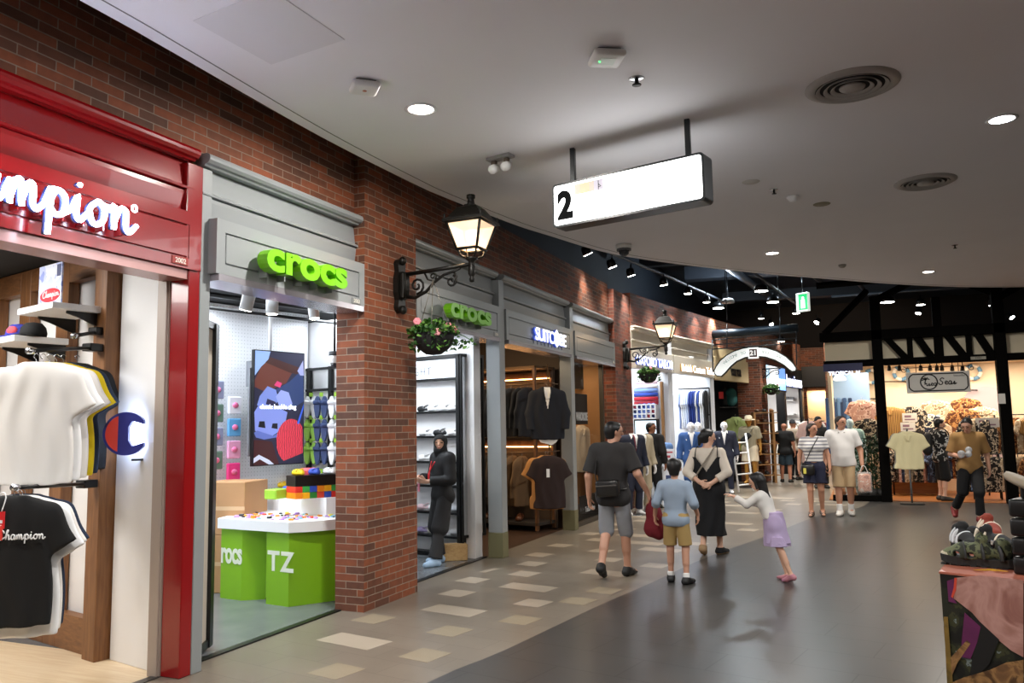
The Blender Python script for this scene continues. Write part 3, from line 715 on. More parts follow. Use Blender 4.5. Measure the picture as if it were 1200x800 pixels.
def column(label, y0, y1):
    r = thing('shopfront_column', label, 'column', (-4.42, (y0 + y1) / 2, 0))
    b = MB(); b.box(-4.52, y0, .32, -4.32, y1, 3.64, 0, .005); b.build('shaft', GREY, r)
    b = MB(); b.box(-4.525, y0 - .004, 0, -4.316, y1 + .004, .32, 0, .004); b.build('plinth', OLIVE, r)
column('grey column with olive foot left of the suit shop entrance', 9.64, 9.81)
column('grey column with olive foot right of the suit shop entrance', 12.5, 12.67)
r = grey_front('grey shopfront of the dark suit shop', 9.81, 12.5, None, post0=0)
r = grey_front('grey shopfront over the suit shop display window', 12.67, 15.08, '2006', post0=0)
# ------------------------------------------------------------------ signs on the shopfronts
GLOWW = mat('lit white letter', 'e4ecff', .4, emit=22.)
def strokes(mb, letters, M_, r=.12, sc=1., mi=0, flat=1., n=6):
    G = dict(C=([[(1.7, 1.3), (1.5, 1.75), (1.0, 1.9), (.35, 1.5), (.05, .8), (.3, .1), (.9, -.05), (1.5, .25), (1.9, .5)]], 1.9),
             h=([[(0, .4), (.35, 1.2), (.62, 1.85), (.4, 1.9), (.2, 1.1), (.15, 0)], [(.15, .1), (.35, .8), (.65, .95), (.75, .6), (.7, .1), (.9, .05), (1.1, .35)]], 1.1),
             a=([[(.8, .85), (.4, 1), (.1, .6), (.2, .05), (.55, .1), (.8, .9)], [(.8, .95), (.75, .3), (.85, .02), (1.1, .35)]], 1.1),
             m=([[(0, .4), (.2, .95), (.2, 0)], [(.2, .2), (.42, .92), (.62, .88), (.66, 0)], [(.66, .2), (.9, .92), (1.1, .85), (1.12, .15), (1.3, .03), (1.6, .35)]], 1.6),
             p=([[(0, .4), (.25, 1.05), (.2, 0), (.15, -.85)], [(.2, .5), (.5, 1), (.85, .75), (.8, .15), (.45, .0), (.22, .2)], [(.75, .1), (1.15, .35)]], 1.15),
             i=([[(0, .35), (.25, 1), (.22, .2), (.4, .02), (.7, .35)], [(.3, 1.42), (.34, 1.5)]], .7),
             o=([[(.5, 1), (.12, .6), (.3, .02), (.75, .2), (.8, .75), (.5, 1), (.75, .9), (1.1, .85)]], 1.1),
             n=([[(0, .7), (.2, 1), (.2, 0)], [(.2, .25), (.5, .95), (.8, .85), (.8, .2), (1.0, .02), (1.35, .4)]], 1.35),
             S=([[(1.5, 1.6), (1.0, 1.9), (.5, 1.5), (.7, 1.0), (1.1, .6), (.8, .05), (.2, .1), (0, .5)]], 1.6),
             e=([[(.1, .45), (.7, .6), (.6, .95), (.25, .9), (.1, .4), (.4, .02), (.95, .3)]], .95),
             s=([[(.1, .1), (.45, .9), (.5, .5), (.55, .1), (.2, .05), (.7, .1), (1., .4)]], .95),
             r=([[(0, .4), (.25, 1), (.4, .8), (.65, .9), (.6, .2), (.8, .02), (1., .35)]], 1.0),
             d=([[(.75, .85), (.4, 1), (.1, .5), (.4, .02), (.75, .4), (.85, 1.9)], [(.8, .6), (.9, .02), (1.1, .3)]], 1.1))
    x = 0
    for c in letters:
        if c == ' ': x += .7; continue
        st, adv = G[c]
        for p in st: mb.tube([((q[0] + x) * sc, q[1] * sc, q[2]) for q in cat_rom([(u, w, 0) for u, w in p], 4)], r * sc, n, mi, False, M_)
        x += adv
    return x * sc
def stems(ys, z0, z1, xb, xf, m, t):
    for y in ys: b = MB(); b.box(xb, y - .006, z0, xf, y + .006, z1); b.build('bracket', m, t)
t = thing('illuminated_sign', 'glowing white script lettering on the red shopfront', 'sign', (-4.3, 3.2, 2.9))
e0, e1, eb = at(6, 232, x=-4.26), at(157, 263, x=-4.26), at(140, 270, x=-4.26).z
total = strokes(MB(), 'Champion', None, .1, 1.); sc_ = (e1.y - e0.y) / 5.75; total *= sc_
b = MB(); strokes(b, 'Champion', fac(e1.y - total + .02, eb, -4.26), .11, sc_); b.tube(cat_rom([(-4.26, e1.y + .02 * math.cos(a), eb + .17 + .02 * math.sin(a)) for a in np.linspace(0, 6.28, 9)], 2), .006, 5)
b.build('lettering', GLOWW, t)
b = MB(); strokes(b, 'Champion', fac(e1.y - total + .02, eb, -4.285), .13, sc_); b.build('backing', mat('letter return', '2c3566', .4), t)
stems(np.arange(2.55, 3.8, .14), 2.95, 3.06, -4.37, -4.30, RED, t)
GREEN = mat('lime green letter', '76c615', .35)
def crocs(label, pl, pr, x=-4.185):
    a, c = at(pl[0], pl[2], x=x), at(pr[0], pr[2], x=x); y0, y1, z0 = a.y, c.y, (a.z + c.z) / 2; zx = (at(pl[0], pl[1], x=x).z - a.z + at(pr[0], pr[1], x=x).z - c.z) / 2
    t = thing('shop_sign', label, 'sign', (-4.25, (y0 + y1) / 2, z0))
    v, f = text('crocs', 1, .0, .0, space=.92); w = max(p[0] for p in v) - min(p[0] for p in v); h = .54
    s = (y1 - y0) / w; sy = zx / h
    v, f = text('crocs', 1, .055 / s, .035, space=1.0); w = max(p[0] for p in v) - min(p[0] for p in v); s = (y1 - y0) / w; x0 = min(p[0] for p in v)
    b = MB(); b.add([((p[0] - x0) * s, p[1] * sy, p[2] * s) for p in v], f, 0, False, fac(y0, z0, x)); b.build('lettering', GREEN, t)
    stems([y0 + (k + .5) * (y1 - y0) / 5 for k in range(5)], z0 - .05, z0 + .06, -4.30, x - .04, GREY, t)
crocs('lime green letters on the grey shopfront left of the brick pillar', (307, 290, 318), (402, 312, 335))
crocs('lime green letters on the grey shopfront right of the brick pillar', (524, 353, 371), (572, 365, 380))
t = thing('shop_sign', 'small lit white lettering on the dark suit shop', 'sign', (-4.25, 11.4, 2.95))
v, f = text('SUITC', .26, .003, .003, space=.86); b = MB(); k = (11.52 - 10.74) / max(p[0] for p in v); Mx = fac(10.74, 2.935, -4.24)
b.add([(p[0] * k, p[1], p[2]) for p in v], f, 0, False, Mx); v, f = text('BE', .26, .003, .003, space=.86); b.add([(p[0] * k, p[1], p[2]) for p in v], f, 0, False, fac(11.75, 2.935, -4.24))
b.prism([(.0, .02), (.1, -.04), (.2, .02), (.2, .16), (.1, .23), (0, .16)], -.003, .003, 0, fac(11.54, 2.935, -4.24)); b.build('lettering', mat('lit white letter dim', 'f4f6ff', .4, emit=1.3), t)
b = MB()
for q, y in (('SUITC', 10.74), ('BE', 11.75)):
    v, f = text(q, .26, .01, .006, space=.86); b.add([(p[0] * k, p[1], p[2]) for p in v], f, 0, False, fac(y, 2.935, -4.275))
b.prism([(.0, .02), (.1, -.04), (.2, .02), (.2, .16), (.1, .23), (0, .16)], -.02, .02, 0, fac(11.54, 2.935, -4.275)); b.build('backing', mat('blue letter return', '2b48a8', .4, emit=.4), t)
stems(np.arange(10.8, 12.05, .15), 2.88, 2.98, -4.30, -4.285, GREY, t)
# ------------------------------------------------------------------ sportswear shop (red front)
OAK = wood('walnut boards', '6a4426', '8a5e38', 3., .45, 2)
MP = plane_frame((-4.63, 4.42, 0), -DU, -DV)      # local: x towards the corridor, y up, z out of the partition
t = thing('wall_panel', 'white display panel beside the red post', 'panel', MP @ Vector((-.33, 0, .05)))
b = MB(); b.box(-.64, 0.0, 0, -.0, 2.95, .05, 0, .004, MP); b.build('panel', mat('white shop paint', 'e9e9ea', .6), t)
t = thing('wall_logo', 'round blue and red letter emblem on the white panel', 'sign', MP @ Vector((-.42, 1.66, .1)))
lp = at(148, 508, y=4.33); Ml = plane_frame((lp.x - .05, lp.y + .10, lp.z), (.86, .5, 0), (.5, -.86, 0)); R0 = .158
a = np.linspace(math.radians(38), math.radians(322), 40)
poly = [(R0 * math.cos(q), R0 * math.sin(q)) for q in a] + [(R0 * .80, -R0 * .42)] + [(R0 * .28, -R0 * .58), (R0 * .12, -R0 * .3), (R0 * .12, R0 * .3), (R0 * .28, R0 * .58)] + [(R0 * .80, R0 * .42)]
b = MB(); b.prism(poly, .10, .15, 0, Ml); b.build('letter_body', mat('royal blue enamel', '2f3590', .35), t)
b = MB(); a = np.linspace(math.radians(112), math.radians(248), 20); b.prism([(R0 * .88 * math.cos(q), R0 * .88 * math.sin(q)) for q in a], .15, .155, 0, Ml); b.build('red_segment', mat('red enamel', 'e8483f', .35), t)
b = MB(); b.prism([(p[0] * .92, p[1] * .92) for p in poly], .085, .10, 0, Ml); b.build('backlight', mat('blue white backlight', 'cfe0ff', .5, emit=9.), t)
b = MB(); b.box(.03, -.2, .05, .1, -.185, .1, 0, 0, Ml); b.box(-.08, -.03, .05, -.05, .03, .09, 0, 0, Ml); b.build('bracket', BLACK, t)
r = thing('display_wall', 'walnut slatted display wall inside the red fronted shop', 'display wall', MP @ Vector((-1.6, 0, .06)))
for (x0, x1, d) in ((-.84, -.66, .16), (-1.60, -1.40, .10), (-2.30, -2.10, .10), (-2.95, -2.75, .1), (-3.6, -3.4, .1)):
    b = MB(); b.box(x0, 0, .01, x1, 3.15, d, 0, .003, MP); b.build('upright', OAK, r)
for (x0, x1) in ((-1.40, -.84), (-2.10, -1.60), (-2.75, -2.30), (-3.4, -2.95)):
    b = MB(); b.box(x0, 0, .01, x1, .27, .10, 0, .003, MP); b.build('plinth', wood('walnut boards across', '6a4426', '8a5e38', 3., .45, 0), r)
    b = MB(); b.box(x0, 2.95, .01, x1, 3.15, .10, 0, .003, MP); b.build('head_rail', wood('walnut boards across', '6a4426', '8a5e38', 3., .45, 0), r)
b = MB(); b.box(-.86, .05, .0, -.845, 2.9, .018, 0, 0, MP); b.build('shelf_track', BLACK, r)
def shelf(label, x0, x1, z, d):
    t = thing('wall_shelf', label, 'shelf', MP @ Vector(((x0 + x1) / 2, z, d / 2)))
    b = MB(); b.box(x0, z, .1, x1, z + .05, d, 0, .004, MP); b.build('board', WHITE, t)
    for x in (x0 + .06, x1 - .06):
        b = MB(); b.prism([(.1, z), (d * .75, z), (d * .75, z - .02), (.3, z - .045), (.16, z - .1), (.1, z - .12)], -.008, .008, 0, MP @ Matrix(((0, 0, 1, x), (0, 1, 0, 0), (1, 0, 0, 0), (0, 0, 0, 1)))); b.build('bracket', BLACK, t)
shelf('upper white wall shelf carrying the poster in the red fronted shop', -1.32, -.74, 2.62, .52)
shelf('lower white wall shelf carrying the caps in the red fronted shop', -1.95, -1.36, 2.42, .52)
t = thing('display_poster', 'pale blue poster standing on the upper white shelf', 'poster', MP @ Vector((-1.15, 2.67, .3)))
Mq = MP @ Matrix.Translation((-1.36, 2.672, .34)); b = MB(); b.box(0, 0, 0, .38, .36, .012, 0, 0, Mq); b.build('card', ramp_mat('pale blue photo print', [(0, '8f9fe0'), (.4, 'c3cdf5'), (.55, 'e6ebfb'), (.7, 'a4b2ea')], 'noise', 7., .5), t)
b = MB(); b.lathe([(.001, 0), (1, 0), (1, .003), (.001, .003)], 24, (0, 0, 0), 0, Mq @ Matrix.Translation((.2, .11, .012)) @ Matrix.Diagonal((.165, .055, 1, 1))); b.build('oval', mat('poster red', 'e9434b', .5), t)
b = MB(); strokes(b, 'Champion', Mq @ Matrix.Translation((.085, .095, .017)), .13, .027); b.build('lettering', WHITE, t)
b = MB(); b.box(.3, .25, .012, .365, .345, .014, 0, 0, Mq); b.build('corner_mark', mat('navy print', '30386a', .5), t)
def rail(label, p0, p1):
    t = thing('clothes_rail', label, 'rail', p0)
    b = MB(); b.tube([p0, p1], .014, 8); b.build('bar', BLACK, t)
    b = MB(); b.box(-.05, -.06, -.03, .05, .06, .03, 0, .006, Matrix.Translation(p0)); b.build('wall_bracket', BLACK, t)
    b = MB(); b.tube([p1, Vector(p1) + (Vector(p1) - Vector(p0)).normalized() * .05], .022, 10); b.build('end_cap', CHROME, t)
ra0 = at(117, 408, y=4.42) + Vector((0, -.06, 0)); ra1 = dep(38, 411, 5.35)
rail('black clothes arm holding the white and yellow shirts', ra0, ra1)
rb0 = at(110, 566, y=4.40) + Vector((0, -.06, 0)); rb1 = dep(20, 571, 4.9)
rail('black clothes arm holding the black printed shirt', rb0, rb1)
b0 = at(70, 391, y=4.42); rail('short black peg on the walnut display wall', at(116, 388.5, y=4.42), at(90, 393, y=4.15))
ww = [mat('white jersey', 'e4e2de', .85), mat('bright white jersey', 'eef0f2', .85), mat('yellow jersey', 'e8cf12', .85), mat('navy jersey', '1d2c44', .85), mat('black jersey', '0c0d0f', .85)]
tops = [('front white short sleeved shirt on the upper arm', 0, .0), ('second white short sleeved shirt on the upper arm', 1, .1), ('third white short sleeved shirt hanging just before the yellow one', 0, .17),
        ('yellow short sleeved shirt on the upper arm', 2, .26), ('navy short sleeved shirt behind the yellow one', 3, .35), ('black short sleeved shirt nearest the walnut wall', 4, .46)]
fz = face_to(.5, -.87)
protos = {}
for (lb, k, u) in tops:
    k5 = int(u * 12 + .5); p = dep(42 + 8 * k5, 430, 5.3 + .11 * k5)
    if not protos:
        o = hung('hanging_shirt', lb, 'shirt', ww[k], 'shirts on the upper clothes arm', L=.80, w=.52, t=.4); protos['a'] = o; proto_top = o; move(o, p, fz, .95)
    else:
        o = dup(proto_top, p, fz + .16 * k5, lb, .95); 
        if k: remat(o, ww[0], ww[k])
def print_tee(root, s=.031, z=-.24):
    b = MB(); Mx = Matrix(((-1, 0, 0, .05), (0, 0, 1, .105), (0, 1, 0, z), (0, 0, 0, 1))); strokes(b, 'Champion', Mx, .14, s, 0); b.build('printed_lettering', WHITE, [c for c in root.children if c.name.startswith('cloth')][0])
    b = MB(); b.prism([(x * .045, y * .05) for x, y in [(math.cos(q), math.sin(q)) for q in np.linspace(math.radians(100), math.radians(260), 10)]], -.001, .006, 0, Mx @ Matrix.Translation((.05, .045, 0))); b.build('printed_red_patch', mat('red enamel', 'e8483f', .35), root)
lows = [('black printed short sleeved shirt with white script on the lower arm', 4, .0), ('white shirt just behind the black printed one', 1, .16), ('grey white shirt third on the lower arm', 0, .32), ('dark shirt at the back of the lower arm', 3, .55)]
for i, (lb, k, u) in enumerate(lows):
    p = Vector(rb1) + Vector((-.10 * i, .09 * i, -.10))
    o = dup(proto_top, p, fz - .1 + u * .2, lb, group='shirts on the lower clothes arm')
    if k: remat(o, ww[0], ww[k])
    if i == 0:
        move(o, (0, 0, 0)); bpy.context.view_layer.update(); print_tee(o)
        b = MB(); b.box(.0, .10, -.17, .07, .106, -.06); b.build('price_tag', mat('red card', 'd8262c', .5), o)
        b = MB(); b.box(.012, .106, -.135, .058, .108, -.115); b.box(.015, .106, -.155, .055, .108, -.145); b.build('price_print', WHITE, o)
        b = MB(); b.tube(cat_rom([(.02, .105, -.06), (.0, .1, .03), (.03, .08, .06), (.055, .1, .03), (.05, .105, -.06)], 4), .004, 5); b.build('tag_cord', WHITE, o)
        move(o, p - Vector((.02, 0, -.02)), fz - .05, .92)
def cap(label, p, rz, m, m2=None):
    t = thing('baseball_cap', label, 'cap', group='caps on the lower white shelf')
    b = MB(); b.lathe([(.095, 0), (.1, .03), (.09, .075), (.06, .11), (.0, .122)], 20, (0, 0, 0), 0); b.build('crown', m, t)
    b = MB(); b.prism([(.09 * math.cos(q), .09 * math.sin(q)) for q in np.linspace(.3, 2.84, 9)] + [(-.07, .15), (0, .175), (.07, .15)], .0, .008, 0); b.build('peak', m, t)
    if m2: b = MB(); b.ball((0, .078, .055), (.05, .028, .04), 10); b.build('badge', m2, t)
    return move(t, p, rz)
q0 = MP @ Vector((-1.66, 2.476, .36)); q1 = MP @ Vector((-1.47, 2.476, .33)); q2 = MP @ Vector((-1.84, 2.476, .28))
cap('blue cap with red front on the lower white shelf', q0, face_to(.3, -.95), mat('cap blue', '33389a', .8), mat('cap red', 'e0505a', .8))
cap('black cap beside the blue one on the lower white shelf', q1, face_to(.4, -.9), mat('black jersey', '0c0d0f', .85))
cap('black cap tucked behind on the lower white shelf', q2, face_to(.6, -.8), mat('black jersey', '0c0d0f', .85))
# ------------------------------------------------------------------ clog shop, first opening
MB_ = plane_frame((-6.7, 7.0, 0), DV, (.976, -.218, 0))     # local: x along the rear panel to the right, y up, z towards the corridor
PEG = mat('white pegboard', 'eceef2', .5); t_ = PEG.node_tree
tc = N(t_, 'ShaderNodeTexCoord'); vo = N(t_, 'ShaderNodeTexVoronoi', voronoi_dimensions='2D', Scale=24., Randomness=0.); sx = N(t_, 'ShaderNodeSeparateXYZ'); cx = N(t_, 'ShaderNodeCombineXYZ'); [t_.links.new(sx.outputs[i + 1], cx.inputs[i]) for i in (0, 1)]; gt = N(t_, 'ShaderNodeMath', operation='GREATER_THAN'); gt.inputs[1].default_value = .12
mx = N(t_, 'ShaderNodeMix', data_type='RGBA'); mx.inputs['A'].default_value = rgb('b0b4b8'); mx.inputs['B'].default_value = rgb('eceef2')
mpp = N(t_, 'ShaderNodeMapping'); mpp.inputs['Rotation'].default_value = (0, 0, math.radians(12.6)); t_.links.new(tc.outputs['Object'], mpp.inputs['Vector']); t_.links.new(mpp.outputs[0], sx.inputs[0]); t_.links.new(cx.outputs[0], vo.inputs['Vector'])
t_.links.new(vo.outputs['Distance'], gt.inputs[0]); t_.links.new(gt.outputs[0], mx.inputs['Factor']); t_.links.new(mx.outputs['Result'], t_.nodes['Principled BSDF'].inputs['Base Color'])
b = MB(); b.box(-.7, .0, -.08, 1.35, 3.15, 0, 0, .003, MB_); b.build('pegboard', PEG, label='white perforated display panel behind the green table', cat='panel')
b = MB(); b.box(-2.6, 0, -2.1, 8, 3.16, -2.0, 0, 0, MB_); b.build('wall_shop', mat('white shop paint', 'e9e9ea', .6), label='white rear wall of the clog shop', cat='wall', kind='structure')
# dark framed sliding door and its jamb at the left of the opening
t = thing('sliding_door', 'black framed sliding door folded back beside the grey post', 'door', (-4.75, 4.9, 0))
MD = plane_frame((-4.60, 4.60, 0), Vector((-.47, .88, 0)), (.88, .47, 0))
b = MB(); b.box(.38, .02, -.03, .47, 2.55, .06, 0, .003, MD); b.box(0, 2.5, 0, .47, 2.56, .05, 0, .003, MD); b.box(0, .02, 0, .47, .08, .05, 0, .003, MD); b.build('frame', BLACK, t)
b = MB(); b.box(0, .08, .015, .42, 2.5, .03, 0, 0, MD); b.build('pane', mat('beige reflecting panel', 'cfc6b8', .3), t)
# wall screen
tv = thing('display_screen', 'upright wall screen showing a blue clog and red yarn', 'screen', MB_ @ Vector((.5, 1.3, .3)))
MT = MB_ @ Matrix.Translation((.30, 1.30, .30)); TW, TH = .70, 1.30
b = MB(); b.box(-.012, -.012, 0, TW + .012, TH + .012, .05, 0, .004, MT); b.build('casing', BLACK, tv)
def scr(col, e=.5): return mat('screen ' + col, col, .3, emit=e)
b = MB(); b.box(0, 0, .05, TW, TH, .052, 0, 0, MT); b.build('picture', scr('232338'), tv)
pic = [('87a3d8', [(0, .78), (0, 1), (.3, 1), (.24, .9), (.12, .86)]), ('5b2f26', [(.0, .74), (.12, .86), (.25, .92), (.75, .82), (.62, .72), (.2, .64), (0, .68)]), ('3b1f1c', [(.2, .9), (.3, .95), (1, .86), (1, .8), (.7, .82)]),
       ('2b3a63', [(.42, .66), (.7, .74), (.98, .86), (1, .56), (.78, .5), (.55, .6)]), ('8a8fb8', [(.86, .84), (.98, .94), (1, .8), (.92, .8)]), ('6e7fc0', [(.05, .52), (.1, .6), (.25, .69), (.42, .66), (.48, .56), (.3, .5)]),
       ('8793cf', [(.42, .6), (.52, .66), (.68, .64), (.76, .54), (.72, .48), (.5, .5)]), ('7482c6', [(.02, .3), (.0, .46), (.12, .55), (.4, .52), (.66, .46), (.6, .32), (.36, .25), (.12, .26)]), ('5564a8', [(.0, .28), (.06, .3), (.38, .25), (.58, .3), (.5, .24), (.2, .22), (.04, .24)]),
       ('14141c', [(.08, .33), (.1, .38), (.2, .38), (.22, .32)]), ('14141c', [(.34, .32), (.36, .36), (.46, .36), (.46, .31)]), ('201c3c', [(.22, .53), (.25, .58), (.42, .55), (.4, .51)]),
       ('c33a6c', [(.38, .7), (.44, .74), (.54, .72), (.5, .68)]), ('3a1a1c', [(0, .0), (0, .22), (.35, .2), (.5, .0)]), ('b4bbd0', [(0, .06), (.1, .09), (.3, .04), (.4, .0), (.3, .0), (.12, .05), (0, .02)])]
for i, (c_, pl) in enumerate(pic): b = MB(); b.prism([(x * TW, y * TH) for x, y in pl], .0521 + i * .00012, .0523 + i * .00012, 0, MT); b.build('picture_patch', scr(c_), tv)
b = MB(); b.prism([(.74 * TW + .30 * TW * math.cos(q), .2 * TH + .2 * TH * math.sin(q)) for q in np.linspace(-.6, 4.2, 24) if .74 + .30 * math.cos(q) <= 1.0 and .2 + .2 * math.sin(q) > 0] , .0545, .0548, 0, MT); b.build('picture_yarn', ramp_mat('yarn red screen', [(0, '6d1420'), (.45, 'c3283a'), (.7, 'e0485a')], 'wave', 14., .4, 1, dist=4., emit=.4, const=False), tv)
b = MB(); b.prism([(.86 * TW, .36 * TH), (.9 * TW, .35 * TH), (1. * TW, .5 * TH), (1. * TW, .54 * TH)], .0549, .0551, 0, MT); b.build('picture_needle', scr('3a5cc8'), tv)
v, f = text('classic buckle clog', .075, .0004, .0022, align='CENTER', space=.95); b = MB(); b.add(v, f, 0, False, MT @ Matrix.Translation((.47 * TW, .49 * TH, .0555))); b.build('caption', scr('e8f0ff', 1.2), tv)
b = MB(); p = MT @ Vector((.24, TH, .0)); b.tube([p, (p.x, p.y, 3.55)], .022, 10); b.build('ceiling_pole', WHITE, tv)
b = MB(); b.box(.1, TH - .4, -.25, .14, TH - .1, 0, 0, 0, MT); b.box(-.03, .1, -.03, .0, 1.1, 0.0, 0, 0, MT); b.build('mount', mat('grey screen edge', '6d7076', .4), tv)
# green counter
LIME = mat('lime laminate', '7fb41a', .4)
t = thing('display_table', 'white topped lime green counter with loose charms on it', 'table', (-5.4, 6.8, 0))
P1, P2, P3 = Vector((-6.12, 6.5, 0)), Vector((-5.12, 6.38, 0)), Vector((-4.76, 6.9, 0)); P4, P5 = Vector((-5.3, 8.0, 0)), Vector((-6.45, 7.5, 0))
ins = lambda p, k: p.lerp((P1 + P2 + P3 + P4 + P5) / 5, k)
tp = [P1, P2] + [P2.lerp(P3, q) + Vector((.03, -.02, 0)) * math.sin(math.pi * q) * 1.5 for q in (.25, .5, .75)] + [P3, P4, P5]
b = MB(); b.prism([(p.x, p.y) for p in tp], .70, .80); b.build('top', WHITE, t)
b = MB(); b.prism([(p.x, p.y) for p in (ins(P1, .05), ins(P1, .05).lerp(ins(P2, .05), .32), ins(P1, .3).lerp(ins(P2, .3), .5), ins(P5, .3), ins(P5, .05))], 0, .70); b.build('leg', LIME, t)
b = MB(); a0 = ins(P1, .06).lerp(ins(P2, .06), .68); b.prism([(p.x, p.y) for p in (a0, ins(P2, .05), ins(P3, .05), ins(P4, .3), ins(P1, .35).lerp(ins(P2, .35), .68))], 0, .70); b.build('leg', LIME, t)
b = MB(); b.prism([(p.x, p.y) for p in (ins(P1, .3), ins(P2, .3), ins(P4, .35), ins(P5, .3))], .02, .69); b.build('back_panel', mat('dark lime laminate', '6b9c18', .4), t)
b = MB(); b.prism([(p.x, p.y) for p in (P3, P3 + Vector((.0, .12, 0)), P3 + Vector((-.25, .5, 0)), P3 + Vector((-.4, .3, 0)))], 0, .72); b.build('end_panel', WHITE, t)
dcl = (ins(P2, .05) - a0).normalized(); nl = Vector((dcl.y, -dcl.x, 0))
LT = mat('pale letter', 'dfe6d4', .5)
v, f = text('TZ', .26, .002, .008, space=1.2); b = MB(); b.add(v, f, 0, False, plane_frame((a0 + nl * .004) + Vector((.02, 0, .33)), dcl, nl)); b.build('lettering', LT, t)
l0 = ins(P1, .05); dl = (ins(P2, .05) - l0).normalized()
v, f = text('rocs', .30, .002, .008, space=.95); b = MB(); b.add([(p[0] * .62, p[1], p[2]) for p in v], f, 0, False, plane_frame(l0 + nl * .004 + Vector((.0, 0, .36)), dl, nl)); b.build('lettering', LT, t)
t2 = thing('display_riser', 'white stepped riser behind the green counter', 'riser', (-5.8, 7.7, 0))
b = MB(); b.prism([(p.x, p.y) for p in (ins(P5, .1), ins(P5, .55), ins(P3, .45), P3.lerp(P4, .35), P4)], .80, .98); b.build('step', WHITE, t2)
rng = random.Random(11)
CC = ['e8648a', 'f2a23c', '6a7ad8', '3c4a9c', 'e84b3a', 'f4e04c', '8fd0e8', 'b890e0', 'ffffff', '2c2c34', 'f0b8c8', '5cc06a']
for i in range(90):
    u, w = rng.random(), rng.random(); p = ins(P1, .16).lerp(ins(P2, .12), u).lerp(ins(P5, .35).lerp(ins(P4, .35), u), w * .55)
    if rng.random() < .3: p = ins(P2, .2).lerp(ins(P3, .15), rng.random()) + Vector((-.25 * rng.random(), .25 * rng.random(), 0))
    c_ = rng.choice(CC); s = rng.uniform(.014, .03)
    if i == 0 or i % 12 == 0:
        b = MB(); k = i // 12 % 3
        if k == 0: b.lathe([(.001, 0), (.9, 0), (1, .3), (.7, .7), (.001, .8)], 10)
        elif k == 1: b.prism([(math.cos(q) * (1 if j % 2 else .5), math.sin(q) * (1 if j % 2 else .5)) for j, q in enumerate(np.linspace(0, 6.283, 11)[:-1])], 0, .6)
        else: b.box(-.8, -.8, 0, .8, .8, .8, 0, .2)
        ch = b.build('shoe_charm', mat('charm ' + c_, c_, .4), label='tiny coloured shoe charm loose on the counter top', cat='charm', group='shoe charms loose on the counter top')
        chs = chs + [ch] if i else [ch]
    else: ch = chs[rng.randrange(len(chs))].copy(); COL.objects.link(ch)
    ch.location = (p.x, p.y, .8); ch.scale = (s, s, s); ch.rotation_euler = (0, 0, rng.random() * 6)
def clog_model(name, label, m, lm=None, group=None, strap=True):
    t = thing(name, label, 'shoe', group=group)
    v = Vol(.009); v.cone((0, -.08, .028), (0, .075, .028), .036, .046, .03, (1, 1, .7)); v.cone((0, .03, .05), (0, .085, .042), .044, .042, .03, (1, 1, .95)); v.cone((0, -.085, .045), (0, -.08, .06), .034, .032, .03)
    v.cone((0, -.05, .085), (0, -.04, .09), .026, .03, .02, sub=True); v.cut((0, 0, -1), (0, 0, .003))
    soft('upper', v, m, t)
    if strap: b = MB(); b.tube(cat_rom([(.042, .0, .06), (.036, -.06, .085), (0, -.115, .095), (-.036, -.06, .085), (-.042, .0, .06)], 4), .009, 6, 0, False, None, True, .5); b.build('strap', lm or m, t)
    return t
WCL = mat('white clog foam', 'eeeeee', .6); KCL = mat('black clog foam', '17181b', .5)
_clogs = {}
def clog(label, p, rz, m, group, sc=1., rot=None):
    if m.name not in _clogs: o = _clogs[m.name] = clog_model('clog', label, m, None, group); return move(o, p, rz, sc, rot)
    return dup(_clogs[m.name], p, rz, label, sc, group, rot)
# toy-brick shoe stand with clogs, on the riser
t = thing('block_stand', 'shoe stand made of coloured toy blocks on the white riser', 'stand', (-5.7, 7.7, .98))
c0 = at(346, 585, z=.98); Mb = plane_frame((c0.x, c0.y, .98), DV * .85 + Vector((.3, -.1, 0)), (.9, -.4, 0)); 
bc = ['f08a1c', 'd8322a', '2f8f3c', '2c4fb8', '2c4fb8', 'f2b01c', '3aa04a', 'e04a34']
b = MB(); b.box(0, .13, -.2, .62, .24, 0, 0, 0, Mb); b.build('tray', BLACK, t)
for i in range(16):
    x = (i % 8) * .0775; z = .065 * (i // 8)
    b = MB(); b.box(x, z, -.2, x + .076, z + .064, 0.001, 0, .004, Mb); b.build('block', mat('block ' + bc[(i * 5 + i // 8) % 8], bc[(i * 5 + i // 8) % 8], .35), t)
for k, (x, c_) in enumerate(((.08, 'f2d21c'), (.25, '3558c8'), (.42, 'f4f4f4'))):
    clog(['yellow clog on the toy block stand', 'blue clog on the toy block stand', 'white clog on the toy block stand'][k], Mb @ Vector((x, .24, -.1)), 1.2, mat('clog ' + c_, c_, .5), 'clogs on the toy block stand', .75)
for k, (px, py, c_) in enumerate(((322, 563, 'f2c81c'), (334, 568, '3a62d0'), (345, 572, 'e8c020'))):
    p = at(px + 6, py + 8, z=1.0); clog(['yellow and blue block clog leading the row on the riser', 'blue block clog in the middle of the row on the riser', 'yellow block clog at the end of the row on the riser'][k], Vector((p.x, p.y, 1.0)), 1.5, mat('clog ' + c_, c_, .5), 'block clogs in a row on the riser', .8)
t = thing('wire_tray', 'lime price tray on the riser left of the toy blocks', 'tray', at(330, 580, z=.98))
p = at(322, 584, z=.98); b = MB(); b.box(-.06, -.1, 0, .1, .1, .1, 0, .01, Matrix.Translation(p)); b.build('tray', mat('lime card', '9acb3a', .5), t)
b = MB(); p = dep(361, 577, 8.5); b.box(-.1, -.05, 0, .1, .05, .26, 0, .03, Matrix.Translation(p) @ Matrix.Rotation(.35, 4, 'Z')); b.build('gift_box', mat('coral card', 'd4525e', .5), label='coral red gift box above the toy blocks', cat='box')
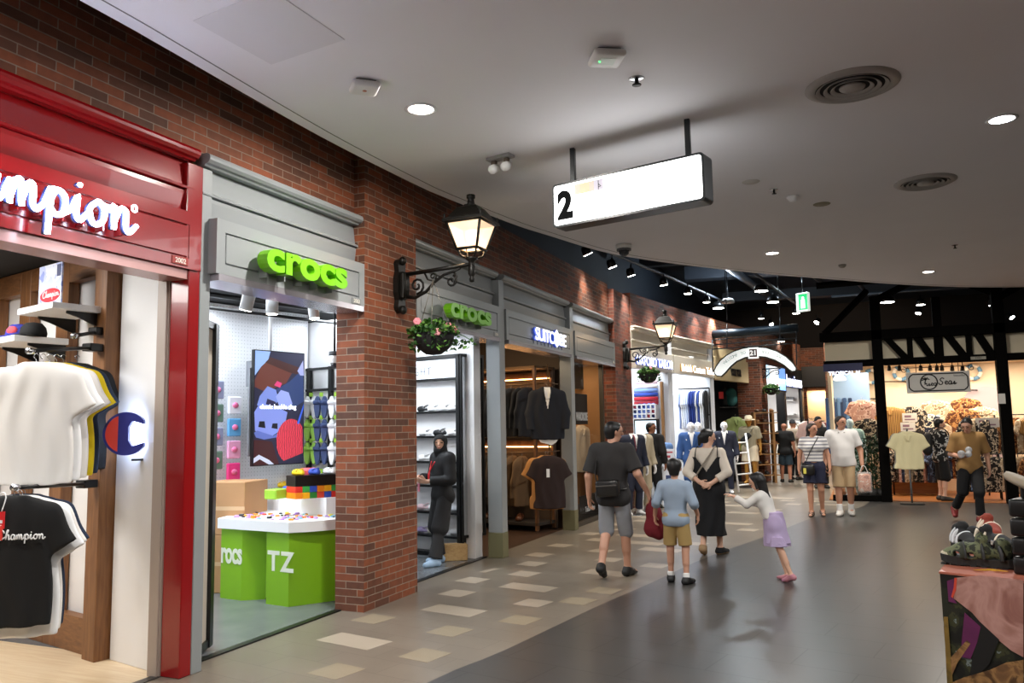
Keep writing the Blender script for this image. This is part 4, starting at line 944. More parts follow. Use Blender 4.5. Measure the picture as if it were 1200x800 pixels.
# cardboard cartons
CARD = mat('cardboard', 'b98d62', .8, var=.05)
def carton(label, x, y, z0, w, d, h, rz):
    t = thing('carton', label, 'box', (x, y, z0), rz, 'cartons stacked by the pegboard')
    M_ = Matrix.Translation((x, y, z0)) @ Matrix.Rotation(rz, 4, 'Z')
    b = MB(); b.box(-w / 2, -d / 2, 0, w / 2, d / 2, h, 0, .006, M_); b.build('box', CARD, t)
    b = MB(); b.box(-w / 2, -d / 2 - .0015, h * .5 - .02, w / 2, -d / 2, h * .5 + .02, 0, 0, M_); b.build('tape', mat('carton tape', 'd2b088', .4), t)
    b = MB(); b.box(w * .18, -d / 2 - .002, h * .2, w * .2, -d / 2, h * .32, 0, 0, M_); b.box(w * .15, -d / 2 - .002, h * .19, w * .36, -d / 2, h * .2, 0, 0, M_); b.build('printed_arrows', mat('carton ink', '5a4028', .7), t)
carton('lower brown carton standing on the concrete floor', -6.3, 6.95, 0, .5, .5, .6, .2)
carton('upper brown carton stacked under the charm packs', -6.3, 6.95, .6, .5, .5, .55, .22)
# charm packs on the panel
pk = thing('charm_pack', 'x', 'charm pack', group='charm packs on the white panel')
b = MB(); b.box(-.085, -.1, 0, .085, .1, .035, 0, .01); b.build('card', mat('pack white', 'e6e8f4', .4), pk)
b = MB(); b.ball((0, .0, .04), (.042, .034, .012), 8); b.build('blister', mat('pack pink', 'e87aa8', .3), pk)
pcs = ['c8c4ec', '62a8e0', 'e8a8d0', 'e83c8c', 'b8b0e8']; nm = ['topmost lilac', 'second pale blue', 'third pink', 'fourth magenta', 'lowest violet']
for i in range(5):
    x_, z_ = at(281, 483 + i * 23.5, x=-6.6), 0
    q = MB_ @ Vector((.19, 1.98 - i * .25, .12)); Mq = plane_frame(q, DV, (.976, -.218, 0))
    o = pk if i == 0 else dup(pk, q); o.matrix_basis = Mq; o['label'] = nm[i] + ' charm pack in the column on the white panel'
    if i: remat(o, mat('pack white'), mat('pack ' + pcs[i], pcs[i], .4))
for i in range(4):
    q = MB_ @ Vector((-.04, 2.15 - i * .26, .12)); o = dup(pk, q); o.matrix_basis = plane_frame(q, DV, (.976, -.218, 0)); o['label'] = ['topmost', 'second', 'third', 'lowest'][i] + ' charm pack beside the black door frame'
    remat(o, mat('pack white'), mat('pack dark ' + str(i % 2), ['8a8fae', '5f7a6c'][i % 2], .4))
# footwear wall at the rear
g0 = dep(404, 480, 9.7); MR = plane_frame((g0.x, g0.y, 0), -DU, -DV)      # side wall behind the brick pillar, facing the viewer
lr = lambda px, py, d=0.: MR.inverted() @ (lambda n_, p_: Vector(C_P + _ray(px, py) * ((n_ @ (p_ - C_P)) / (n_ @ _ray(px, py)))))(np.array(-DV), np.array(MR @ Vector((0, 0, d))))
b = MB(); b.box(-3.5, 0, -.12, .9, 3.05, -.06, 0, 0, MR); b.build('wall_partition', mat('white shop paint', 'e9e9ea', .6), label='white side wall of the clog shop behind the brick pillar', cat='wall', kind='structure')
r = thing('display_grid', 'black grid rack carrying sandals behind the screen', 'rack', MR @ Vector((-.4, 0, .0)))
for px in (361, 386, 412): x = lr(px, 480).x; b = MB(); b.box(x - .03, 0, -.04, x + .03, lr(386, 429).y, .0, 0, 0, MR); b.build('upright', BLACK, r)
for py in (431, 456, 541): z = lr(386, py).y; b = MB(); b.box(-1.2, z - .015, -.03, .5, z + .015, .01, 0, 0, MR); b.build('rail', BLACK, r)
so = thing('sandal_pair', 'x', 'shoe', group='sandals hanging on the grid rack')
b = MB()
for s_ in (-1, 1): b.prism([(s_ * .05 + .045 * math.cos(q) * (1 if math.sin(q) > 0 else .85), .135 * math.sin(q)) for q in np.linspace(0, 6.283, 17)[:-1]], 0, .03)
b.build('sole', mat('sandal white', 'e8eaec', .6), so)
b = MB()
for s_ in (-1, 1): b.tube(cat_rom([(s_ * .05 - .05, .05, .02), (s_ * .05 - .02, .06, .06), (s_ * .05 + .02, .06, .06), (s_ * .05 + .05, .05, .02)], 4), .024, 6, 0, False, None, True, .5)
b.build('strap', mat('sandal white', 'e8eaec', .6), so)
b = MB(); b.box(-.02, .13, .0, .02, .18, .02); b.build('hook_tag', mat('lime card', '9acb3a', .5), so)
k = 0
for ci, (px, cols) in enumerate(((365, 'lime'), (377, 'navy'), (394, 'white'), (407, 'grey'))):
    for row in range(4):
        q2 = lr(px, [477, 504, 531, 567][row], .12); cn = cols if row < 3 else ('white' if ci == 1 else 'black')
        q = MR @ q2; Mq = plane_frame(q, -DU, -DV) @ Matrix.Rotation(.25, 4, 'Y')
        o = so if k == 0 else dup(so, q); o.matrix_basis = Mq
        o['label'] = '%s sandal pair, %s from the top in the %s column of the grid rack' % (cn, ['first', 'second', 'third', 'fourth'][row], ['first', 'second', 'third', 'fourth'][ci])
        mm = dict(lime=mat('sandal lime', 'a8d85a', .6), navy=mat('sandal navy', '3c4d78', .6), grey=mat('sandal grey', '9aa0a8', .6), black=mat('sandal black', '22242a', .6)).get(cn)
        if mm and k: remat(o, mat('sandal white'), mm)
        k += 1
so['label'] = 'white sandal pair, first from the top in the first column of the grid rack'
# shop spotlights and dome camera
def track_spot(label, p, tgt, m=WHITE, group='white spotlights in the clog shop', r=.045, L=.2):
    t = thing('spotlight', label, 'spotlight', p, group=group); d = (Vector(tgt) - Vector(p)).normalized()
    b = MB(); b.tube([Vector(p) - d * L / 2, Vector(p) + d * L / 2], r, 14); bl = b.build('barrel', m, t)
    b = MB(); b.tube([Vector(p) + d * L / 2, Vector(p) + d * (L / 2 + .004)], r * .85, 14); b.build('lens', mat('lamp lens', 'fff6e8', .4, emit=14.), t.children[0] if t.children else bl)
    b = MB(); b.tube([Vector(p) - d * L * .1, (p[0], p[1], 3.18)], .012, 6); b.build('stem', BLACK, t)
    return t
for lb, px, py, D_, L_, tg in (('leftmost white spotlight under the clog shop ceiling', 292, 346, 6.9, .26, (-.3, 0, -1)), ('white spotlight above the screen pole', 319, 354, 7.4, .22, (0, 0, -1)), ('white spotlight near the brick pillar in the clog shop', 367, 360, 8.4, .24, (.15, 0, -1)),
                            ('small white spotlight at the rear left of the grid rack', 365, 401, 10.6, .22, (-.2, .3, -1)), ('small white spotlight at the rear right above the grid rack', 397, 398, 10.6, .22, (.2, .3, -1))):
    p = dep(px, py, D_); track_spot(lb, p, p + Vector(tg), r=.055 if D_ < 9 else .05, L=L_)
b = MB(); 
for dx in (0, .9): 
    p = MB_ @ Vector((-.6, 3.0, .5 + dx)); q = MB_ @ Vector((2.6, 3.0, .5 + dx)); b.tube([p, q], .02, 6); b.tube([p + Vector((0, 0, .15)), q + Vector((0, 0, .15))], .035, 6)
b.build('ceiling_track', BLACK, label='black tracks and pipes under the clog shop ceiling', cat='track')
p = dep(392, 420, 8.6); t = thing('dome_camera', 'white dome camera on a black drop pole in the clog shop', 'camera', p)
b = MB(); b.lathe([(.055, .03), (.06, .0), (.055, -.04), (.04, -.055)], 18, p); b.build('housing', WHITE, t)
b = MB(); b.lathe([(.06, .03), (.06, .075), (.02, .08)], 18, p); b.build('collar', mat('grey collar', '4a4d52', .5), t)
b = MB(); b.lathe([(.045, -.05), (.03, -.09), (.001, -.1)], 16, p); b.build('dome', mat('smoked dome', '30333a', .1), t)
b = MB(); b.tube([p + Vector((0, 0, .07)), Vector((p.x, p.y, 3.18))], .012, 6); b.build('pole', BLACK, t)
# ------------------------------------------------------------------ ceiling fittings
def atp(px, py, p0, n):
    d = _ray(px, py); n = np.array(n, float); t = (n @ (np.array(p0, float) - C_P)) / (n @ d); return Vector(C_P + d * t)
def downlight(label, x, y, col='fff4e6', em=26., W_=66, r=.085, lc=(1, .95, .88)):
    t = thing('downlight', label, 'ceiling light', (x, y, CZ), group='round downlights in the plaster ceiling')
    b = MB(); b.lathe([(r, 0), (r + .02, -.002), (r + .025, -.008), (r, -.012), (r * .96, -.006)], 28, (x, y, CZ), cap=False); b.build('trim_ring', WHITE, t)
    b = MB(); b.lathe([(.001, -.005), (r, -.005), (r, -.002), (.001, -.002)], 28, (x, y, CZ)); b.build('diffuser', mat('downlight ' + col, col, .4, emit=em), t)
    lamp('downlight_lamp', 'AREA', (x, y, CZ - .02), W_, lc, .17, None, (x, y, 0), parent=t)
    return t
downlight('warm round downlight nearest the red shopfront', -2.99, 5.25, r=.1)
downlight('cool white round downlight at the far right of the ceiling', 1.226, 7.525, 'fbfdff', 30., 66, .095, (.95, .98, 1))
downlight('warm round downlight beyond the hanging directory sign', -1.036, 12.14)
downlight('warm round downlight near the ceiling edge above the shirt shop', 1.2, 14.97)
for x, y in ((-2.6, -1.0), (1.4, 1.2), (-1.8, 1.6), (4.5, 3), (5, 7.5), (5.5, 12)): downlight('round downlight outside the picture', x, y)
def vent(label, x, y, R_):
    t = thing('ceiling_vent', label, 'air vent', (x, y, CZ), group='round air diffusers')
    b = MB(); b.lathe([(R_ * .78, -.02), (R_ * .82, -.028), (R_, -.004), (R_, 0), (R_ * .78, 0)], 36, (x, y, CZ), cap=False); b.build('outer_ring', mat('vent grey', 'a5a29e', .5), t)
    b = MB(); b.lathe([(.001, -.0015), (R_ * .8, -.0015), (R_ * .8, 0), (.001, 0)], 36, (x, y, CZ)); b.build('throat', mat('vent dark', '1c1b1a', .8), t)
    for k in (.68, .52, .37): b = MB(); b.lathe([(R_ * k, -.012), (R_ * (k + .085), -.03), (R_ * (k + .09), -.027), (R_ * (k + .02), -.006)], 36, (x, y, CZ), cap=False); b.build('ring', mat('vent grey', 'a5a29e', .5), t)
    b = MB(); b.lathe([(.001, -.03), (R_ * .26, -.026), (R_ * .28, -.012), (.001, -.005)], 30, (x, y, CZ)); b.build('centre_disc', mat('vent grey', 'a5a29e', .5), t)
vent('larger round air diffuser near the directory sign', .09, 6.26, .33); vent('smaller looking round air diffuser farther along', .77, 9.22, .3)
def ap(label, x, y, rz, w, kind):
    t = thing('wifi_access_point', label, 'access point', (x, y, CZ), rz); Mx = Matrix.Translation((x, y, CZ)) @ Matrix.Rotation(rz, 4, 'Z')
    b = MB(); b.box(-w / 2, -w / 2, -.06, w / 2, w / 2, -.012, 0, .025, Mx, 3); b.build('cover', mat('off white plastic', 'd8d8d6', .4), t)
    b = MB(); b.box(-w * .35, -w * .35, -.015, w * .35, w * .35, 0, 0, 0, Mx); b.build('mount', mat('grey plastic', '55575a', .6), t)
    if kind: b = MB(); b.box(-w * .25, -w * .22, -.0625, w * .25, w * .22, -.0595, 0, .001, Mx); b.build('recess', mat('pale green plastic', 'cdd9d0', .4), t); b = MB(); b.ball((-.05, .0, -.063), .006, 8, 0, Mx); b.build('indicator', mat('green led', '40ff70', .3, emit=4.), t)
    else: b = MB(); b.lathe([(.001, -.0615), (.016, -.0615), (.016, -.0595), (.001, -.0595)], 12, (0, 0, 0), 0, Mx); b.build('logo_mark', mat('copper mark', 'b06a4a', .5), t)
ap('plain square wireless box near the warm downlight', -3.12, 4.67, .75, .2, 0); ap('rounded wireless box with green light above the sign', -1.41, 4.97, .55, .22, 1)
def sprink(label, x, y, s=1.):
    t = thing('sprinkler', label, 'sprinkler', (x, y, CZ), group='ceiling sprinklers')
    b = MB(); b.lathe([(.045 * s, 0), (.04 * s, -.006), (.018 * s, -.01), (.001, -.01)], 16, (x, y, CZ)); b.build('rosette', CHROME, t)
    b = MB(); b.lathe([(.012 * s, -.01), (.012 * s, -.04), (.026 * s, -.045), (.026 * s, -.05), (.001, -.052)], 12, (x, y, CZ)); b.build('head', BLACK, t)
sprink('sprinkler just behind the rounded wireless box', -1.33, 5.447, 1.3); sprink('sprinkler beside the blank ceiling cover', -.70, 8.79); sprink('sprinkler near the far ceiling edge', 1.39, 12.85)
t = thing('smoke_detector', 'white smoke detector beyond the directory sign', 'smoke detector', (-.536, 9.158, CZ))
b = MB(); b.lathe([(.065, 0), (.065, -.02), (.05, -.04), (.035, -.06), (.001, -.062)], 20, (-.536, 9.158, CZ)); b.build('housing', WHITE, t)
b = MB(); b.lathe([(.09, 0), (.085, -.004), (.001, -.006)], 24, (-.89, 8.393, CZ)); b.build('ceiling_cover', mat('pale cover', 'c4c2be', .6), label='round blank white cover flush in the ceiling', cat='cover')
b = MB(); b.lathe([(.095, 0), (.09, -.006), (.001, -.008)], 24, (-.257, 9.643, CZ)); b.build('ceiling_cover', mat('olive cover', '8a8470', .6), label='round olive grey cover flush in the ceiling', cat='cover')
b = MB(); b.lathe([(.06, 0), (.055, -.03), (.03, -.05), (.001, -.05)], 14, (-.114, 13.62, CZ)); b.build('ceiling_sensor', mat('grey sensor', '9a958e', .6), label='small grey sensor near the far ceiling edge', cat='sensor')
t = thing('emergency_light', 'twin headed emergency light on the ceiling', 'emergency light', (-2.89, 6.53, CZ)); Mx = Matrix.Translation((-2.89, 6.53, CZ)) @ Matrix.Rotation(-.2, 4, 'Z')
b = MB(); b.box(-.13, -.05, -.03, .13, .05, 0, 0, .004, Mx); b.build('base', mat('grey plastic light', '9c9c9a', .5), t)
for s_ in (-1, 1):
    b = MB(); b.box(s_ * .07 - .025, -.02, -.07, s_ * .07 + .025, .02, -.03, 0, .004, Mx); b.build('bracket', mat('bronze bracket', '5f5248', .5), t)
    b = MB(); b.tube([Mx @ Vector((s_ * .07, .03, -.09)), Mx @ Vector((s_ * .07 + .01, -.045, -.125))], .042, 14); b.build('lamp_head', mat('off white plastic', 'd8d8d6', .4), t)
t = thing('dome_camera', 'white dome camera at the ceiling edge above the suit shop', 'camera', (-2.85, 10.6, CZ)); p = (-2.85, 10.6, CZ)
b = MB(); b.lathe([(.11, 0), (.115, -.04), (.1, -.06)], 22, p); b.build('housing', mat('off white plastic', 'd8d8d6', .4), t)
b = MB(); b.lathe([(.1, -.055), (.1, -.085), (.07, -.085)], 22, p); b.build('collar', mat('grey plastic', '55575a', .6), t)
b = MB(); b.lathe([(.075, -.08), (.065, -.13), (.03, -.16), (.001, -.165)], 18, p); b.build('dome', mat('smoked dome', '30333a', .1), t)
# access hatch
hp = [(-3.554, 3.483), (-3.518, 4.147), (-2.869, 4.069), (-2.899, 3.40)]; b = MB(); b.prism(hp, CZ - .004, CZ)
b.build('ceiling_hatch', mat('hatch plaster', 'dadade', .7), label='flush rectangular hatch in the ceiling near the red shopfront', cat='hatch')
# ------------------------------------------------------------------ hanging directory sign
s1, s2 = Vector((-2.223, 6.629, CZ)), Vector((-1.154, 6.39, CZ)); su = (s2 - s1).normalized(); sn = Vector((su.y, -su.x, 0)); mid = (s1 + s2) / 2; th = .17
p0 = mid + sn * th / 2; TL_ = atp(647, 217, p0, sn); BL_ = atp(649, 266, p0, sn); TR_ = atp(825, 177, p0, sn); BR_ = atp(827, 236, p0, sn)
z1 = (TL_.z + TR_.z) / 2; z0 = (BL_.z + BR_.z) / 2; w_ = ((TR_ - TL_).dot(su) + (BR_ - BL_).dot(su)) / 2
MS = plane_frame((TL_.x, TL_.y, z0), su, sn); hh = z1 - z0
sg = thing('directory_sign', 'lit white directory box sign hanging from the ceiling', 'sign', (mid.x, mid.y, z0))
def rrect(x0, y0, x1, y1, r, n=5):
    P = []
    for cx, cy, a in ((x1 - r, y1 - r, 0), (x0 + r, y1 - r, 90), (x0 + r, y0 + r, 180), (x1 - r, y0 + r, 270)): P += [(cx + r * math.cos(math.radians(a + 90 * k / n)), cy + r * math.sin(math.radians(a + 90 * k / n))) for k in range(n + 1)]
    return P
b = MB(); b.prism(rrect(0, 0, w_, hh, .035), -th, 0, 0, MS); b.build('housing', mat('sign charcoal', '24292b', .3), sg)
for nm_, a, c_ in (('face', 0, .004), ('rear_face', -th - .004, -th)): b = MB(); b.prism(rrect(.02, .02, w_ - .02, hh - .02, .025), a, c_, 0, MS); b.build(nm_, mat('lit sign face', 'ffffff', .4, emit=2.6), sg)
v, f = text('2', .33, .002, .017, align='LEFT'); b = MB(); b.add([(p[0] * .9, p[1], p[2]) for p in v], f, 0, False, MS @ Matrix.Translation((.06, hh * .2, .006))); b.build('numeral', mat('sign print', '0a0c0d', .8, spec=.1), sg)
b = MB(); b.box(.235, hh * .66, .004, .43, hh * .90, .0052, 0, 0, MS); b.build('inset_panel', mat('lit peach panel', 'c4b6aa', .5, emit=.25), sg)
b = MB(); b.box(.29, hh * .66, .0052, .385, hh * .88, .0058, 0, 0, MS); b.build('inset_warm_patch', mat('lit peach patch', 'd8b090', .5, emit=.35), sg)
b = MB(); b.box(.43, hh * .66, .004, .52, hh * .90, .0052, 0, 0, MS); b.build('inset_lilac_panel', mat('lit lilac panel', 'bdb8c8', .5, emit=.2), sg)
b = MB(); b.tube([MS @ Vector((.475, hh * .67, .006)), MS @ Vector((.475, hh * .88, .006))], .003, 5); b.tube([MS @ Vector((.475, hh * .8, .006)), MS @ Vector((.5, hh * .74, .006)), MS @ Vector((.478, hh * .73, .006))], .003, 5); b.build('inset_mark', mat('sign print', '0a0c0d', .8, spec=.1), sg)
for s_ in (s1, s2): b = MB(); b.box(-.022, -.022, z1 - .01 - CZ, .022, .022, 0, 0, .003, Matrix.Translation(s_)); b.build('hanging_rod', mat('sign charcoal', '24292b', .3), sg)
# ------------------------------------------------------------------ street style wall lamps with baskets
IRON = mat('dark iron', '15130f', .45, metal=.3)
AMB = mat('amber glass', 'ffe4c8', .35, emit=.62, ecol='ffdcb4', alpha=.75)
def spiral(c, r, a0, turns, s_=1, n=14): return [(c[0] + r * (1 - .8 * k / n) * math.cos(a0 + s_ * turns * 6.283 * k / n), c[1] + r * (1 - .8 * k / n) * math.sin(a0 + s_ * turns * 6.283 * k / n)) for k in range(n + 1)]
def wall_lamp(label):
    """model: wall plate at the origin, arm along +X"""
    t = thing('wall_lamp', label, 'wall lamp', group='street style wall lamps')
    b = MB(); Mp = Matrix(((0, 0, 1, 0), (1, 0, 0, 0), (0, 1, 0, 0), (0, 0, 0, 1)))
    out = [(.075 * math.cos(a), .30 + .075 * math.sin(a)) for a in np.linspace(0, 3.1416, 9)] + [(-.06, .2), (-.085, .1), (-.085, -.1), (-.06, -.2)] + [(.075 * math.cos(a), -.30 + .075 * math.sin(a)) for a in np.linspace(3.1416, 6.283, 9)] + [(.06, -.2), (.085, -.1), (.085, .1), (.06, .2)]
    out = [(x, z * .72 - .02) for x, z in out]; b.prism(out, 0, .05, 0, Mp)
    for zz in (.23, -.26): b.ball((.06, 0, zz), (.04, .045, .045), 12)
    b.box(.04, -.045, -.16, .10, .045, .12, 0, .02)
    for yy in (-.03, 0, .03): b.tube([(.1, yy, -.15), (.108, yy, 0), (.1, yy, .11)], .012, 6)
    b.build('wall_plate', IRON, t)
    b = MB(); b.tube([(.08, 0, .09), (.80, 0, .125)], .02, 10); b.build('arm', IRON, t)
    b = MB(); XZ = lambda P: [(p[0], 0, p[1]) for p in P]
    b.tube(XZ([(.09, -.13), (.2, -.15), (.32, -.10), (.42, -.01), (.52, .05), (.62, .07), (.70, .10)]), [.02, .018, .016, .016, .014, .013, .013], 8)
    b.tube(XZ(spiral((.22, -.03), .085, -1.6, 1.4)), .012, 6); b.tube(XZ(spiral((.60, -.02), .06, 1.2, 1.3, -1)), .011, 6); b.tube(XZ(spiral((.40, .045), .04, -1., 1.2)), .009, 6)
    b.tube(XZ([(.62, .08), (.66, .02), (.63, -.05)]), .01, 6); b.tube(XZ([(.30, .1), (.34, .02), (.40, .0)]), .01, 6); b.build('scrollwork', IRON, t)
    X = .82; b = MB(); b.lathe([(.001, -.05), (.022, -.045), (.028, -.02), (.018, 0), (.022, .01), (.034, .03), (.034, .1), (.028, .11), (.03, .15), (.055, .17), (.06, .19), (.001, .2)], 16, (X, 0, 0)); b.build('stem', IRON, t)
    z0, z1, z2 = .19, .265, .52; w0, w1, w2 = .048, .105, .178
    b = MB()
    for sx in (1, -1):
        for sy in (1, -1):
            b.tube(cat_rom([(X + sx * w0, sy * w0, z0), (X + sx * w0 * 1.7, sy * w0 * 1.7, z0 + .02), (X + sx * w1 * .9, sy * w1 * .9, z1)], 4), .011, 6)
            b.tube([(X + sx * w1, sy * w1, z1), (X + sx * w2, sy * w2, z2)], .013, 6)
            b.lathe([(.016, 0), (.01, .02), (.016, .045), (.001, .06)], 8, (X + sx * (w2 + .012), sy * (w2 + .012), z2 + .02))
    for w, z in ((w1, z1), (w2, z2)):
        for a in (0, 1): 
            for s_ in (1, -1): b.tube([(X - w, s_ * w, z), (X + w, s_ * w, z)] if a else [(X + s_ * w, -w, z), (X + s_ * w, w, z)], .015, 6)
    lf_ = b.build('lantern_frame', IRON, t)
    b = MB(); k = .97
    q = lambda w, z: [(X - w * k, -w * k, z), (X + w * k, -w * k, z), (X + w * k, w * k, z), (X - w * k, w * k, z)]
    P = q(w1, z1) + q(w2, z2); b.add(P, [(0, 1, 5, 4), (1, 2, 6, 5), (2, 3, 7, 6), (3, 0, 4, 7)]); b.build('glass', AMB, lf_)
    b = MB(); b.ball((X, 0, .40), (.05, .05, .062), 14); b.build('bulb', mat('warm bulb', 'fff0d8', .4, emit=9., ecol='ffe2b8'), lf_)
    b = MB(); prof = [(w2 + .03, z2), (w2 + .03, z2 + .025), (w2 - .01, z2 + .045), (.135, z2 + .10), (.10, z2 + .15), (.05, z2 + .17), (.05, z2 + .185)]
    vs = []; 
    for r_, z_ in prof: vs += [(X - r_, -r_, z_), (X + r_, -r_, z_), (X + r_, r_, z_), (X - r_, r_, z_)]
    fs_ = [(0, 1, 2, 3)[::-1]] + [(4 * i + j, 4 * i + (j + 1) % 4, 4 * i + 4 + (j + 1) % 4, 4 * i + 4 + j) for i in range(len(prof) - 1) for j in range(4)] + [tuple(range(4 * len(prof) - 4, 4 * len(prof)))]
    b.add(vs, fs_); b.lathe([(.05, 0), (.035, .02), (.03, .06), (.042, .07), (.042, .1), (.001, .11)], 14, (X, 0, z2 + .18)); b.build('roof', IRON, t)
    return t
def basket(label, flowers=('ee8f9c', 'f0a2a8')):
    t = thing('hanging_basket', label, 'hanging plant', group='flower baskets under the wall lamps')
    b = MB(); b.lathe([(.001, -.17), (.07, -.16), (.14, -.11), (.18, -.03), (.19, .02), (.175, .02), (.001, .0)], 24); b.build('bowl', mat('dark coco bowl', '1c1b1c', .8, bump=.5), t)
    rg = random.Random(5); b = MB()
    for i in range(900):
        a = rg.uniform(0, 6.283); rr = .23 * math.sqrt(rg.random()); z = .03 + rg.uniform(-.02, .13) * (1 - (rr / .26) ** 2)
        if rg.random() < .12: rr = rg.uniform(.19, .235); z = rg.uniform(-.13, .05)
        p = Vector((rr * math.cos(a), rr * math.sin(a), z)); s_ = rg.uniform(.012, .024)
        if i > 850: p = Vector((rg.uniform(.12, .38), rg.uniform(.1, .2), -.02 - .08 * rg.random()))
        Mx = Matrix.Translation(p) @ Matrix.Rotation(rg.uniform(0, 6.28), 4, 'Z') @ Matrix.Rotation(rg.uniform(-1, 1), 4, 'X') @ Matrix.Rotation(rg.uniform(-1, 1), 4, 'Y')
        b.add([(0, -s_, 0), (s_ * .8, -.2 * s_, .004), (s_ * .5, s_, .0), (0, s_ * 1.5, -.003), (-s_ * .5, s_, 0), (-s_ * .8, -.2 * s_, .004)], [(0, 1, 2, 3, 4, 5)], rg.choice((0, 0, 1)), False, Mx)
    b.tube(cat_rom([(.12, .1, .05), (.25, .15, .02), (.38, .2, -.06)], 5), .004, 5, 0)
    b.build('foliage', [mat('basket leaf dark', '2f5a22', .6), mat('basket leaf light', '5d8a34', .6)], t, kind='stuff')
    for i, (x, y, z) in enumerate(((-.13, -.13, .12), (.14, -.06, .08), (.18, -.03, .05), (.05, -.17, .02))):
        b = MB()
        for k in range(6): a = k * 1.05; b.ball((x + .018 * math.cos(a), y + .018 * math.sin(a) * .7, z + .018 * math.sin(a)), (.02, .014, .02), 8)
        b.ball((x, y - .012, z), .017, 8); b.build('flower', mat('petal ' + flowers[i % 2], flowers[i % 2], .6), t)
    for a in (.5, 2.6, 4.7): b = MB(); b.tube([(.18 * math.cos(a), .18 * math.sin(a), .02), (0, 0, .52)], .004, 5); b.build('chain', mat('galvanised chain', '8d8a82', .4, metal=.6), t)
    return t
wl = wall_lamp('nearest black iron wall lamp on the brick pillar between green signs'); q = at(466, 331, x=-4.30); move(wl, (-4.30, q.y, q.z - .02), 0, 1.04); LY, LZ = q.y, q.z
lamp('wall_lamp_light', 'POINT', (-4.30 + .855, q.y, q.z + .39), 14, (1, .72, .42), .08)
bk = basket('nearest basket of ivy and pink roses under the first wall lamp'); q = at(508, 394, y=LY - .02); move(bk, (q.x, LY - .02, q.z - .0), .4, 1.12)
wl2 = dup(wl, (0, 0, 0), 0, 'second black iron wall lamp beside the tailor signs'); q = at(731, 415, x=-4.30); move(wl2, (-4.30, q.y, q.z), .05, 1.04); L2 = q
lamp('wall_lamp_light', 'POINT', (-4.30 + .855, q.y, q.z + .41), 14, (1, .72, .42), .08)
q = at(760, 440, y=L2.y); dup(bk, (q.x, q.y, q.z + .02), 1.3, 'flower basket hanging in front of the tailor shop window')
P3x = Vector((-2.78, 24.3, 0))
q = at(884, 437, y=P3x.y - .1); wl3 = dup(wl, (q.x, P3x.y - .1, q.z), .05, 'black iron bracket holding the basket below the blue screen')
for ch in list(wl3.children):
    if ch.name.split('.')[0] in ('lantern_frame', 'roof', 'stem'):
        for g_ in list(ch.children): bpy.data.objects.remove(g_)
        bpy.data.objects.remove(ch)
wl3.scale = (1.04,) * 3; wl3.rotation_euler = (0, 0, .12)
q = at(904, 458, y=P3x.y - .15); dup(bk, q + Vector((0, 0, .05)), 2.2, 'third basket of green foliage below the blue screen')
# ------------------------------------------------------------------ open dark ceiling: ducts, beams, tracks and lamps
DUCT = mat('dark steel', '30363e', .5); BLUE = mat('blue lit patch tint', '586a80', .7)
def duct(label, name, path, r=None, box=None, m=DUCT, cat='pipe'):
    b = MB()
    if r: b.tube(path, r, 12)
    else:
        a, c = Vector(path[0]), Vector(path[1]); d = (c - a).normalized(); u = Vector((-d.y, d.x, 0)); w, h = box
        for sgn in (0,): b.add([a + u * w, a - u * w, a - u * w + Vector((0, 0, h)), a + u * w + Vector((0, 0, h)), c + u * w, c - u * w, c - u * w + Vector((0, 0, h)), c + u * w + Vector((0, 0, h))], [(0, 1, 2, 3), (7, 6, 5, 4), (0, 4, 5, 1), (1, 5, 6, 2), (2, 6, 7, 3), (3, 7, 4, 0)])
    return b.build(name, m, label=label, cat=cat)
duct('long black lighting track above the suit shop and tailor shops', 'lighting_track', [(-4.35, 11.5, 4.95), (-4.2, 14.5, 4.95), (-3.75, 17.5, 4.95), (-3.2, 22, 4.95)], .03, cat='track')
duct('second black lighting track over the middle of the passage', 'lighting_track', [(-2.0, 17.5, 4.95), (-1.4, 24, 4.95)], .03, cat='track')
duct('lighting track in front of the shirt shop', 'lighting_track', [(-.5, 22.6, 4.95), (5, 22.6, 4.95)], .03, cat='track')
for i, (x0, y0, x1, y1, z, w, h) in enumerate(((-4.9, 12, -2.2, 12.6, 5.6, .25, .3), (-4.8, 15.5, 2.5, 17, 5.7, .2, .25), (-4.6, 18.5, 4, 19.8, 5.4, .12, .2), (-4.2, 22, 6, 23.2, 5.6, .25, .35), (-3.8, 26, 6, 27, 5.5, .2, .3))):
    duct(['first', 'second', 'third', 'fourth', 'fifth'][i] + ' dark steel beam crossing the open ceiling', 'ceiling_beam', [(x0, y0, z), (x1, y1, z)], None, (w, h), DUCT, 'beam')
for i, (p, q) in enumerate((((-3.4, 12, 5.5), (-2.2, 27, 5.5)), ((-2.6, 12, 5.8), (-.6, 27, 5.8)), ((-.9, 15, 5.4), (.6, 27, 5.4)), ((1.2, 16.5, 5.6), (3.2, 27, 5.6)), ((-4.0, 16, 5.2), (3.5, 18.4, 5.3)))):
    duct(['first', 'second', 'third', 'fourth', 'fifth'][i] + ' dark pipe running under the open ceiling', 'ceiling_pipe', [p, q], (.1, .06, .05, .08, .05)[i])
for i, (x, y, w, d) in enumerate(((-4.4, 14.2, .5, 1.6), (-3.6, 16.2, .7, 1.2), (-2.9, 18.6, .8, 1.2))):
    b = MB(); b.box(x - w, y - d, 5.95, x + w, y + d, 6.05); b.build('lit_ceiling_patch', BLUE, label=['painted bluish lit patch of ceiling above the suit shop', 'painted bluish lit patch of ceiling above the second pillar', 'painted bluish lit patch of ceiling above the tailor shop'][i], cat='panel')  # bluish lit patches of the ceiling, their light put into the board colour
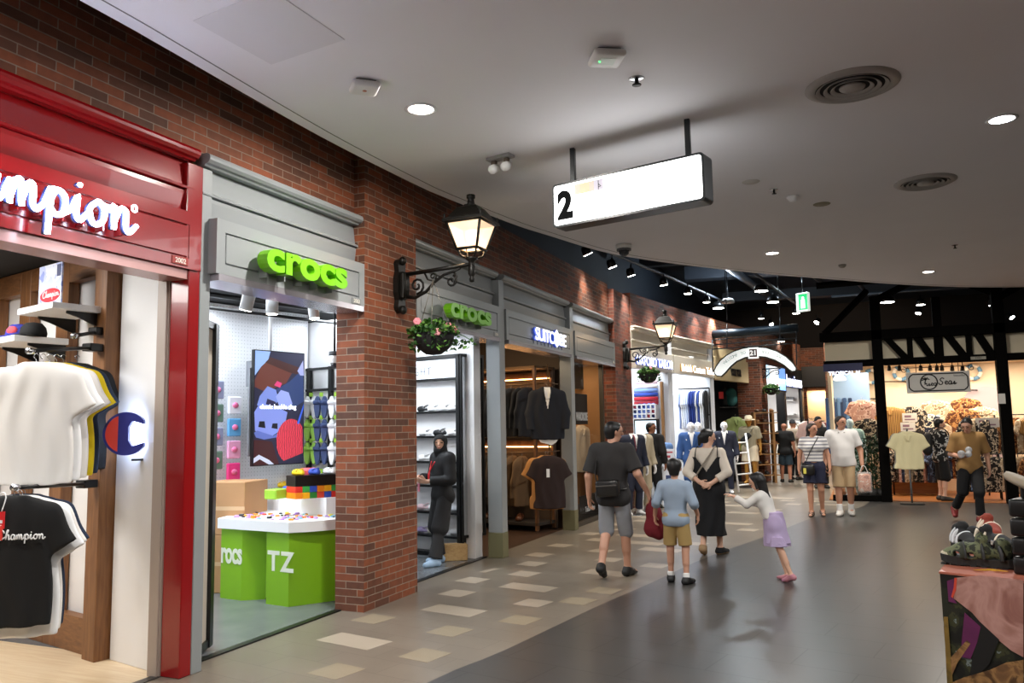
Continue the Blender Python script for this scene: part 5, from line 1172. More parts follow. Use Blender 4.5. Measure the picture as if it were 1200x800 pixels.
for i in range(3):
    p = dep(885 + 14 * i, 335, 19); duct(['left', 'middle', 'right'][i] + 'most grey slatted louvre near the exit sign', 'ceiling_louvre', [(p.x - .5, p.y - 1.4, 5.5), (p.x, p.y + 1.2, 5.5)], None, (.1, .03), mat('grey louvre', '6a6e70', .6), 'louvre')
def head(label, px, py, z, r, d=(0, 0, -1), real=0, col=(1, .96, .9), group='spotlights in the open dark ceiling', drum=False):
    p = at(px, py, z=z); d = Vector(d).normalized(); t = thing('ceiling_spotlight', label, 'spotlight', p, group=group)
    b = MB(); b.tube([p - d * .16, p - d * .1, p], [r * .7, r, r * 1.05], 14); sh_ = b.build('shade', BLACK, t)
    b = MB(); b.tube([p, p + d * .006], r * .95, 14); b.build('lens', mat('spot lens', 'fffaf0', .4, emit=18.), sh_)
    b = MB(); b.tube([p - d * .1, (p.x, p.y, 4.95 if z > 4.3 else z + .5)], .014, 6); b.build('stem', BLACK, t)
    if real: lamp('spotlight_lamp', 'SPOT', p + d * .03, real, col, .06, None, p + d * 3, 95, .7, t)
H = [('first track spot past the dome camera', 689, 298, (.35, .3, -1)), ('second track spot past the dome camera', 718, 313, (.3, .2, -1)), ('third track spot past the dome camera', 740, 323, (.25, .2, -1)), ('fourth track spot above the second pillar', 778, 334, (.1, .1, -1)), ('fifth track spot above the second pillar', 806, 344, (0, 0, -1)), ('sixth track spot above the tailor signs', 828, 354, (0, 0, -1))]
for i, (lb, px, py, d) in enumerate(H): head(lb, px, py, 4.7, .085, d, 170 if i % 2 == 0 else 110)
head('wide round lamp left of the hanging drum', 842, 361, 4.7, .15, real=230); head('wide round lamp below the ceiling edge', 892, 341, 4.7, .15, real=230); head('wide round lamp left of the exit sign', 906, 354, 4.7, .15, real=200)
head('small spot under the exit sign', 933, 367, 4.7, .1, real=380); head('small warm spot above the arched sign', 892, 373, 4.7, .08); head('tilted small spot above the arched sign', 904, 380, 4.7, .07, (.4, -.6, -1)); head('tilted spot right of the exit sign', 957, 378, 4.7, .08, (-.5, -.6, -.8))
head('wide round lamp above the shirt shop left post', 1040, 354, 4.7, .17, real=200); head('upper small spot above the shirt shop', 1079, 357, 4.7, .11, real=110); head('lower small spot above the shirt shop', 1076, 367, 4.7, .08, (-.2, -.3, -1)); head('white spot above the shirt shop right post', 1170, 348, 4.7, .12, real=110); head('small bluish spot beside the right post', 1162, 358, 4.7, .07); head('tilted bronze spot at the right edge', 1186, 372, 4.7, .08, (.5, -.5, -.8)); head('far low lamp behind the arched sign', 915, 400, 4.3, .12)
t = thing('ceiling_drum', 'unlit grey drum lamp between the round ceiling lamps', 'lamp', at(853, 355, z=4.75)); p = at(853, 355, z=4.75); b = MB(); b.lathe([(.16, 0), (.17, .05), (.12, .11), (.001, .12)], 18, p); b.build('drum', mat('grey drum', '8f8f8c', .5), t); lamp('added_fill_drum', 'POINT', p + Vector((0, 0, .35)), 70, (.75, .87, 1), .1, parent=t); b = MB(); b.tube([p, (p.x, p.y, 5.6)], .012, 6); b.build('stem', BLACK, t)  # point lamp above the unlit drum is added to lighten the dark ceiling
t = thing('exit_sign', 'green and white running man exit sign', 'sign', at(941, 354, z=4.75)); p = dep(941, 354, 20.5); Mx = plane_frame(p, (.9, -.45, 0), (-.45, -.9, 0))
b = MB(); b.box(-.17, -.24, -.05, .17, .24, .05, 0, .01, Mx); b.build('box', mat('exit white', 'dfe8e2', .4, emit=.5), t)
b = MB(); b.box(-.09, -.2, .05, .15, .2, .053, 0, 0, Mx); b.build('green_face', mat('exit green', '1fae62', .4, emit=1.1), t)
b = MB(); b.box(-.03, -.16, .053, .08, .06, .055, 0, 0, Mx); b.ball((.03, .1, .054), (.04, .04, .003), 10, 0, Mx); b.build('pictogram', mat('exit pictogram', 'eafff2', .4, emit=1.2), t); lamp('added_fill_exit', 'POINT', p + Vector((0, 0, .5)), 25, (.75, .9, 1), .1, parent=t)  # point lamp over the sign is added to brighten the open ceiling
b = MB(); b.tube([p + Vector((0, 0, .24)), (p.x, p.y, 6.32)], .012, 6); b.build('rod', BLACK, t)
# ------------------------------------------------------------------ clog shop, second opening
C0 = Vector((-4.82, 9.42, 0)); MU = plane_frame(C0, -DU, -DV)      # local x towards the corridor (negative = inside), y up, z towards the viewer
zz = lambda py, px=515: atp(px, py, C0, -DV).z
un = thing('shelf_unit', 'black framed shoe shelf unit with white back behind the shop assistant', 'shelf unit', MU @ Vector((-.75, 0, -.1)))
ztop = zz(416); zs = [zz(p) for p in (445.5, 484, 513, 543, 571, 602.5, 630)]
b = MB(); b.box(-.06, 0.02, -.30, 0, ztop, 0, 0, .003, MU); b.box(-1.7, 0.02, -.3, -1.64, ztop, 0, 0, .003, MU); b.box(-1.7, ztop - .05, -.3, 0, ztop, 0, 0, .003, MU); b.box(-1.7, .02, -.3, 0, .06, 0, 0, 0, MU); b.build('frame', BLACK, un)
b = MB(); b.box(-1.66, .05, -.32, -.03, ztop, -.29, 0, 0, MU); b.build('back_panel', mat('white back panel', 'dfe2e8', .5), un)
b = MB(); b.box(-1.64, zs[0] + .03, -.29, -.06, ztop - .06, -.02, 0, 0, MU); hd_ = b.build('header', mat('lit header panel', 'dfe6f0', .5, emit=.12), un)
v, f = text('LIGHT', .15, .001, 0, space=1.15, align='RIGHT'); xr = (MU.inverted() @ atp(504.5, 436, C0, -DV)).x; b = MB(); b.add(v, f, 0, False, MU @ Matrix.Translation((xr, zz(437.5, 500) - .02, -.018))); b.build('header_lettering', mat('grey lettering', '565c66', .6), hd_)
for i, z in enumerate(zs): b = MB(); b.box(-1.64, z, -.29, -.06, z + .03, -.005, 0, .002, MU); b.build('shelf', BLACK, un)
cl_rows = [(484, [(494, KCL), (506, WCL), (519, WCL), (530, WCL)]), (513, [(496, WCL), (513, KCL), (530, WCL)]), (543, [(495, WCL), (513, KCL), (529, WCL)]), (571, [(495, 'efe6c8'), (512, 'f2f2f2'), (529, 'f2f2f2')]), (602.5, [(494, 'e8c8cc'), (507, 'f2f2f2'), (534, 'e2e6ec')]), (630, [(494, 'c4b4e0'), (506, 'f0ece0'), (533, 'eef0f2')])]
rn = ['top', 'second', 'third', 'fourth', 'fifth', 'lowest']; cn_ = ['first', 'second', 'third', 'fourth']
for i, (py, row) in enumerate(cl_rows):
    for j, (px, m) in enumerate(row):
        p = atp(px, py - 5, C0, -DV); l = MU.inverted() @ p; q = MU @ Vector((l.x - .06, zs[i + 1] + .03, -.15)); mm = m if not isinstance(m, str) else mat('clog ' + m, m, .6)
        cname = {'17181b': 'black'}.get(m, '') if isinstance(m, str) else ('black' if m is KCL else 'white')
        cname = cname or {'efe6c8': 'cream', 'f2f2f2': 'white', 'e8c8cc': 'pink', 'e2e6ec': 'pale', 'c4b4e0': 'lilac', 'f0ece0': 'ivory', 'eef0f2': 'white'}[m]
        clog('%s clog, %s along the %s shoe shelf' % (cname, cn_[j], rn[i]), q, face_to(-.976, .218), mm, 'clogs on the black shelf unit', 1.05)
mc = thing('mirror', 'tall black framed mirror beside the shoe shelves', 'mirror', C0 + Vector((.07, .2, .1)))
MM = plane_frame(C0 + Vector((0.005, .01, 0)), (.34, .94, 0), (.94, -.34, 0)); zm0 = .26
b = MB(); 
for (x0, x1, y0, y1) in ((0, .03, zm0, ztop), (.40, .43, zm0, ztop), (0, .43, zm0, zm0 + .035), (0, .43, ztop - .04, ztop), (0, .03, .02, zm0)): b.box(x0, y0, 0, x1, y1, .03, 0, 0, MM)
b.build('frame', BLACK, mc)
b = MB(); b.box(.03, zm0 + .035, .005, .40, ztop - .04, .012, 0, 0, MM); b.build('glass', mat('mirror glass', 'c8ccd0', .05, metal=1.), mc)
b = MB(); b.box(.26, zm0 + .035, .012, .272, ztop - .04, .02, 0, 0, MM); b.build('bar', BLACK, mc)
b = MB(); q = MU @ Vector((-.08, 0, .12)); b.box(-.22, -.09, 0, .22, .09, .2, 0, .006, Matrix.Translation(q) @ Matrix.Rotation(.6, 4, 'Z')); b.build('wooden_crate', wood('pale pine', 'c49a64', 'd8b47e', 3., .6, 0), label='low pale wooden crate at the foot of the mirror', cat='crate')
# ------------------------------------------------------------------ suit shop
SW = mat('umber shop paint', '4a3b2e', .7)
b = MB(); b.box(-7.2, 9.8, 0, -7.1, 13, 3.5); b.build('wall_shop', SW, label='dark brown rear wall of the suit shop', cat='wall', kind='structure')
b = MB(); b.box(-4.62, 9.8, 2.82, -4.56, 15.1, 3.6); b.build('wall_lintel', SW, label='dark lintel behind the suit shop fascia', cat='wall', kind='structure')
K0 = Vector((-4.80, 12.08, 0)); MK = plane_frame(K0, -DU, -DV); BRZ = mat('bronze metal', '6b5138', .35, metal=.6)
rk = thing('clothes_rack', 'bronze framed two tier suit rack in the dark suit shop', 'rack', MK @ Vector((-.8, 0, -.25)))
zt = atp(628, 428, K0, -DV).z; zu = atp(612, 449, K0, -DV).z; zl = atp(612, 531, K0, -DV).z
for x in (-.05, -1.9):
    for z in (-.5, 0): b = MB(); b.box(x, 0.02, z - .05, x + .05, zt, z, 0, .003, MK); b.build('upright', wood('walnut post', '5a3a22', '6e4a2c', 3., .4, 2), rk)
b = MB(); b.box(-1.9, zt - .04, -.55, 0, zt, 0, 0, .003, MK); b.build('top', BRZ, rk)
for z_ in (zu, zl):
    b = MB(); b.tube([MK @ Vector((-1.9, z_, -.27)), MK @ Vector((0, z_, -.27))], .015, 8); b.build('rail', BRZ, rk)
    b = MB(); b.box(-1.85, z_ + .10, -.5, 0, z_ + .20, -.46, 0, 0, MK); b.build('back_rail', wood('walnut post', '5a3a22', '6e4a2c', 3., .4, 2), rk)
    b = MB(); b.box(-1.85, z_ + .085, -.455, -.02, z_ + .1, -.44, 0, 0, MK); b.build('light_strip', mat('warm light strip', 'ffb870', .4, emit=10.), rk)
b = MB(); b.box(-1.9, .1, -.52, 0, .15, 0, 0, .003, MK); b.build('bottom_shelf', mat('dark shelf', '2a2420', .5), rk)
b = MB(); b.box(-1.9, .0, -.6, 0, zt, -.56, 0, 0, MK); b.build('back_panel', SW, rk)
NAV = [mat('dark navy wool ' + c, c, .9) for c in ('1a1f29', '161a24', '1d232c', '14181f')]; BRN = [mat('brown wool ' + c, c, .9) for c in ('2a2724', '3a352f', '4b4036', '6a5238')]
pj = None
for tier, (z_, ms, n_) in enumerate(((zu, NAV, 9), (zl, BRN, 8))):
    for i in range(n_):
        q = MK @ Vector((-1.72 + i * .175 + .02 * (i % 2), z_ - .085, -.27)); k = i % 4 if tier == 0 else min(3, i // 2)
        lb = '%s jacket, %s from the rack post on the %s rail of the suit rack' % ('dark navy' if tier == 0 else ['black', 'charcoal', 'taupe', 'brown'][k], ['first', 'second', 'third', 'fourth', 'fifth', 'sixth', 'seventh', 'eighth', 'ninth'][n_ - 1 - i], 'upper' if tier == 0 else 'lower')
        if pj is None: pj = hung('hanging_jacket', lb, 'jacket', NAV[0], 'jackets on the suit rack', L=.78, w=.46, sleeve='long', collar=True, t=.42, h=.013); o = move(pj, q, face_to(-.976, .218))
        else:
            o = dup(pj, q, face_to(-.976, .218) + .1 * math.sin(i * 2.1), lb)
            m_ = NAV[k] if tier == 0 else BRN[k]
            if m_ is not NAV[0]: remat(o, NAV[0], m_)
dj = thing('hanging_jacket', 'navy jacket with white shirt facing out at the end of the suit rack', 'jacket')
garment('cloth', [NAV[1], mat('white shirt cloth', 'e8e8e6', .8)], L=.80, w=.5, sleeve='long', collar=True, t=.5, parent=dj, fmat=lambda c: ((c[:, 1] > .02) & (np.abs(c[:, 0]) < .05 * np.clip((c[:, 2] + .34) / .28, 0, 1))))
b = MB(); b.prism([(-.16, -.80), (.15, -.80), (.12, -.85), (-.05, -.9), (-.13, -.85)], -.03, .03, 0, Matrix(((1, 0, 0, 0), (0, 0, 1, 0), (0, 1, 0, 0), (0, 0, 0, 1)))); b.build('shirt_tail', mat('white shirt cloth', 'e8e8e6', .8), dj)
hanger(dj, mat('brown hanger wood', '7a3a22', .4)); q1 = at(641, 455, y=11.98); move(dj, q1, face_to(.45, -.89))
bt = hung('hanging_shirt', 'dark brown knitted shirt with paper tag facing out below the navy jacket', 'shirt', mat('dark brown knit', '2a1c1c', .9), L=.78, w=.44, t=.45); b = MB(); b.box(.0, .09, -.3, .05, .094, -.17); b.build('paper_tag', WHITE, bt)
q2 = at(643, 536, y=11.92); move(bt, q2, face_to(.45, -.89))
ct = dup(proto_top, at(640, 536, y=12.02), face_to(.3, -.95), 'camel shirt behind the dark brown one on the suit rack', 1., 'shirts facing out on the suit rack'); remat(ct, ww[0], mat('camel jersey', 'b8834c', .85)); bt['group'] = 'shirts facing out on the suit rack'
b = MB(); b.tube([(q1.x, q1.y + .03, q1.z + .09), (q1.x, q1.y + .5, q1.z + .09)], .01, 6); b.tube([(q1.x - .02, q1.y + .1, .15), (q1.x - .02, q1.y + .1, zt)], .014, 6); b.tube([(q2.x, q2.y + .0, q2.z + .09), (q2.x, q2.y + .5, q2.z + .09)], .01, 6); b.build('display_arm', BRZ, rk)
for i, c_ in enumerate(('c8551c', '4a2c18', '1c1a1a', '5a3420')):
    clog(['orange tan', 'dark brown', 'black', 'brown'][i] + ' leather shoe on the bottom shelf of the suit rack', MK @ Vector((-1.45 + .33 * i, .15, -.16)), face_to(.2, -.98), mat('leather ' + c_, c_, .35), 'leather shoes under the suit rack', 1.1)
# display window of the suit shop
b = MB(); b.box(-4.46, 12.67, .06, -4.45, 14.65, 2.85); b.build('window_1', GLASS, label='glass pane of the suit shop display window', cat='window', kind='structure')
b = MB(); b.box(-4.50, 12.67, 0, -4.40, 14.95, .06); b.box(-4.5, 14.6, 0, -4.42, 14.66, 2.86); b.build('trim_2', mat('dark bronze frame', '3a342c', .4), label='dark bronze frame of the display window', cat='trim', kind='structure')
b = MB(); b.box(-5.7, 13.25, .3, -5.6, 15.2, 3.1); b.box(-5.6, 15.0, 0, -4.6, 15.08, 3.1); b.build('display_backboard', mat('ochre board', '8a6238', .7), label='ochre backboard inside the suit display window', cat='backboard')
b = MB(); b.box(-5.4, 13.1, 0, -4.6, 14.9, .18, 0, .01); b.build('display_plinth', mat('charcoal plinth', '1a1918', .5), label='dark plinth inside the suit display window', cat='plinth')
MG = plane_frame((-4.56, 12.75, 0), (0, 1, 0), (1, 0, 0)); lg = lambda px, py: MG.inverted() @ at(px, py, x=-4.56)
t = thing('window_sign', 'dark hanging sign with white capitals in the display window', 'sign', at(684, 481, x=-4.56)); l0, l1 = lg(675, 497), lg(688, 462)
b = MB(); b.box(l0.x, l0.y, -.02, l1.x, l1.y, 0, 0, .004, MG); b.build('board', mat('sign black', '1c1713', .5), t)
v, f = text('WARDROBE', .2, .002, .006, align='RIGHT'); kx = (l1.x - l0.x) * .96 / max(.01, max(p[0] for p in v) - min(p[0] for p in v)); b = MB(); b.add([(p[0] * kx, p[1], p[2]) for p in v], f, 0, False, MG @ Matrix.Translation((l1.x - .02, (l0.y + l1.y) / 2 - .2, .003))); b.build('lettering', WHITE, t)
t = thing('window_board', 'low dark board with white script in the display window', 'sign', at(692, 590, x=-4.6)); l0, l1 = lg(681, 605), lg(705, 575)
b = MB(); b.box(l0.x, .19, -.03, l1.x, l1.y, -.005, 0, .004, MG); b.build('board', mat('sign black', '1c1713', .5), t)
v, f = text('Tailor Line', .13, .002, .003); b = MB(); b.add(v, f, 0, False, MG @ Matrix.Translation((l0.x + .25, (l0.y + l1.y) / 2 - .12, -.003))); b.build('lettering', WHITE, t)
for i, (px, py) in enumerate(((687, 450), (690, 494), (690, 543))):
    p = at(px, py, x=-4.9); t = thing('filament_bulb', ['upper', 'middle', 'lower'][i] + ' glowing bulb in the suit display window', 'bulb', p, group='glowing bulbs in the display window')
    b = MB(); b.ball(p, (.035, .035, .045), 12); b.build('globe', mat('window bulb', 'fff2dc', .4, emit=40.), t); b = MB(); b.tube([p + Vector((0, 0, .04)), p + Vector((0, 0, .1)), p + Vector((-.5, 0.1, .12))], .012, 6); b.build('stem', BRZ, t)
    lamp('bulb_lamp', 'POINT', p + Vector((.06, -.05, 0)), 5, (1, .85, .65), .03, parent=t)
wg = hung('hanging_jacket', 'pale linen jacket hanging in the suit display window', 'jacket', mat('oat linen', 'b8a68c', .9), L=.85, w=.46, sleeve='long', collar=True, t=.45); move(wg, at(681, 500, x=-4.95), face_to(.9, -.4))
b = MB(); b.box(-.2, -.012, -.26, .2, .012, .26, 0, .003, Matrix.Translation(at(677, 440, x=-5.0)) @ Matrix.Rotation(1.2, 4, 'Z')); b.build('framed_picture', mat('sign black', '1c1713', .5), label='small dark framed picture at the top of the display window', cat='picture')
# ------------------------------------------------------------------ tailor shops along the curve
def seg(p, q):
    p, q = Vector((p[0], p[1], 0)), Vector((q[0], q[1], 0)); d = (q - p).normalized(); return plane_frame(p, d, (d.y, -d.x, 0)), (q - p).length
CR2 = mat('ivory paint', 'cfc8ba', .35)
def tailor_front(label, p, q, z1=3.745):
    M_, L_ = seg(p, q); t = thing('shopfront', label, 'shopfront', M_ @ Vector((L_ / 2, 0, 0)))
    b = MB(); b.box(0, 3.64, -.1, L_, 3.70, .04, 0, .01, M_); b.box(0, 3.69, -.1, L_, z1, .08, 0, .02, M_, 2); b.build('cornice', CR2, t)
    b = MB(); b.box(0, 3.27, -.12, L_, 3.645, -.03, 0, 0, M_); b.box(0, 3.43, -.05, L_, 3.46, .015, 0, .006, M_); b.build('upper_panel', CR2, t)
    b = MB(); b.box(0.03, 2.85, -.12, L_ - .03, 3.27, .06, 0, .006, M_); b.build('sign_board', CR2, t)
    b = MB(); b.box(L_ - .28, 0, -.2, L_, 3.6, .02, 0, .006, M_); b.build('pilaster', mat('white satin pilaster', 'd8dce2', .35), t)
    b = MB(); b.box(0, 3.74, -.24, L_ + .1, 4.44, -.02, 0, 0, M_); b.build('wall_upper', BRICK2, label='red brick band above the tailor shops', cat='wall', kind='structure')
    return M_, L_, t
M1, L1, t1 = tailor_front('ivory shopfront of the first tailor shop', (-4.26, 16.28), (-3.95, 18.55))
M2, L2_, t2 = tailor_front('ivory shopfront of the second tailor shop', (-3.95, 18.55), (-3.46, 21.3))
def sgn(label, s, M_, px0, px1, pys, size, m, back, d=.1, bold=.006):
    t = thing('shop_sign', label, 'sign', M_ @ Vector((1, 3, d))); a = M_.inverted() @ atp(px0, pys[0], M_ @ Vector((0, 0, d)), M_.to_3x3() @ Vector((0, 0, 1))); c = M_.inverted() @ atp(px1, pys[1], M_ @ Vector((0, 0, d)), M_.to_3x3() @ Vector((0, 0, 1)))
    v, f = text(s, size, .003, bold); k = (c.x - a.x) / max(p[0] for p in v); zb = (a.y + c.y) / 2
    b = MB(); b.add([(p[0] * k, p[1], p[2]) for p in v], f, 0, False, M_ @ Matrix.Translation((a.x, zb, d))); b.build('lettering', m, t)
    if back: b = MB(); v, f = text(s, size, .012, bold + .003); b.add([(p[0] * k, p[1], p[2]) for p in v], f, 0, False, M_ @ Matrix.Translation((a.x, zb, d - .025))); b.build('backing', back, t)
LW = mat('lit white letter tailor', 'f6f8ff', .4, emit=1.5)
sgn('lit white capitals with blue sides over the first tailor shop', 'OXFORD TAILOR', M1, 746, 789, (427, 432), .27, LW, mat('blue letter return', '2b48a8', .4, emit=.4), .11, .002)
sgn('small lit white lettering over the second tailor shop', 'British Custom Tailor', M2, 799, 838, (434, 440), .25, LW, mat('gold letter return', 'd0a24a', .4), .11, .001)
WI = mat('white shop paint', 'e9e9ea', .6)
b = MB(); b.box(-.2, 0, -1.75, L1, 3.6, -1.7, 0, 0, M1); b.box(L1 - .1, 0, -1.7, L1 - .02, 3.6, -.2, 0, 0, M1); b.build('wall_shop', WI, label='white inner walls of the first tailor shop', cat='wall', kind='structure')
b = MB(); b.box(0, 0, -2.0, L2_, 3.6, -1.95, 0, 0, M2); b.box(L2_ - .1, 0, -1.95, L2_ - .02, 3.6, -.2, 0, 0, M2); b.build('wall_shop', WI, label='white inner walls of the second tailor shop', cat='wall', kind='structure')
b = MB(); b.box(-.6, 3.56, -2.2, L1 + .2, 3.62, -.1, 0, 0, M1); b.box(-.1, 3.56, -2.2, L2_ + .1, 3.62, -.1, 0, 0, M2); b.build('ceiling', WI, label='white ceilings of the tailor shops', cat='ceiling', kind='structure')
def lc(px, py, M_, d): return M_.inverted() @ atp(px, py, M_ @ Vector((0, 0, d)), M_.to_3x3() @ Vector((0, 0, 1)))
PA = plane_frame(M1 @ Vector((L1 - .12, 0, 0)), M1.to_3x3() @ Vector((0, 0, 1)), M1.to_3x3() @ Vector((-1, 0, 0)))      # right hand side walls of the two tailor shops, facing the viewer
PB = plane_frame(M2 @ Vector((L2_ - .12, 0, 0)), M2.to_3x3() @ Vector((0, 0, 1)), M2.to_3x3() @ Vector((-1, 0, 0)))
a, c = lc(743, 446, PA, .12), lc(771, 475, PA, .12)
for i, (col, nm_) in enumerate((('f0d8e8', 'pale pink'), ('f4f6fa', 'white'), ('7f9fe0', 'mid blue'), ('3450b0', 'deep blue'), ('c02438', 'red'), ('9a2030', 'dark red'))):
    z = a.y - (i + .5) * (a.y - c.y) / 6.2; b = MB(); b.tube([PA @ Vector((a.x, z, .12)), PA @ Vector((c.x, z, .12))], (a.y - c.y) / 12.6, 10); b.build('fabric_roll', mat('fabric ' + col, col, .8), label=nm_ + ' fabric roll on the tailor shop shelf', cat='fabric roll', group='fabric rolls in the first tailor shop')
for nm2, y0_, y1_, rows in (('upper', 474.5, 490, 3), ('lower', 517, 540, 3)):
    a, c = lc(743, y0_, PA, .15), lc(770, y1_, PA, .15); t = thing('tie_shelf', nm2 + ' white pigeonhole shelf in the first tailor shop', 'shelf', PA @ Vector(((a.x + c.x) / 2, c.y, .12)))
    b = MB(); b.box(a.x, c.y, 0.0, c.x, a.y, 0.02, 0, 0, PA)
    for k in range(6): x = a.x + k * (c.x - a.x) / 5; b.box(x - .012, c.y, 0.0, x + .012, a.y, .26, 0, 0, PA)
    for k in range(rows + 1): z = c.y + k * (a.y - c.y) / rows; b.box(a.x, z - .012, 0.0, c.x, z + .012, .26, 0, 0, PA)
    b.build('pigeonholes', WHITE, t)
    if nm2 == 'upper':
        for r_ in range(rows):
            for k in range(5):
                x = a.x + (k + .5) * (c.x - a.x) / 5; z = c.y + (r_ + .08) * (a.y - c.y) / rows; cc_ = ['3a56b0', 'a83a4a', '6f8fe0', '20306a', '8a9ad8'][(k * 2 + r_ * 3) % 5]
                b = MB(); b.tube([PA @ Vector((x, z + .07, .03)), PA @ Vector((x, z + .07, .22))], .06, 8); b.build('rolled_tie', mat('tie ' + cc_, cc_, .6), label='rolled %s tie in hole %d of pigeonhole row %d' % ({'3a56b0': 'blue', 'a83a4a': 'wine', '6f8fe0': 'light blue', '20306a': 'navy', '8a9ad8': 'lilac'}[cc_], k + 1, rows - r_), cat='tie', group='rolled ties in the pigeonholes')
a, c = lc(743, 493, PA, .12), lc(771, 513, PA, .12); t = thing('shop_screen', 'pale lit screen between the pigeonhole shelves', 'screen', PA @ Vector(((a.x + c.x) / 2, c.y, .12)))
b = MB(); b.box(a.x, c.y - .05, 0.0, c.x, a.y + .05, .12, 0, 0, PA); b.build('casing', BLACK, t); b = MB(); b.box(a.x + .03, c.y, .12, c.x - .03, a.y, .13, 0, 0, PA); b.build('picture', mat('screen pale', 'cfe0ee', .4, emit=.8), t)
a, c = lc(773, 447, PA, .3), lc(781, 590, PA, .3); b = MB(); b.box(a.x, 0, .2, c.x, a.y, .3, 0, .004, PA); b.build('timber_post', wood('honey timber', '8a6238', 'a87c4c', 3., .5, 2), label='honey coloured timber post in the first tailor shop', cat='post')
# second tailor: rail with shirts and ties
a, c = lc(795, 456, PB, .25), lc(831, 453, PB, .25); t = thing('clothes_rail', 'black rail of shirts and ties in the second tailor shop', 'rail', PB @ Vector(((a.x + c.x) / 2, a.y, .25)))
b = MB(); b.tube([PB @ Vector((a.x, a.y, .25)), PB @ Vector((c.x, a.y, .25))], .02, 8); b.tube([PB @ Vector((c.x, a.y, .25)), PB @ Vector((c.x, 1.0, .25))], .02, 8); b.tube([PB @ Vector((a.x, 1.9, .25)), PB @ Vector((c.x, 1.9, .25))], .015, 8); b.build('bar', BLACK, t)
cols = ['8fa0d0', 'f4f4f6', 'e8ecf6', 'dfe6f4', 'c0cdec', '20357a', '2a4494', '22387e', 'f4f4f4', '2c4690', 'f6f6f6', 'eef0f6', '16181c']
for i, c_ in enumerate(cols):
    x = a.x + .06 + i * (c.x - a.x - .1) / len(cols); q = PB @ Vector((x, a.y - .1, .25)); o = dup(proto_top, q, 0, ['pale blue', 'white', 'white', 'ice blue', 'light blue', 'navy', 'blue', 'navy', 'white', 'blue', 'white', 'white', 'black'][i] + ' shirt, number %d from the left on the second tailor rail' % (i + 1), 1., 'shirts on the second tailor rail')
    o.rotation_euler = (0, 0, face_to(PB[0][0], PB[1][0]) + .15); o.scale = (.8, .7, 1.15); remat(o, ww[0], mat('shirting ' + c_, c_, .8))
# sand coloured shop with black lettering
M3, L3 = seg((-3.46, 21.35), (-2.92, 24.1)); t = thing('shopfront', 'sand coloured fascia with black lettering beyond the tailor shops', 'shopfront', M3 @ Vector((L3 / 2, 0, 0)))
SAND = mat('sand paint', 'cdb990', .5); b = MB(); b.box(0, 2.82, -.1, L3, 3.42, .05, 0, .006, M3); b.build('sign_board', SAND, t); b = MB(); b.box(0, 3.42, -.1, L3, 3.7, -.0, 0, 0, M3); b.build('upper_panel', SAND, t)
sgn('black capitals on the sand coloured fascia', 'YOUR TOUR', M3, 857, 869, (439, 441), .24, mat('black sign letter', '14120f', .5), None, .075, .02)
b = MB(); b.box(0, 3.7, -.24, L3 + .2, 4.44, -.02, 0, 0, M3); b.build('wall_upper', BRICK, label='red brick band above the sand coloured fascia', cat='wall', kind='structure')
b = MB(); b.box(0, 0, -1.6, L3, 3.4, -1.55, 0, 0, M3); b.box(L3 - .06, 0, -1.6, L3, 3.4, -.1, 0, 0, M3); b.box(0, 3.3, -1.6, L3, 3.4, -.1, 0, 0, M3); b.build('wall_shop', mat('charcoal shop paint', '25272a', .7), label='charcoal inner walls of the sand fronted shop', cat='wall', kind='structure')
PC = plane_frame(M3 @ Vector((L3 - .1, 0, 0)), M3.to_3x3() @ Vector((0, 0, 1)), M3.to_3x3() @ Vector((-1, 0, 0)))
a, c = lc(846, 478, PC, .2), lc(866, 478, PC, .2); t = thing('wall_shelf', 'steel shelf with bags in the dark shop', 'shelf', PC @ Vector(((a.x + c.x) / 2, a.y, .2))); b = MB(); b.box(a.x, a.y, 0, c.x, a.y + .03, .4, 0, 0, PC); b.build('board', CHROME, t)
def backpack(label, p, m, sc=1.):
    t = thing('backpack', label, 'backpack', p, group='bags in the dark shop'); v = Vol(.014); v.cone((0, 0, .14), (0, 0, .30), .13, .12, .03, (1, .6, 1)); v.cone((0, .07, .1), (0, .07, .2), .08, .075, .02, (1, .5, 1)); v.cut((0, 0, -1), (0, 0, 0.01)); Tm = Matrix.Translation(p) @ Matrix.Rotation(3.3, 4, 'Z') @ Matrix.Scale(sc, 4)
    soft('sack', v, m, t, None, Tm); b = MB(); b.tube(cat_rom([(-.03, 0, .41), (0, 0, .46), (.03, 0, .41)], 4), .01, 6, 0, False, Tm); b.build('grab_loop', BLACK, t)
p = PC @ Vector(((lc(857, 470, PC, .2)).x, a.y + .03, .2)); backpack('teal backpack on the steel shelf', p, mat('teal nylon', '1f5a58', .7), 1.3)
p = PC @ Vector(((lc(850, 470, PC, .2)).x, a.y + .03, .2)); backpack('black backpack left of the teal one', p, mat('black nylon', '17181a', .7), 1.3)
b = MB(); p = PC @ lc(845, 463, PC, .5); b.box(-.07, -.01, -.1, .07, .01, .1, 0, 0, Matrix.Translation(p) @ Matrix.Rotation(.6, 4, 'Z')); b.build('price_card', mat('red card', 'd8262c', .5), label='red price card in the dark shop', cat='card')
gc = dup(pj, PC @ lc(862, 490, PC, .6), face_to(.6, -.8), 'olive green parka hanging by the ladder', 1.15, 'coats hanging by the ladder'); remat(gc, NAV[0], mat('olive parka', '7c8a50', .85))
gc = dup(pj, PC @ lc(858, 492, PC, .5), face_to(.5, -.85), 'tan coat hanging behind the olive parka', 1.1, 'coats hanging by the ladder'); remat(gc, NAV[0], mat('tan coat', 'a8763c', .85))
t = thing('step_ladder', 'white leaning ladder beside the navy suit mannequin', 'ladder', (-2.9, 21.0, 0)); pa, pb = at(866, 577, z=.02), at(883, 575, z=.02); up_ = Vector((-.16, .3, 1.4))
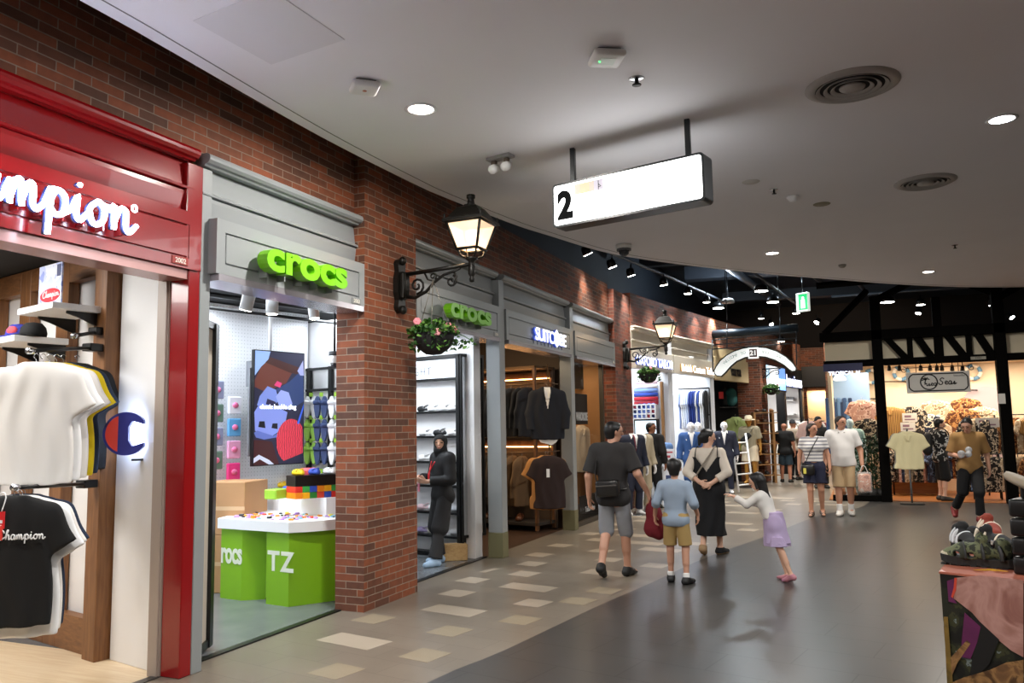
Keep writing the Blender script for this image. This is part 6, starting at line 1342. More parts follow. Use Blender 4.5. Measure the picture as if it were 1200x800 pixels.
b = MB(); b.tube([pa, pa + up_], .025, 6); b.tube([pb, pb + up_], .025, 6); b.build('side_rail', WHITE, t)
for k in (.12, .3, .48, .66, .84): b = MB(); b.tube([pa.lerp(pa + up_, k), pb.lerp(pb + up_, k)], .02, 6); b.build('rung', WHITE, t)
# third pillar and sandal shop
pc = Vector((-2.80, 24.0, 0)); b = MB(); b.box(-.12, 0, 0, .55, .75, 4.4, 0, 0, Matrix.Translation((-3.1, 24.05, 0)) @ Matrix.Rotation(-.13, 4, 'Z')); b.build('wall_pillar', BRICK, label='red brick pillar beside the hat mannequin', cat='pillar', kind='structure')
M4, L4 = seg((-2.60, 24.9), (-1.80, 30.6)); t = thing('shopfront', 'black fascia of the sandal shop', 'shopfront', M4 @ Vector((L4 / 2, 0, 0)))
b = MB(); b.box(0, 2.85, -.2, L4, 3.5, -.02, 0, 0, M4); b.build('sign_board', mat('sign charcoal', '24292b', .3), t); b = MB(); b.box(L4 - .3, 0, -.3, L4, 2.9, 0, 0, 0, M4); b.box(L4 * .5, 0, -.3, L4 * .5 + .2, 2.9, -.02, 0, 0, M4); b.build('post', BLACK, t)
b = MB(); b.box(-.1, 3.5, -.3, L4 + .1, 4.44, -.05, 0, 0, M4); b.build('wall_upper', BRICK, label='red brick band above the sandal shop', cat='wall', kind='structure')
b = MB(); b.box(0, 0, -2.0, L4, 3.4, -1.95, 0, 0, M4); b.box(0, 3.0, -2, L4, 3.1, -.2, 0, 0, M4); b.box(L4 - .4, 0, -2, L4 - .32, 3.0, -.1, 0, 0, M4); b.build('wall_shop', WI, label='white inner walls of the sandal shop', cat='wall', kind='structure')
a, c = lc(893, 456, M4, .05), lc(921, 430, M4, .05); zb, zt2 = a.y, lc(893, 424, M4, .05).y; t = thing('shop_screen', 'large pale blue advertising screen above the sandal shop', 'screen', M4 @ Vector((a.x, zb, 0)))
b = MB(); b.box(a.x, zb, -.02, c.x, zt2, .03, 0, .004, M4); b.build('casing', BLACK, t)
for i, (u0, u1, c_) in enumerate(((.03, .33, 'bfe0f4'), (.33, .68, 'f4faff'), (.68, .97, '6f9ad8'))): b = MB(); b.box(a.x + (c.x - a.x) * u0, zb + .05, .03, a.x + (c.x - a.x) * u1, zt2 - .05, .034, 0, 0, M4); b.build('picture', mat('ad ' + c_, c_, .4, emit=.95), t)
b = MB(); b.box(a.x + (c.x - a.x) * .03, zb + .05, .034, a.x + (c.x - a.x) * .33, zb + .35, .036, 0, 0, M4); b.build('picture', mat('ad white', 'eaf4fa', .4, emit=.95), t)
sgn('lit white brand lettering on the black sandal shop fascia', 'havaianas', M4, 922, 940, (452, 454), .55, LW, mat('blue letter return', '2b48a8', .4, emit=.4), .06, .006)
t = thing('shoe_rack', 'tall pine shoe rack at the sandal shop entrance', 'rack', M4 @ Vector((.2, 0, .35))); q = at(898, 566, z=0); Mr = plane_frame((q.x - .25, q.y, 0), (.95, .3, 0), (.3, -.95, 0)); zt3 = 1.95
PINE = wood('honey timber', '8a6238', 'a87c4c', 3., .5, 2)
for x in (0, .5): b = MB(); b.box(x, 0, -.35, x + .06, zt3, 0, 0, 0, Mr); b.build('upright', PINE, t)
for k in range(7): b = MB(); b.box(.0, .2 + k * .29, -.35, .66, .225 + k * .29, 0, 0, 0, Mr); b.build('shelf', PINE, t)
for k in range(7):
    for j in range(3): clog('%s sandal, %s on the %s shelf of the pine shoe rack' % (['brown', 'black', 'tan'][(j + k) % 3], cn_[j], ['lowest', 'second lowest', 'third lowest', 'middle', 'third highest', 'second highest', 'top'][k]), Mr @ Vector((.12 + .2 * j, .225 + k * .29, -.15)), face_to(.3, -.95), mat('sandal leather ' + str((j + k) % 3), ['4a3222', '1c1a19', '8a6238'][(j + k) % 3], .6), 'shoes on the pine rack', 1.05)
# clothes racks in and in front of the sandal shop
def far_rack(label, px, py, n, D_, colors, kind, L_=1.1, dirv=(1, .15, 0)):
    p = at(px, py, z=0); d = Vector(dirv).normalized(); t = thing('clothes_rail', label, 'rail', p); H = 1.75
    b = MB(); b.tube([p + Vector((0, 0, 0)), p + Vector((0, 0, H)), p + d * L_ + Vector((0, 0, H)), p + d * L_], .018, 6); b.tube([p + Vector((0, -.25, .02)), p + Vector((0, .25, .02))], .018, 6); b.tube([p + d * L_ + Vector((0, -.25, .02)), p + d * L_ + Vector((0, .25, .02))], .018, 6); b.build('frame', BLACK, t)
    for i in range(n):
        c_ = colors[i % len(colors)]; o = dup(proto_top, p + d * (L_ * (i + .5) / n) + Vector((0, 0, H - .1)), math.atan2(d.y, d.x) - math.pi / 2 + .5, '%s garment, number %d on the %s' % ({'f': 'white', 'e': 'off white', 'd': 'cream'}.get(c_[0], 'dark' if c_[0] in '012' else 'coloured'), i + 1, label), 1., 'garments on the ' + label); o.scale = (.9, 1, 1.3); remat(o, ww[0], mat('garment ' + c_, c_, .85))
far_rack('rail of white dresses behind the pine rack', 906, 552, 6, 26, ['e8e4da', 'efece4', 'dcd6c8', 'e4e0d8'], 0, 1.2)
far_rack('rail of dark tops in the sandal shop', 916, 545, 5, 27, ['1a1a1c', '7a7c80', '232326', '9a9ca0'], 0, 1.0)
far_rack('rail of white tops near the brick doorway', 938, 545, 5, 29, ['f0f0f0', '1a1a1c', 'e8e8ea', '2a2a30'], 0, 1.0)
far_rack('rail of printed tops by the shop corner', 951, 570, 5, 24, ['c8a8a0', '2a2c34', 'd8d0c8', '7a3a34'], 0, .5, (.6, .8, 0))
PD = plane_frame(M4 @ Vector((L4 - .4, 0, 0)), M4.to_3x3() @ Vector((0, 0, 1)), M4.to_3x3() @ Vector((-1, 0, 0)))
t = thing('shoe_shelf', 'white wall shelf with shoes in the sandal shop', 'shelf', PD @ Vector((-.8, 2, .1))); a, c = lc(912, 470, PD, .2), lc(931, 470, PD, .2); b = MB(); b.box(a.x, a.y, 0, c.x, a.y + .04, .4, 0, 0, PD); b.box(a.x, a.y - .5, 0, c.x, a.y - .46, .4, 0, 0, PD); b.build('board', WHITE, t)
for i, x in enumerate(np.linspace(a.x + .15, c.x - .15, 4)): clog(['black', 'white', 'black', 'grey'][i] + ' shoe, number %d along the white sandal shop shelf' % (i + 1), PD @ Vector((x, a.y + .04, .22)), face_to(1, .2), [KCL, WCL, KCL, mat('clog grey', '8a8c90', .6)][i], 'shoes on the white shelf', 1.2)
# far brick end of the passage with a lit doorway
b = MB(); b.box(-4, 31.6, 0, -1.75, 31.9, 4.4); b.box(-1.1, 31.6, 0, 1.0, 31.9, 4.4); b.box(-1.75, 31.6, 2.9, -1.1, 31.9, 4.4); b.box(-1.0, 29.6, 0, -.62, 30.2, 4.4); b.build('wall_end', BRICK, label='red brick wall closing the passage', cat='wall', kind='structure')
b = MB(); b.box(-1.9, 32.6, 0, -.9, 32.7, 2.95); b.build('wall_end', mat('cream lit wall', 'ecd2b0', .7), label='cream wall seen through the far doorway', cat='wall', kind='structure')
lamp('light_far_doorway', 'AREA', (-1.4, 32.2, 2.85), 22, WARM, .5, .5, (-1.4, 32.3, 0)); lamp('light_far_brick', 'SPOT', (-1.2, 28.6, 4.6), 120, (1, .8, .6), .1, None, (-1.0, 31.6, 3.6), 100)
b = MB(); b.box(-2.1, 31.45, 2.95, -1.05, 31.6, 3.7); b.build('fascia_board', mat('sign black', '1c1713', .5), label='dark fascia board beside the far brick doorway', cat='board')
# arched street sign
MA = plane_frame((0, 20.2, 0), (1, 0, 0), (0, -1, 0)); A2 = lambda px, py: (lambda v_: (v_.x, v_.z))(at(px, py, y=20.2))
oc = [(836.6, 434), (839, 429), (844, 422), (851, 416), (860, 411), (871, 407.4), (884, 405.8), (898, 406.8), (911, 411), (922, 417.5), (930, 425), (934, 431), (933, 435), (928.5, 436), (925, 434), (918, 428), (908, 422.5), (897, 419), (886, 418.2), (874, 419.5), (864, 424), (857, 430), (851, 437), (846, 441.5), (840, 441), (837, 438)]
ar = thing('arched_sign', 'white arched welcome sign with number plaque hanging over the passage', 'sign', (-2.0, 20.2, 2.9))
cx_ = sum(p[0] for p in oc) / len(oc)
b = MB(); b.prism([A2(*p) for p in oc], -.05, .05, 0, MA); b.build('rim', IRON, ar)
def shrink(P, k):
    out = []
    for i in range(len(P)):
        a, c, d = Vector(P[i - 1]), Vector(P[i]), Vector(P[(i + 1) % len(P)]); t_2 = (d - a).normalized(); out.append(tuple(c - Vector((t_2.y, -t_2.x)) * -k))
    return out
ocw = [A2(*p) for p in oc]; sh = shrink(ocw, .028); 
if abs(sh[6][1]) > abs(ocw[6][1]): sh = shrink(ocw, -.028)
b = MB(); b.prism(sh, .05, .06, 0, MA); b.build('face', mat('white lit arch', 'e4ebea', .5, emit=.35), ar)
a = A2(877.5, 420.5); c = A2(889, 407); b = MB(); b.box(a[0], a[1], .05, c[0], c[1], .09, 0, .005, MA); b.build('plaque', mat('white lit arch', 'e4ebea', .5, emit=.35), ar)
a = A2(879, 418.6); c = A2(887.4, 409); b = MB(); b.box(a[0], a[1], .09, c[0], c[1], .095, 0, 0, MA); b.build('plaque_frame', mat('plaque maroon', '5a1018', .5), ar); b = MB(); b.box(a[0] + .012, a[1] + .012, .095, c[0] - .012, c[1] - .012, .098, 0, 0, MA); b.build('plaque_field', BLACK, ar)
v, f = text('21', .16, .002, .008, align='CENTER'); b = MB(); b.add(v, f, 0, False, MA @ Matrix.Translation(((a[0] + c[0]) / 2, a[1] + .045, .101))); b.build('numeral', WHITE, ar)
def arc_text(s, pts, size):
    b = MB(); P = [Vector(A2(*p)) for p in pts]; n = len(s)
    for i, ch in enumerate(s):
        if ch == ' ': continue
        u = i / (n - 1) * (len(P) - 1); k = min(int(u), len(P) - 2); q = P[k].lerp(P[k + 1], u - k); d = P[k + 1] - P[k]; v, f = text(ch, size, .001, 0, align='CENTER')
        b.add(v, f, 0, False, MA @ Matrix.Translation((q.x, q.y, .062)) @ Matrix.Rotation(math.atan2(d.y, d.x), 4, 'Z'))
    return b
arc_text('WELCOME TO', [(851, 426), (857, 421), (864, 417.5), (873, 415)], .1).build('lettering', mat('pale grey print', '9aa3a2', .6), ar)
arc_text('ROCK LOWELL', [(894, 414), (902, 415.6), (911, 418.6), (920, 424)], .1).build('lettering', mat('pale grey print', '9aa3a2', .6), ar)
b = MB()
for (p, q) in (((834.5, 398), (835.5, 436)), ((933, 388), (933.5, 428)), ((834, 398.5), (934, 389)), ((834.5, 404), (934, 396)), ((835, 409), (934, 402)), ((852, 379), (852, 408)), ((914, 371), (914, 402))):
    P_, Q_ = A2(*p), A2(*q); b.tube([(P_[0], 20.2, P_[1]), (Q_[0], 20.2, Q_[1])], .016, 6)
for px in (852, 914): P_ = A2(px, 375); b.tube([(P_[0], 20.2, P_[1]), (P_[0], 20.2, 6.0)], .01, 6)
b.build('hanging_frame', mat('dark steel', '20242a', .5), ar)
duct('thick dark blue pipe behind the arched sign', 'ceiling_pipe', [at(818, 393, y=21.5), at(935, 384, y=21.8)], .11, None, mat('petrol steel', '1c2a36', .4, metal=.4))
# ------------------------------------------------------------------ tropical shirt shop across the passage
TIM = mat('black stained timber', '060504', .85, spec=.08)
IV = mat('ivory plaster', 'ded3b8', .8)
b = MB(); b.box(-.7, 18.72, -.05, 8, 22, .012); b.build('floor', wood('orange boards', '8a5226', 'a86a34', 2., .4, 0), label='orange brown floor of the shirt shop', cat='floor', kind='structure')
b = MB(); b.box(-.2, 21.6, 0, 8, 21.7, 3.2); b.box(-.62, 19.6, 0, -.55, 21.7, 3.2); b.build('wall_back', mat('cream shop wall', 'e6d2b4', .7), label='cream rear wall of the shirt shop', cat='wall', kind='structure')
b = MB(); b.box(-.6, 18.8, 2.97, 8, 21.7, 3.05); b.build('ceiling', mat('cream shop wall', 'e6d2b4', .7), label='cream ceiling of the shirt shop', cat='ceiling', kind='structure')
b = MB(); b.box(-.62, 18.72, 2.97, 8, 18.8, 3.42); b.build('wall_band', IV, label='ivory plaster band above the shirt shop opening', cat='wall', kind='structure')
fr = thing('shopfront', 'black timber frame of the shirt shop with diagonal braces', 'shopfront', (1.5, 18.65, 0))
for i, x in enumerate((.325, 2.57, 4.85)):
    b = MB(); b.box(x, 18.5, 0, x + .2, 18.72, 4.3, 0, .004); b.build('post', TIM, fr)
b = MB(); b.box(-.65, 18.54, 2.83, 8, 18.72, 2.97, 0, .004); b.build('lower_beam', TIM, fr)
b = MB(); b.box(-.7, 18.5, 3.38, 8, 18.72, 3.58, 0, .004); b.build('upper_beam', TIM, fr)
for (x0, x1) in ((.525, 1.02), (1.10, 1.50), (1.66, 2.08), (2.2, 2.57)):
    b = MB(); b.prism([(x0 + .02, 3.40), (x0 + .17, 3.40), (x1, 2.99), (x1 - .03, 2.96), (x1 - .14, 2.96)], 0, .14, 0, plane_frame((0, 18.70, 0), (1, 0, 0), (0, -1, 0))); b.build('brace', TIM, fr)
for x, w in ((1.0, .1), (1.5, .16), (2.08, .1)): b = MB(); b.box(x, 18.55, 2.97, x + w, 18.72, 3.38 if w < .15 else 4.2, 0, .003); b.build('stud', TIM, fr)
b = MB(); b.box(-.62, 18.56, 0, .33, 18.7, .12); b.box(2.77, 18.56, 0, 4.85, 18.7, .1); b.build('sill', TIM, fr)
for i, (p, q) in enumerate((((.4, 18.6, 4.2), (1.9, 18.6, 4.9)), ((2.65, 18.6, 4.2), (1.2, 18.6, 4.9)), ((2.7, 18.6, 4.1), (4.2, 18.6, 4.9)), ((-.6, 18.5, 3.55), (.3, 19, 4.5)), ((-.7, 18.4, 4.6), (6, 18.4, 4.7)))):
    b = MB(); b.tube([p, q], .07, 4, 0, False, None, False); b.build('rafter', TIM, fr)
plate_ = thing('number_plate', 'small steel number plate on the black beam', 'plate', (2.25, 18.53, 2.9)); b = MB(); b.box(2.13, 18.525, 2.865, 2.4, 18.54, 2.925); b.build('plate', mat('dull steel', '9a9688', .4), plate_); v, f = text('2101', .06, .001, 0, align='CENTER'); b = MB(); b.add(v, f, 0, False, plane_frame((2.265, 18.524, 2.877), (1, 0, 0), (0, -1, 0))); b.build('number', BLACK, plate_)
b = MB(); b.box(-.60, 18.6, .12, .33, 18.612, 2.83); b.build('window_2', GLASS, label='left display glass of the shirt shop', cat='window', kind='structure')
b = MB(); b.box(2.77, 18.6, .1, 4.85, 18.612, 2.83); b.build('window_3', GLASS, label='right display glass of the shirt shop', cat='window', kind='structure')
b = MB(); b.box(-.62, 18.62, .12, -.61, 19.6, 2.83); b.build('window_4', GLASS, label='side glass of the shirt shop corner', cat='window', kind='structure')
t = thing('fascia_sign', 'navy strip with white capitals above the corner glass', 'sign', (-.2, 18.5, 2.7)); b = MB(); b.box(-.66, 18.5, 2.74, .12, 18.54, 2.90); b.build('board', mat('navy board', '1c2250', .5), t)
v, f = text('TROPICAL M', .11, .002, .003); k = .62 / max(p[0] for p in v); b = MB(); b.add([(p[0] * k, p[1], p[2]) for p in v], f, 0, False, plane_frame((-.56, 18.497, 2.66), (1, 0, 0), (0, -1, 0))); b.build('lettering', mat('lit blue white letter', 'dfe6ff', .4, emit=1.5), t)
# hanging sign
MZ = plane_frame((0, 18.95, 0), (1, 0, 0), (0, -1, 0)); S1_, S2_ = at(1063, 461, y=18.95), at(1136, 434, y=18.95); x0, z0, x1, z1 = S1_.x, S1_.z, S2_.x, S2_.z
t = thing('shop_sign', 'grey rectangular sign with palm roundel and black script', 'sign', ((x0 + x1) / 2, 18.95, z0)); b = MB(); b.box(x0, z0, -.03, x1, z1, 0, 0, .003, MZ); b.build('board', mat('sign grey', 'd0cec8', .5), t)
def ring(P, w, z, n=1):
    b = MB(); b.tube([(p[0], p[1], z) for p in P], w, 6, 0, True, MZ); return b
i_ = .045; o_ = .07
def notch(x0, z0, x1, z1, r): return [(x0 + r, z0), (x1 - r, z0), (x1 - r * .4, z0 + r * .4), (x1, z0 + r), (x1, z1 - r), (x1 - r * .4, z1 - r * .4), (x1 - r, z1), (x0 + r, z1), (x0 + r * .4, z1 - r * .4), (x0, z1 - r), (x0, z0 + r), (x0 + r * .4, z0 + r * .4)]
ring(notch(x0 + .05, z0 + .045, x1 - .04, z1 - .04, .08), .013, .002).build('border', BLACK, t)
cx, cz, cr = x0 + (x1 - x0) * .36, (z0 + z1) / 2 + .01, (z1 - z0) * .36
ring([(cx + cr * math.cos(a), cz + cr * math.sin(a)) for a in np.linspace(0, 6.283, 33)[:-1]], .013, .002).build('roundel', BLACK, t)
b = MB(); b.tube([(cx - .08, cz - .03, .003), (cx - .06, cz + .05, .003)], .012, 5, 0, False, MZ)
for a in (.2, .9, 1.8, 2.6, 3.3): b.tube([(cx - .06, cz + .05, .003), (cx - .06 + .04 * math.cos(a), cz + .05 + .04 * math.sin(a) + .01, .003), (cx - .06 + .075 * math.cos(a), cz + .05 + .06 * math.sin(a) - .01, .003)], .011, 5, 0, False, MZ)
b.build('palm_mark', BLACK, t)
b = MB(); strokes(b, 'rsea', MZ @ Matrix.Translation((cx - .08, cz - .08, .004)), .14, .058); strokes(b, 'Seas', MZ @ Matrix.Translation((cx + cr + .02, cz - .06, .004)), .14, .072); b.build('lettering', BLACK, t)
v, f = text('beautiful', .06, .001, 0, align='RIGHT'); b = MB(); b.add(v, f, 0, False, MZ @ Matrix.Translation((x1 - .09, z1 - .11, .002))); b.build('small_lettering', BLACK, t)
b = MB()
for s_ in (-1, 1): xx = x0 - .02 if s_ < 0 else x1 + .02; b.tube([(p[0], p[1], .02) for p in spiral((xx + s_ * .02, z1 + .06), .07, 1.57, 1.3, s_)], .008, 5, 0, False, MZ)
b.tube([(x0, z1 + .1, .02), (x1, z1 + .1, .02)], .009, 5, 0, False, MZ); b.tube([(x0 + .2, z1, .0), (x0 + .2, 2.98, 0)], .008, 5, 0, False, MZ); b.tube([(x1 - .2, z1, .0), (x1 - .2, 2.98, 0)], .008, 5, 0, False, MZ); b.build('scroll_bracket', mat('copper iron', '5a3020', .5), t)
for i, px in enumerate((1042, 1054, 1079, 1090, 1098, 1104, 1116, 1128)):
    p = at(px, 431, y=19.15); t = thing('spotlight', 'small black spotlight, number %d from the left along the shirt shop beam' % (i + 1), 'spotlight', p, group='black spotlights along the shirt shop beam')
    b = MB(); b.tube([p + Vector((0, 0, .05)), p + Vector((0, .04, -.05))], [.03, .045], 10); b.build('shade', BLACK, t); b = MB(); b.tube([p, (p.x, p.y, 2.98)], .01, 5); b.build('stem', BLACK, t)
def life_ring(label, px, py, y):
    p = at(px, py, y=y); t = thing('life_ring', label, 'life ring', p, group='life rings in the shirt shop'); R_, r_ = .155, .045
    for k in range(8):
        a = np.linspace(k * .785, k * .785 + .785, 6); b = MB(); b.tube([(p.x + R_ * math.cos(q), p.y, p.z + R_ * math.sin(q)) for q in a], r_, 10); b.build('segment', mat('ring white', 'e8ddcc', .6) if k % 2 else mat('ring blue', '5f8aa8', .6), t)
life_ring('blue and white life ring left of the grey sign', 1056, 437, 21.5); life_ring('blue and white life ring right of the grey sign', 1140, 436, 21.5); life_ring('life ring partly behind the left black post', 1021, 441, 21.4)
# garments
PR = [ramp_mat('print navy leaves', [(0, '1c2438'), (.5, 'e6dcc6'), (.62, '1c2438')], 'noise', 9., .85), ramp_mat('print brown floral', [(0, '6a3a1c'), (.45, 'c08a50'), (.55, '5a2f18'), (.7, 'd8b080')], 'noise', 11., .85), ramp_mat('print beige floral', [(0, 'b8a284'), (.5, 'e0d0b4'), (.6, '8a7458')], 'noise', 12., .85),
      ramp_mat('print pink', [(0, 'c89a8c'), (.5, 'e8c4b4'), (.6, '9a6a60')], 'noise', 12., .85), ramp_mat('print dark floral', [(0, '1a1616'), (.52, 'c8b8a0'), (.6, '2a2020')], 'noise', 13., .85), ramp_mat('print ochre stripe', [(0, '6a4420'), (.5, 'c09450')], 'wave', 9., .85, 0), ramp_mat('print blue batik', [(0, '24304a'), (.5, '6a82a8'), (.6, '1c2438')], 'noise', 10., .85)]
pn = ['navy leaf print', 'brown floral', 'beige floral', 'pink floral', 'dark floral', 'ochre striped', 'blue batik']
asp = {}
def aloha(k, label, p, rz, grp, sc=1.):
    m = PR[k] if isinstance(k, int) else k
    if m.name not in asp:
        o = asp[m.name] = hung('hanging_shirt', label, 'shirt', m, grp, L=.72, w=.5, collar=True, t=.45, h=.014, hm=mat('pale hanger wood', 'a87c4c', .5)); return move(o, p, rz, sc)
    return dup(asp[m.name], p, rz, label, sc, grp)
WALLR = 'shirts on the rear wall of the shirt shop'; FC = face_to(-.1, -1)
for lb, k, px, py, y in (('beige floral shirt on the rear wall under the grey sign', 2, 1096, 470, 21.0), ('navy leaf print shirt on the rear wall below the beige one', 0, 1085, 486, 20.6), ('brown floral shirt on the rear wall right of the beige one', 1, 1131, 468, 21.0), ('brown floral shirt on the rear wall just above the walking man', 1, 1128, 480, 20.5), ('beige floral shirt on the rear wall next to the arched niche', 2, 1150, 478, 20.9), ('ochre striped shirt beside the left black post', 5, 1043, 478, 20.4), ('dark floral shirt on the low mannequin left of the sign stand', 4, 1067, 478, 20.6), ('pink floral shirt high in the left window', 3, 1010, 470, 20.2), ('dark floral shirt low in the left window', 4, 1017, 492, 20.0)):
    p = at(px, py, y=y); aloha(k, lb, p, FC, WALLR, 1.0)
t = thing('wall_rails', 'thin black display rails on the rear wall of the shirt shop', 'rail', (1.8, 21.5, 2)); b = MB()
for (px0, px1, py) in ((1095, 1145, 457), (990, 1025, 467), (1035, 1062, 447)): a, c = at(px0, py, y=21.4), at(px1, py, y=21.4); b.tube([a, c], .015, 6); b.tube([a, (a.x, 21.6, a.z)], .015, 6); b.tube([c, (c.x, 21.6, c.z)], .015, 6)
b.build('bar', BLACK, t)
# rows of garments on low rails
def rail_row(label, x0, x1, y, z, n, ks, sc=1., rz=None):
    t = thing('clothes_rail', label, 'rail', ((x0 + x1) / 2, y, 0)); b = MB(); b.tube([(x0, y, 0), (x0, y, z), (x1, y, z), (x1, y, 0)], .018, 6); b.build('frame', BLACK, t)
    for i in range(n): aloha(ks[i % len(ks)], '%s shirt, number %d along the %s' % (pn[ks[i % len(ks)]], i + 1, label), Vector((x0 + (x1 - x0) * (i + .5) / n, y, z - .095 * sc)), (rz or 1.2) + .25 * math.sin(i * 1.7), 'shirts on the ' + label, sc)
rail_row('low rail behind the cream shirt stand', .62, 1.6, 20.2, 1.12, 9, [4, 3, 6, 2, 4])
rail_row('low rail behind the shopper in the patterned shirt', 1.65, 2.5, 20.4, 1.2, 8, [4, 6, 1, 4])
rail_row('tall rail by the right black post', 2.15, 2.62, 19.7, 1.75, 5, [4, 2, 4, 1], 1., .5)
rail_row('lower rail by the right black post', 2.1, 2.6, 19.4, .95, 5, [4, 6, 4, 2], .95, .4)
rail_row('upper rail in the right window', 2.95, 4.8, 19.9, 1.75, 12, [1, 2, 5, 2], 1., .6)
rail_row('lower rail in the right window', 2.95, 4.8, 19.5, .95, 12, [2, 1, 3, 5], 1., .5)
rail_row('low rail in the left window', -.5, .25, 20.3, 1.1, 6, [4, 6, 2])
b = MB(); b.box(.58, 20.6, 1.28, 1.7, 21.5, 1.36); b.box(.6, 20.7, 0, 1.65, 21.45, 1.28, 0, .01); b.build('display_counter', wood('orange boards', '8a5226', 'a86a34', 2., .4, 0), label='orange brown counter at the back left of the shirt shop', cat='counter')
# cream shirt on a stand
t = thing('shirt_stand', 'steel stand with square base carrying the cream shirt', 'stand', at(1069, 590, z=0)); p = at(1069, 590, z=.012); zc = at(1067, 507, y=p.y).z
b = MB(); b.box(p.x - .22, p.y - .16, .012, p.x + .22, p.y + .16, .03, 0, .004); b.build('base', mat('dark threshold', '4a4a48', .35, metal=.5), t); b = MB(); b.tube([(p.x, p.y, .03), (p.x, p.y, zc + .09)], .02, 10); b.build('pole', CHROME, t)
b = MB(); b.tube([(p.x, p.y + .3, zc + .09), (p.x, p.y - .02, zc + .09)], .01, 6); b.build('arm', CHROME, t)
CRM = mat('cream linen', 'd8cfa4', .85); aloha(CRM, 'cream short sleeved shirt on the stand at the shop entrance', Vector((p.x, p.y - .02, zc)), FC, 'shirts on the stand', 1.0)
aloha(mat('grey linen', '8f8f86', .85), 'grey shirt hanging just behind the cream one', Vector((p.x - .02, p.y + .16, zc)), FC + .25, 'shirts on the stand', 1.0)
for lb, px, py, y in (('white price card on the dark floral shirt', 1066, 489, 20.3), ('pinkish price card below the white one', 1064, 500, 20.2), ('white sign card beside the walking man', 1157, 495, 19.6)):
    p = at(px, py, y=y); t = thing('price_card', lb, 'card', p); b = MB(); w = .15 if px < 1100 else .22; b.box(p.x - w, p.y, p.z - .1, p.x + w, p.y + .01, p.z + .1); b.build('card', mat('paper card', 'd8d4cc', .7), t); b = MB(); b.box(p.x - w * .7, p.y - .002, p.z + .0, p.x + w * .2, p.y, p.z + .05); b.box(p.x - w * .7, p.y - .002, p.z - .06, p.x + w * .7, p.y, p.z - .03); b.build('print', mat('card print', '8a6a78', .7), t); b = MB(); b.tube([(p.x, p.y + .02, p.z - .1), (p.x, p.y + .05, p.z - .3)], .006, 5); b.build('clip', CHROME, t)
t = thing('wall_niche', 'lilac grey arched niche at the right of the rear wall', 'niche', (2.7, 21.5, 0)); q = at(1153, 470, y=21.55); P = [(q.x - .42, 0), (q.x + .5, 0), (q.x + .5, q.z)] + [(q.x + .04 + .46 * math.cos(a), q.z + .35 * math.sin(a)) for a in np.linspace(.2, 3.1416, 10)]
b = MB(); b.prism(P, 0, .06, 0, plane_frame((0, 21.58, 0), (1, 0, 0), (0, -1, 0))); b.build('panel', mat('lilac grey panel', 'b8aab0', .7), t)
# left window: denim curtain, plants
t = thing('fabric_display', 'blue denim lengths hanging in the corner window', 'fabric', (-.2, 20.8, 1)); 
for i in range(9):
    p = at(969 + i * 3.4, 466, y=20.9); b = MB(); b.box(p.x - .045, 20.88, .9, p.x + .04, 20.93, p.z - .1 * (i % 2), 0, .015); b.build('length', mat('denim ' + str(i % 3), ['31507c', '5f86b4', '22385c'][i % 3], .85), t)
b = MB(); b.box(-.55, 20.95, 1.2, .25, 21.0, 2.82); b.build('blue_backdrop', mat('blue backdrop', '8fb2dc', .7), label='light blue backdrop panel in the corner window', cat='panel')
t = thing('globe_lamp', 'white glowing dish lamp in the corner window', 'lamp', at(984, 444, y=19.6)); p = at(984, 444, y=19.6); b = MB(); b.lathe([(.001, -.02), (.12, -.03), (.14, .0), (.08, .09), (.001, .1)], 16, p); b.build('dish', mat('globe glow', 'fff4e0', .4, emit=3.5), t); b = MB(); b.tube([p + Vector((0, 0, .1)), (p.x, p.y, 2.97)], .008, 5); b.build('cord', BLACK, t)
p = at(1174, 467, y=18.5); b = MB(); b.box(p.x - .06, 18.485, p.z - .1, p.x + .06, 18.5, p.z + .1); b.build('notice_card', mat('paper card', 'd8d4cc', .7), label='small white notice card on the right black post', cat='card')
def bush(label, p, r, h, m, seed):
    t = thing('potted_plant', label, 'plant', p, group='plants in the corner window'); rg = random.Random(seed); b = MB(); b.lathe([(.001, 0), (.11, 0), (.14, .22), (.12, .22), (.001, .2)], 14, p); b.build('pot', mat('dark pot', '2a2826', .6), t); b = MB()
    for i in range(220):
        a = rg.uniform(0, 6.28); z = .2 + h * rg.random(); rr = r * math.sqrt(rg.random()) * (1 - .5 * abs(z / h - .6)); s_ = rg.uniform(.03, .06)
        Mx = Matrix.Translation((p[0] + rr * math.cos(a), p[1] + rr * math.sin(a) * .6, p[2] + z)) @ Matrix.Rotation(a, 4, 'Z') @ Matrix.Rotation(rg.uniform(-1, 1), 4, 'X')
        b.add([(0, -s_, 0), (s_ * .5, 0, .01), (0, s_ * 1.4, -.01), (-s_ * .5, 0, .01)], [(0, 1, 2, 3)], 0, False, Mx)
    b.tube([(p[0], p[1], p[2] + .15), (p[0], p[1], p[2] + h)], .012, 5); b.build('foliage', m, t, kind='stuff')
LG = mat('window leaf', '1e4a2c', .6)
for i, (px, h) in enumerate(((1013, 1.1), (1024, 1.15), (1034, 1.0))): q = at(px, 583, z=.012); bush(['left', 'middle', 'right'][i] + ' leafy green plant at the foot of the shirt shop window', (q.x, 18.95, .012), .22, h, LG, i)
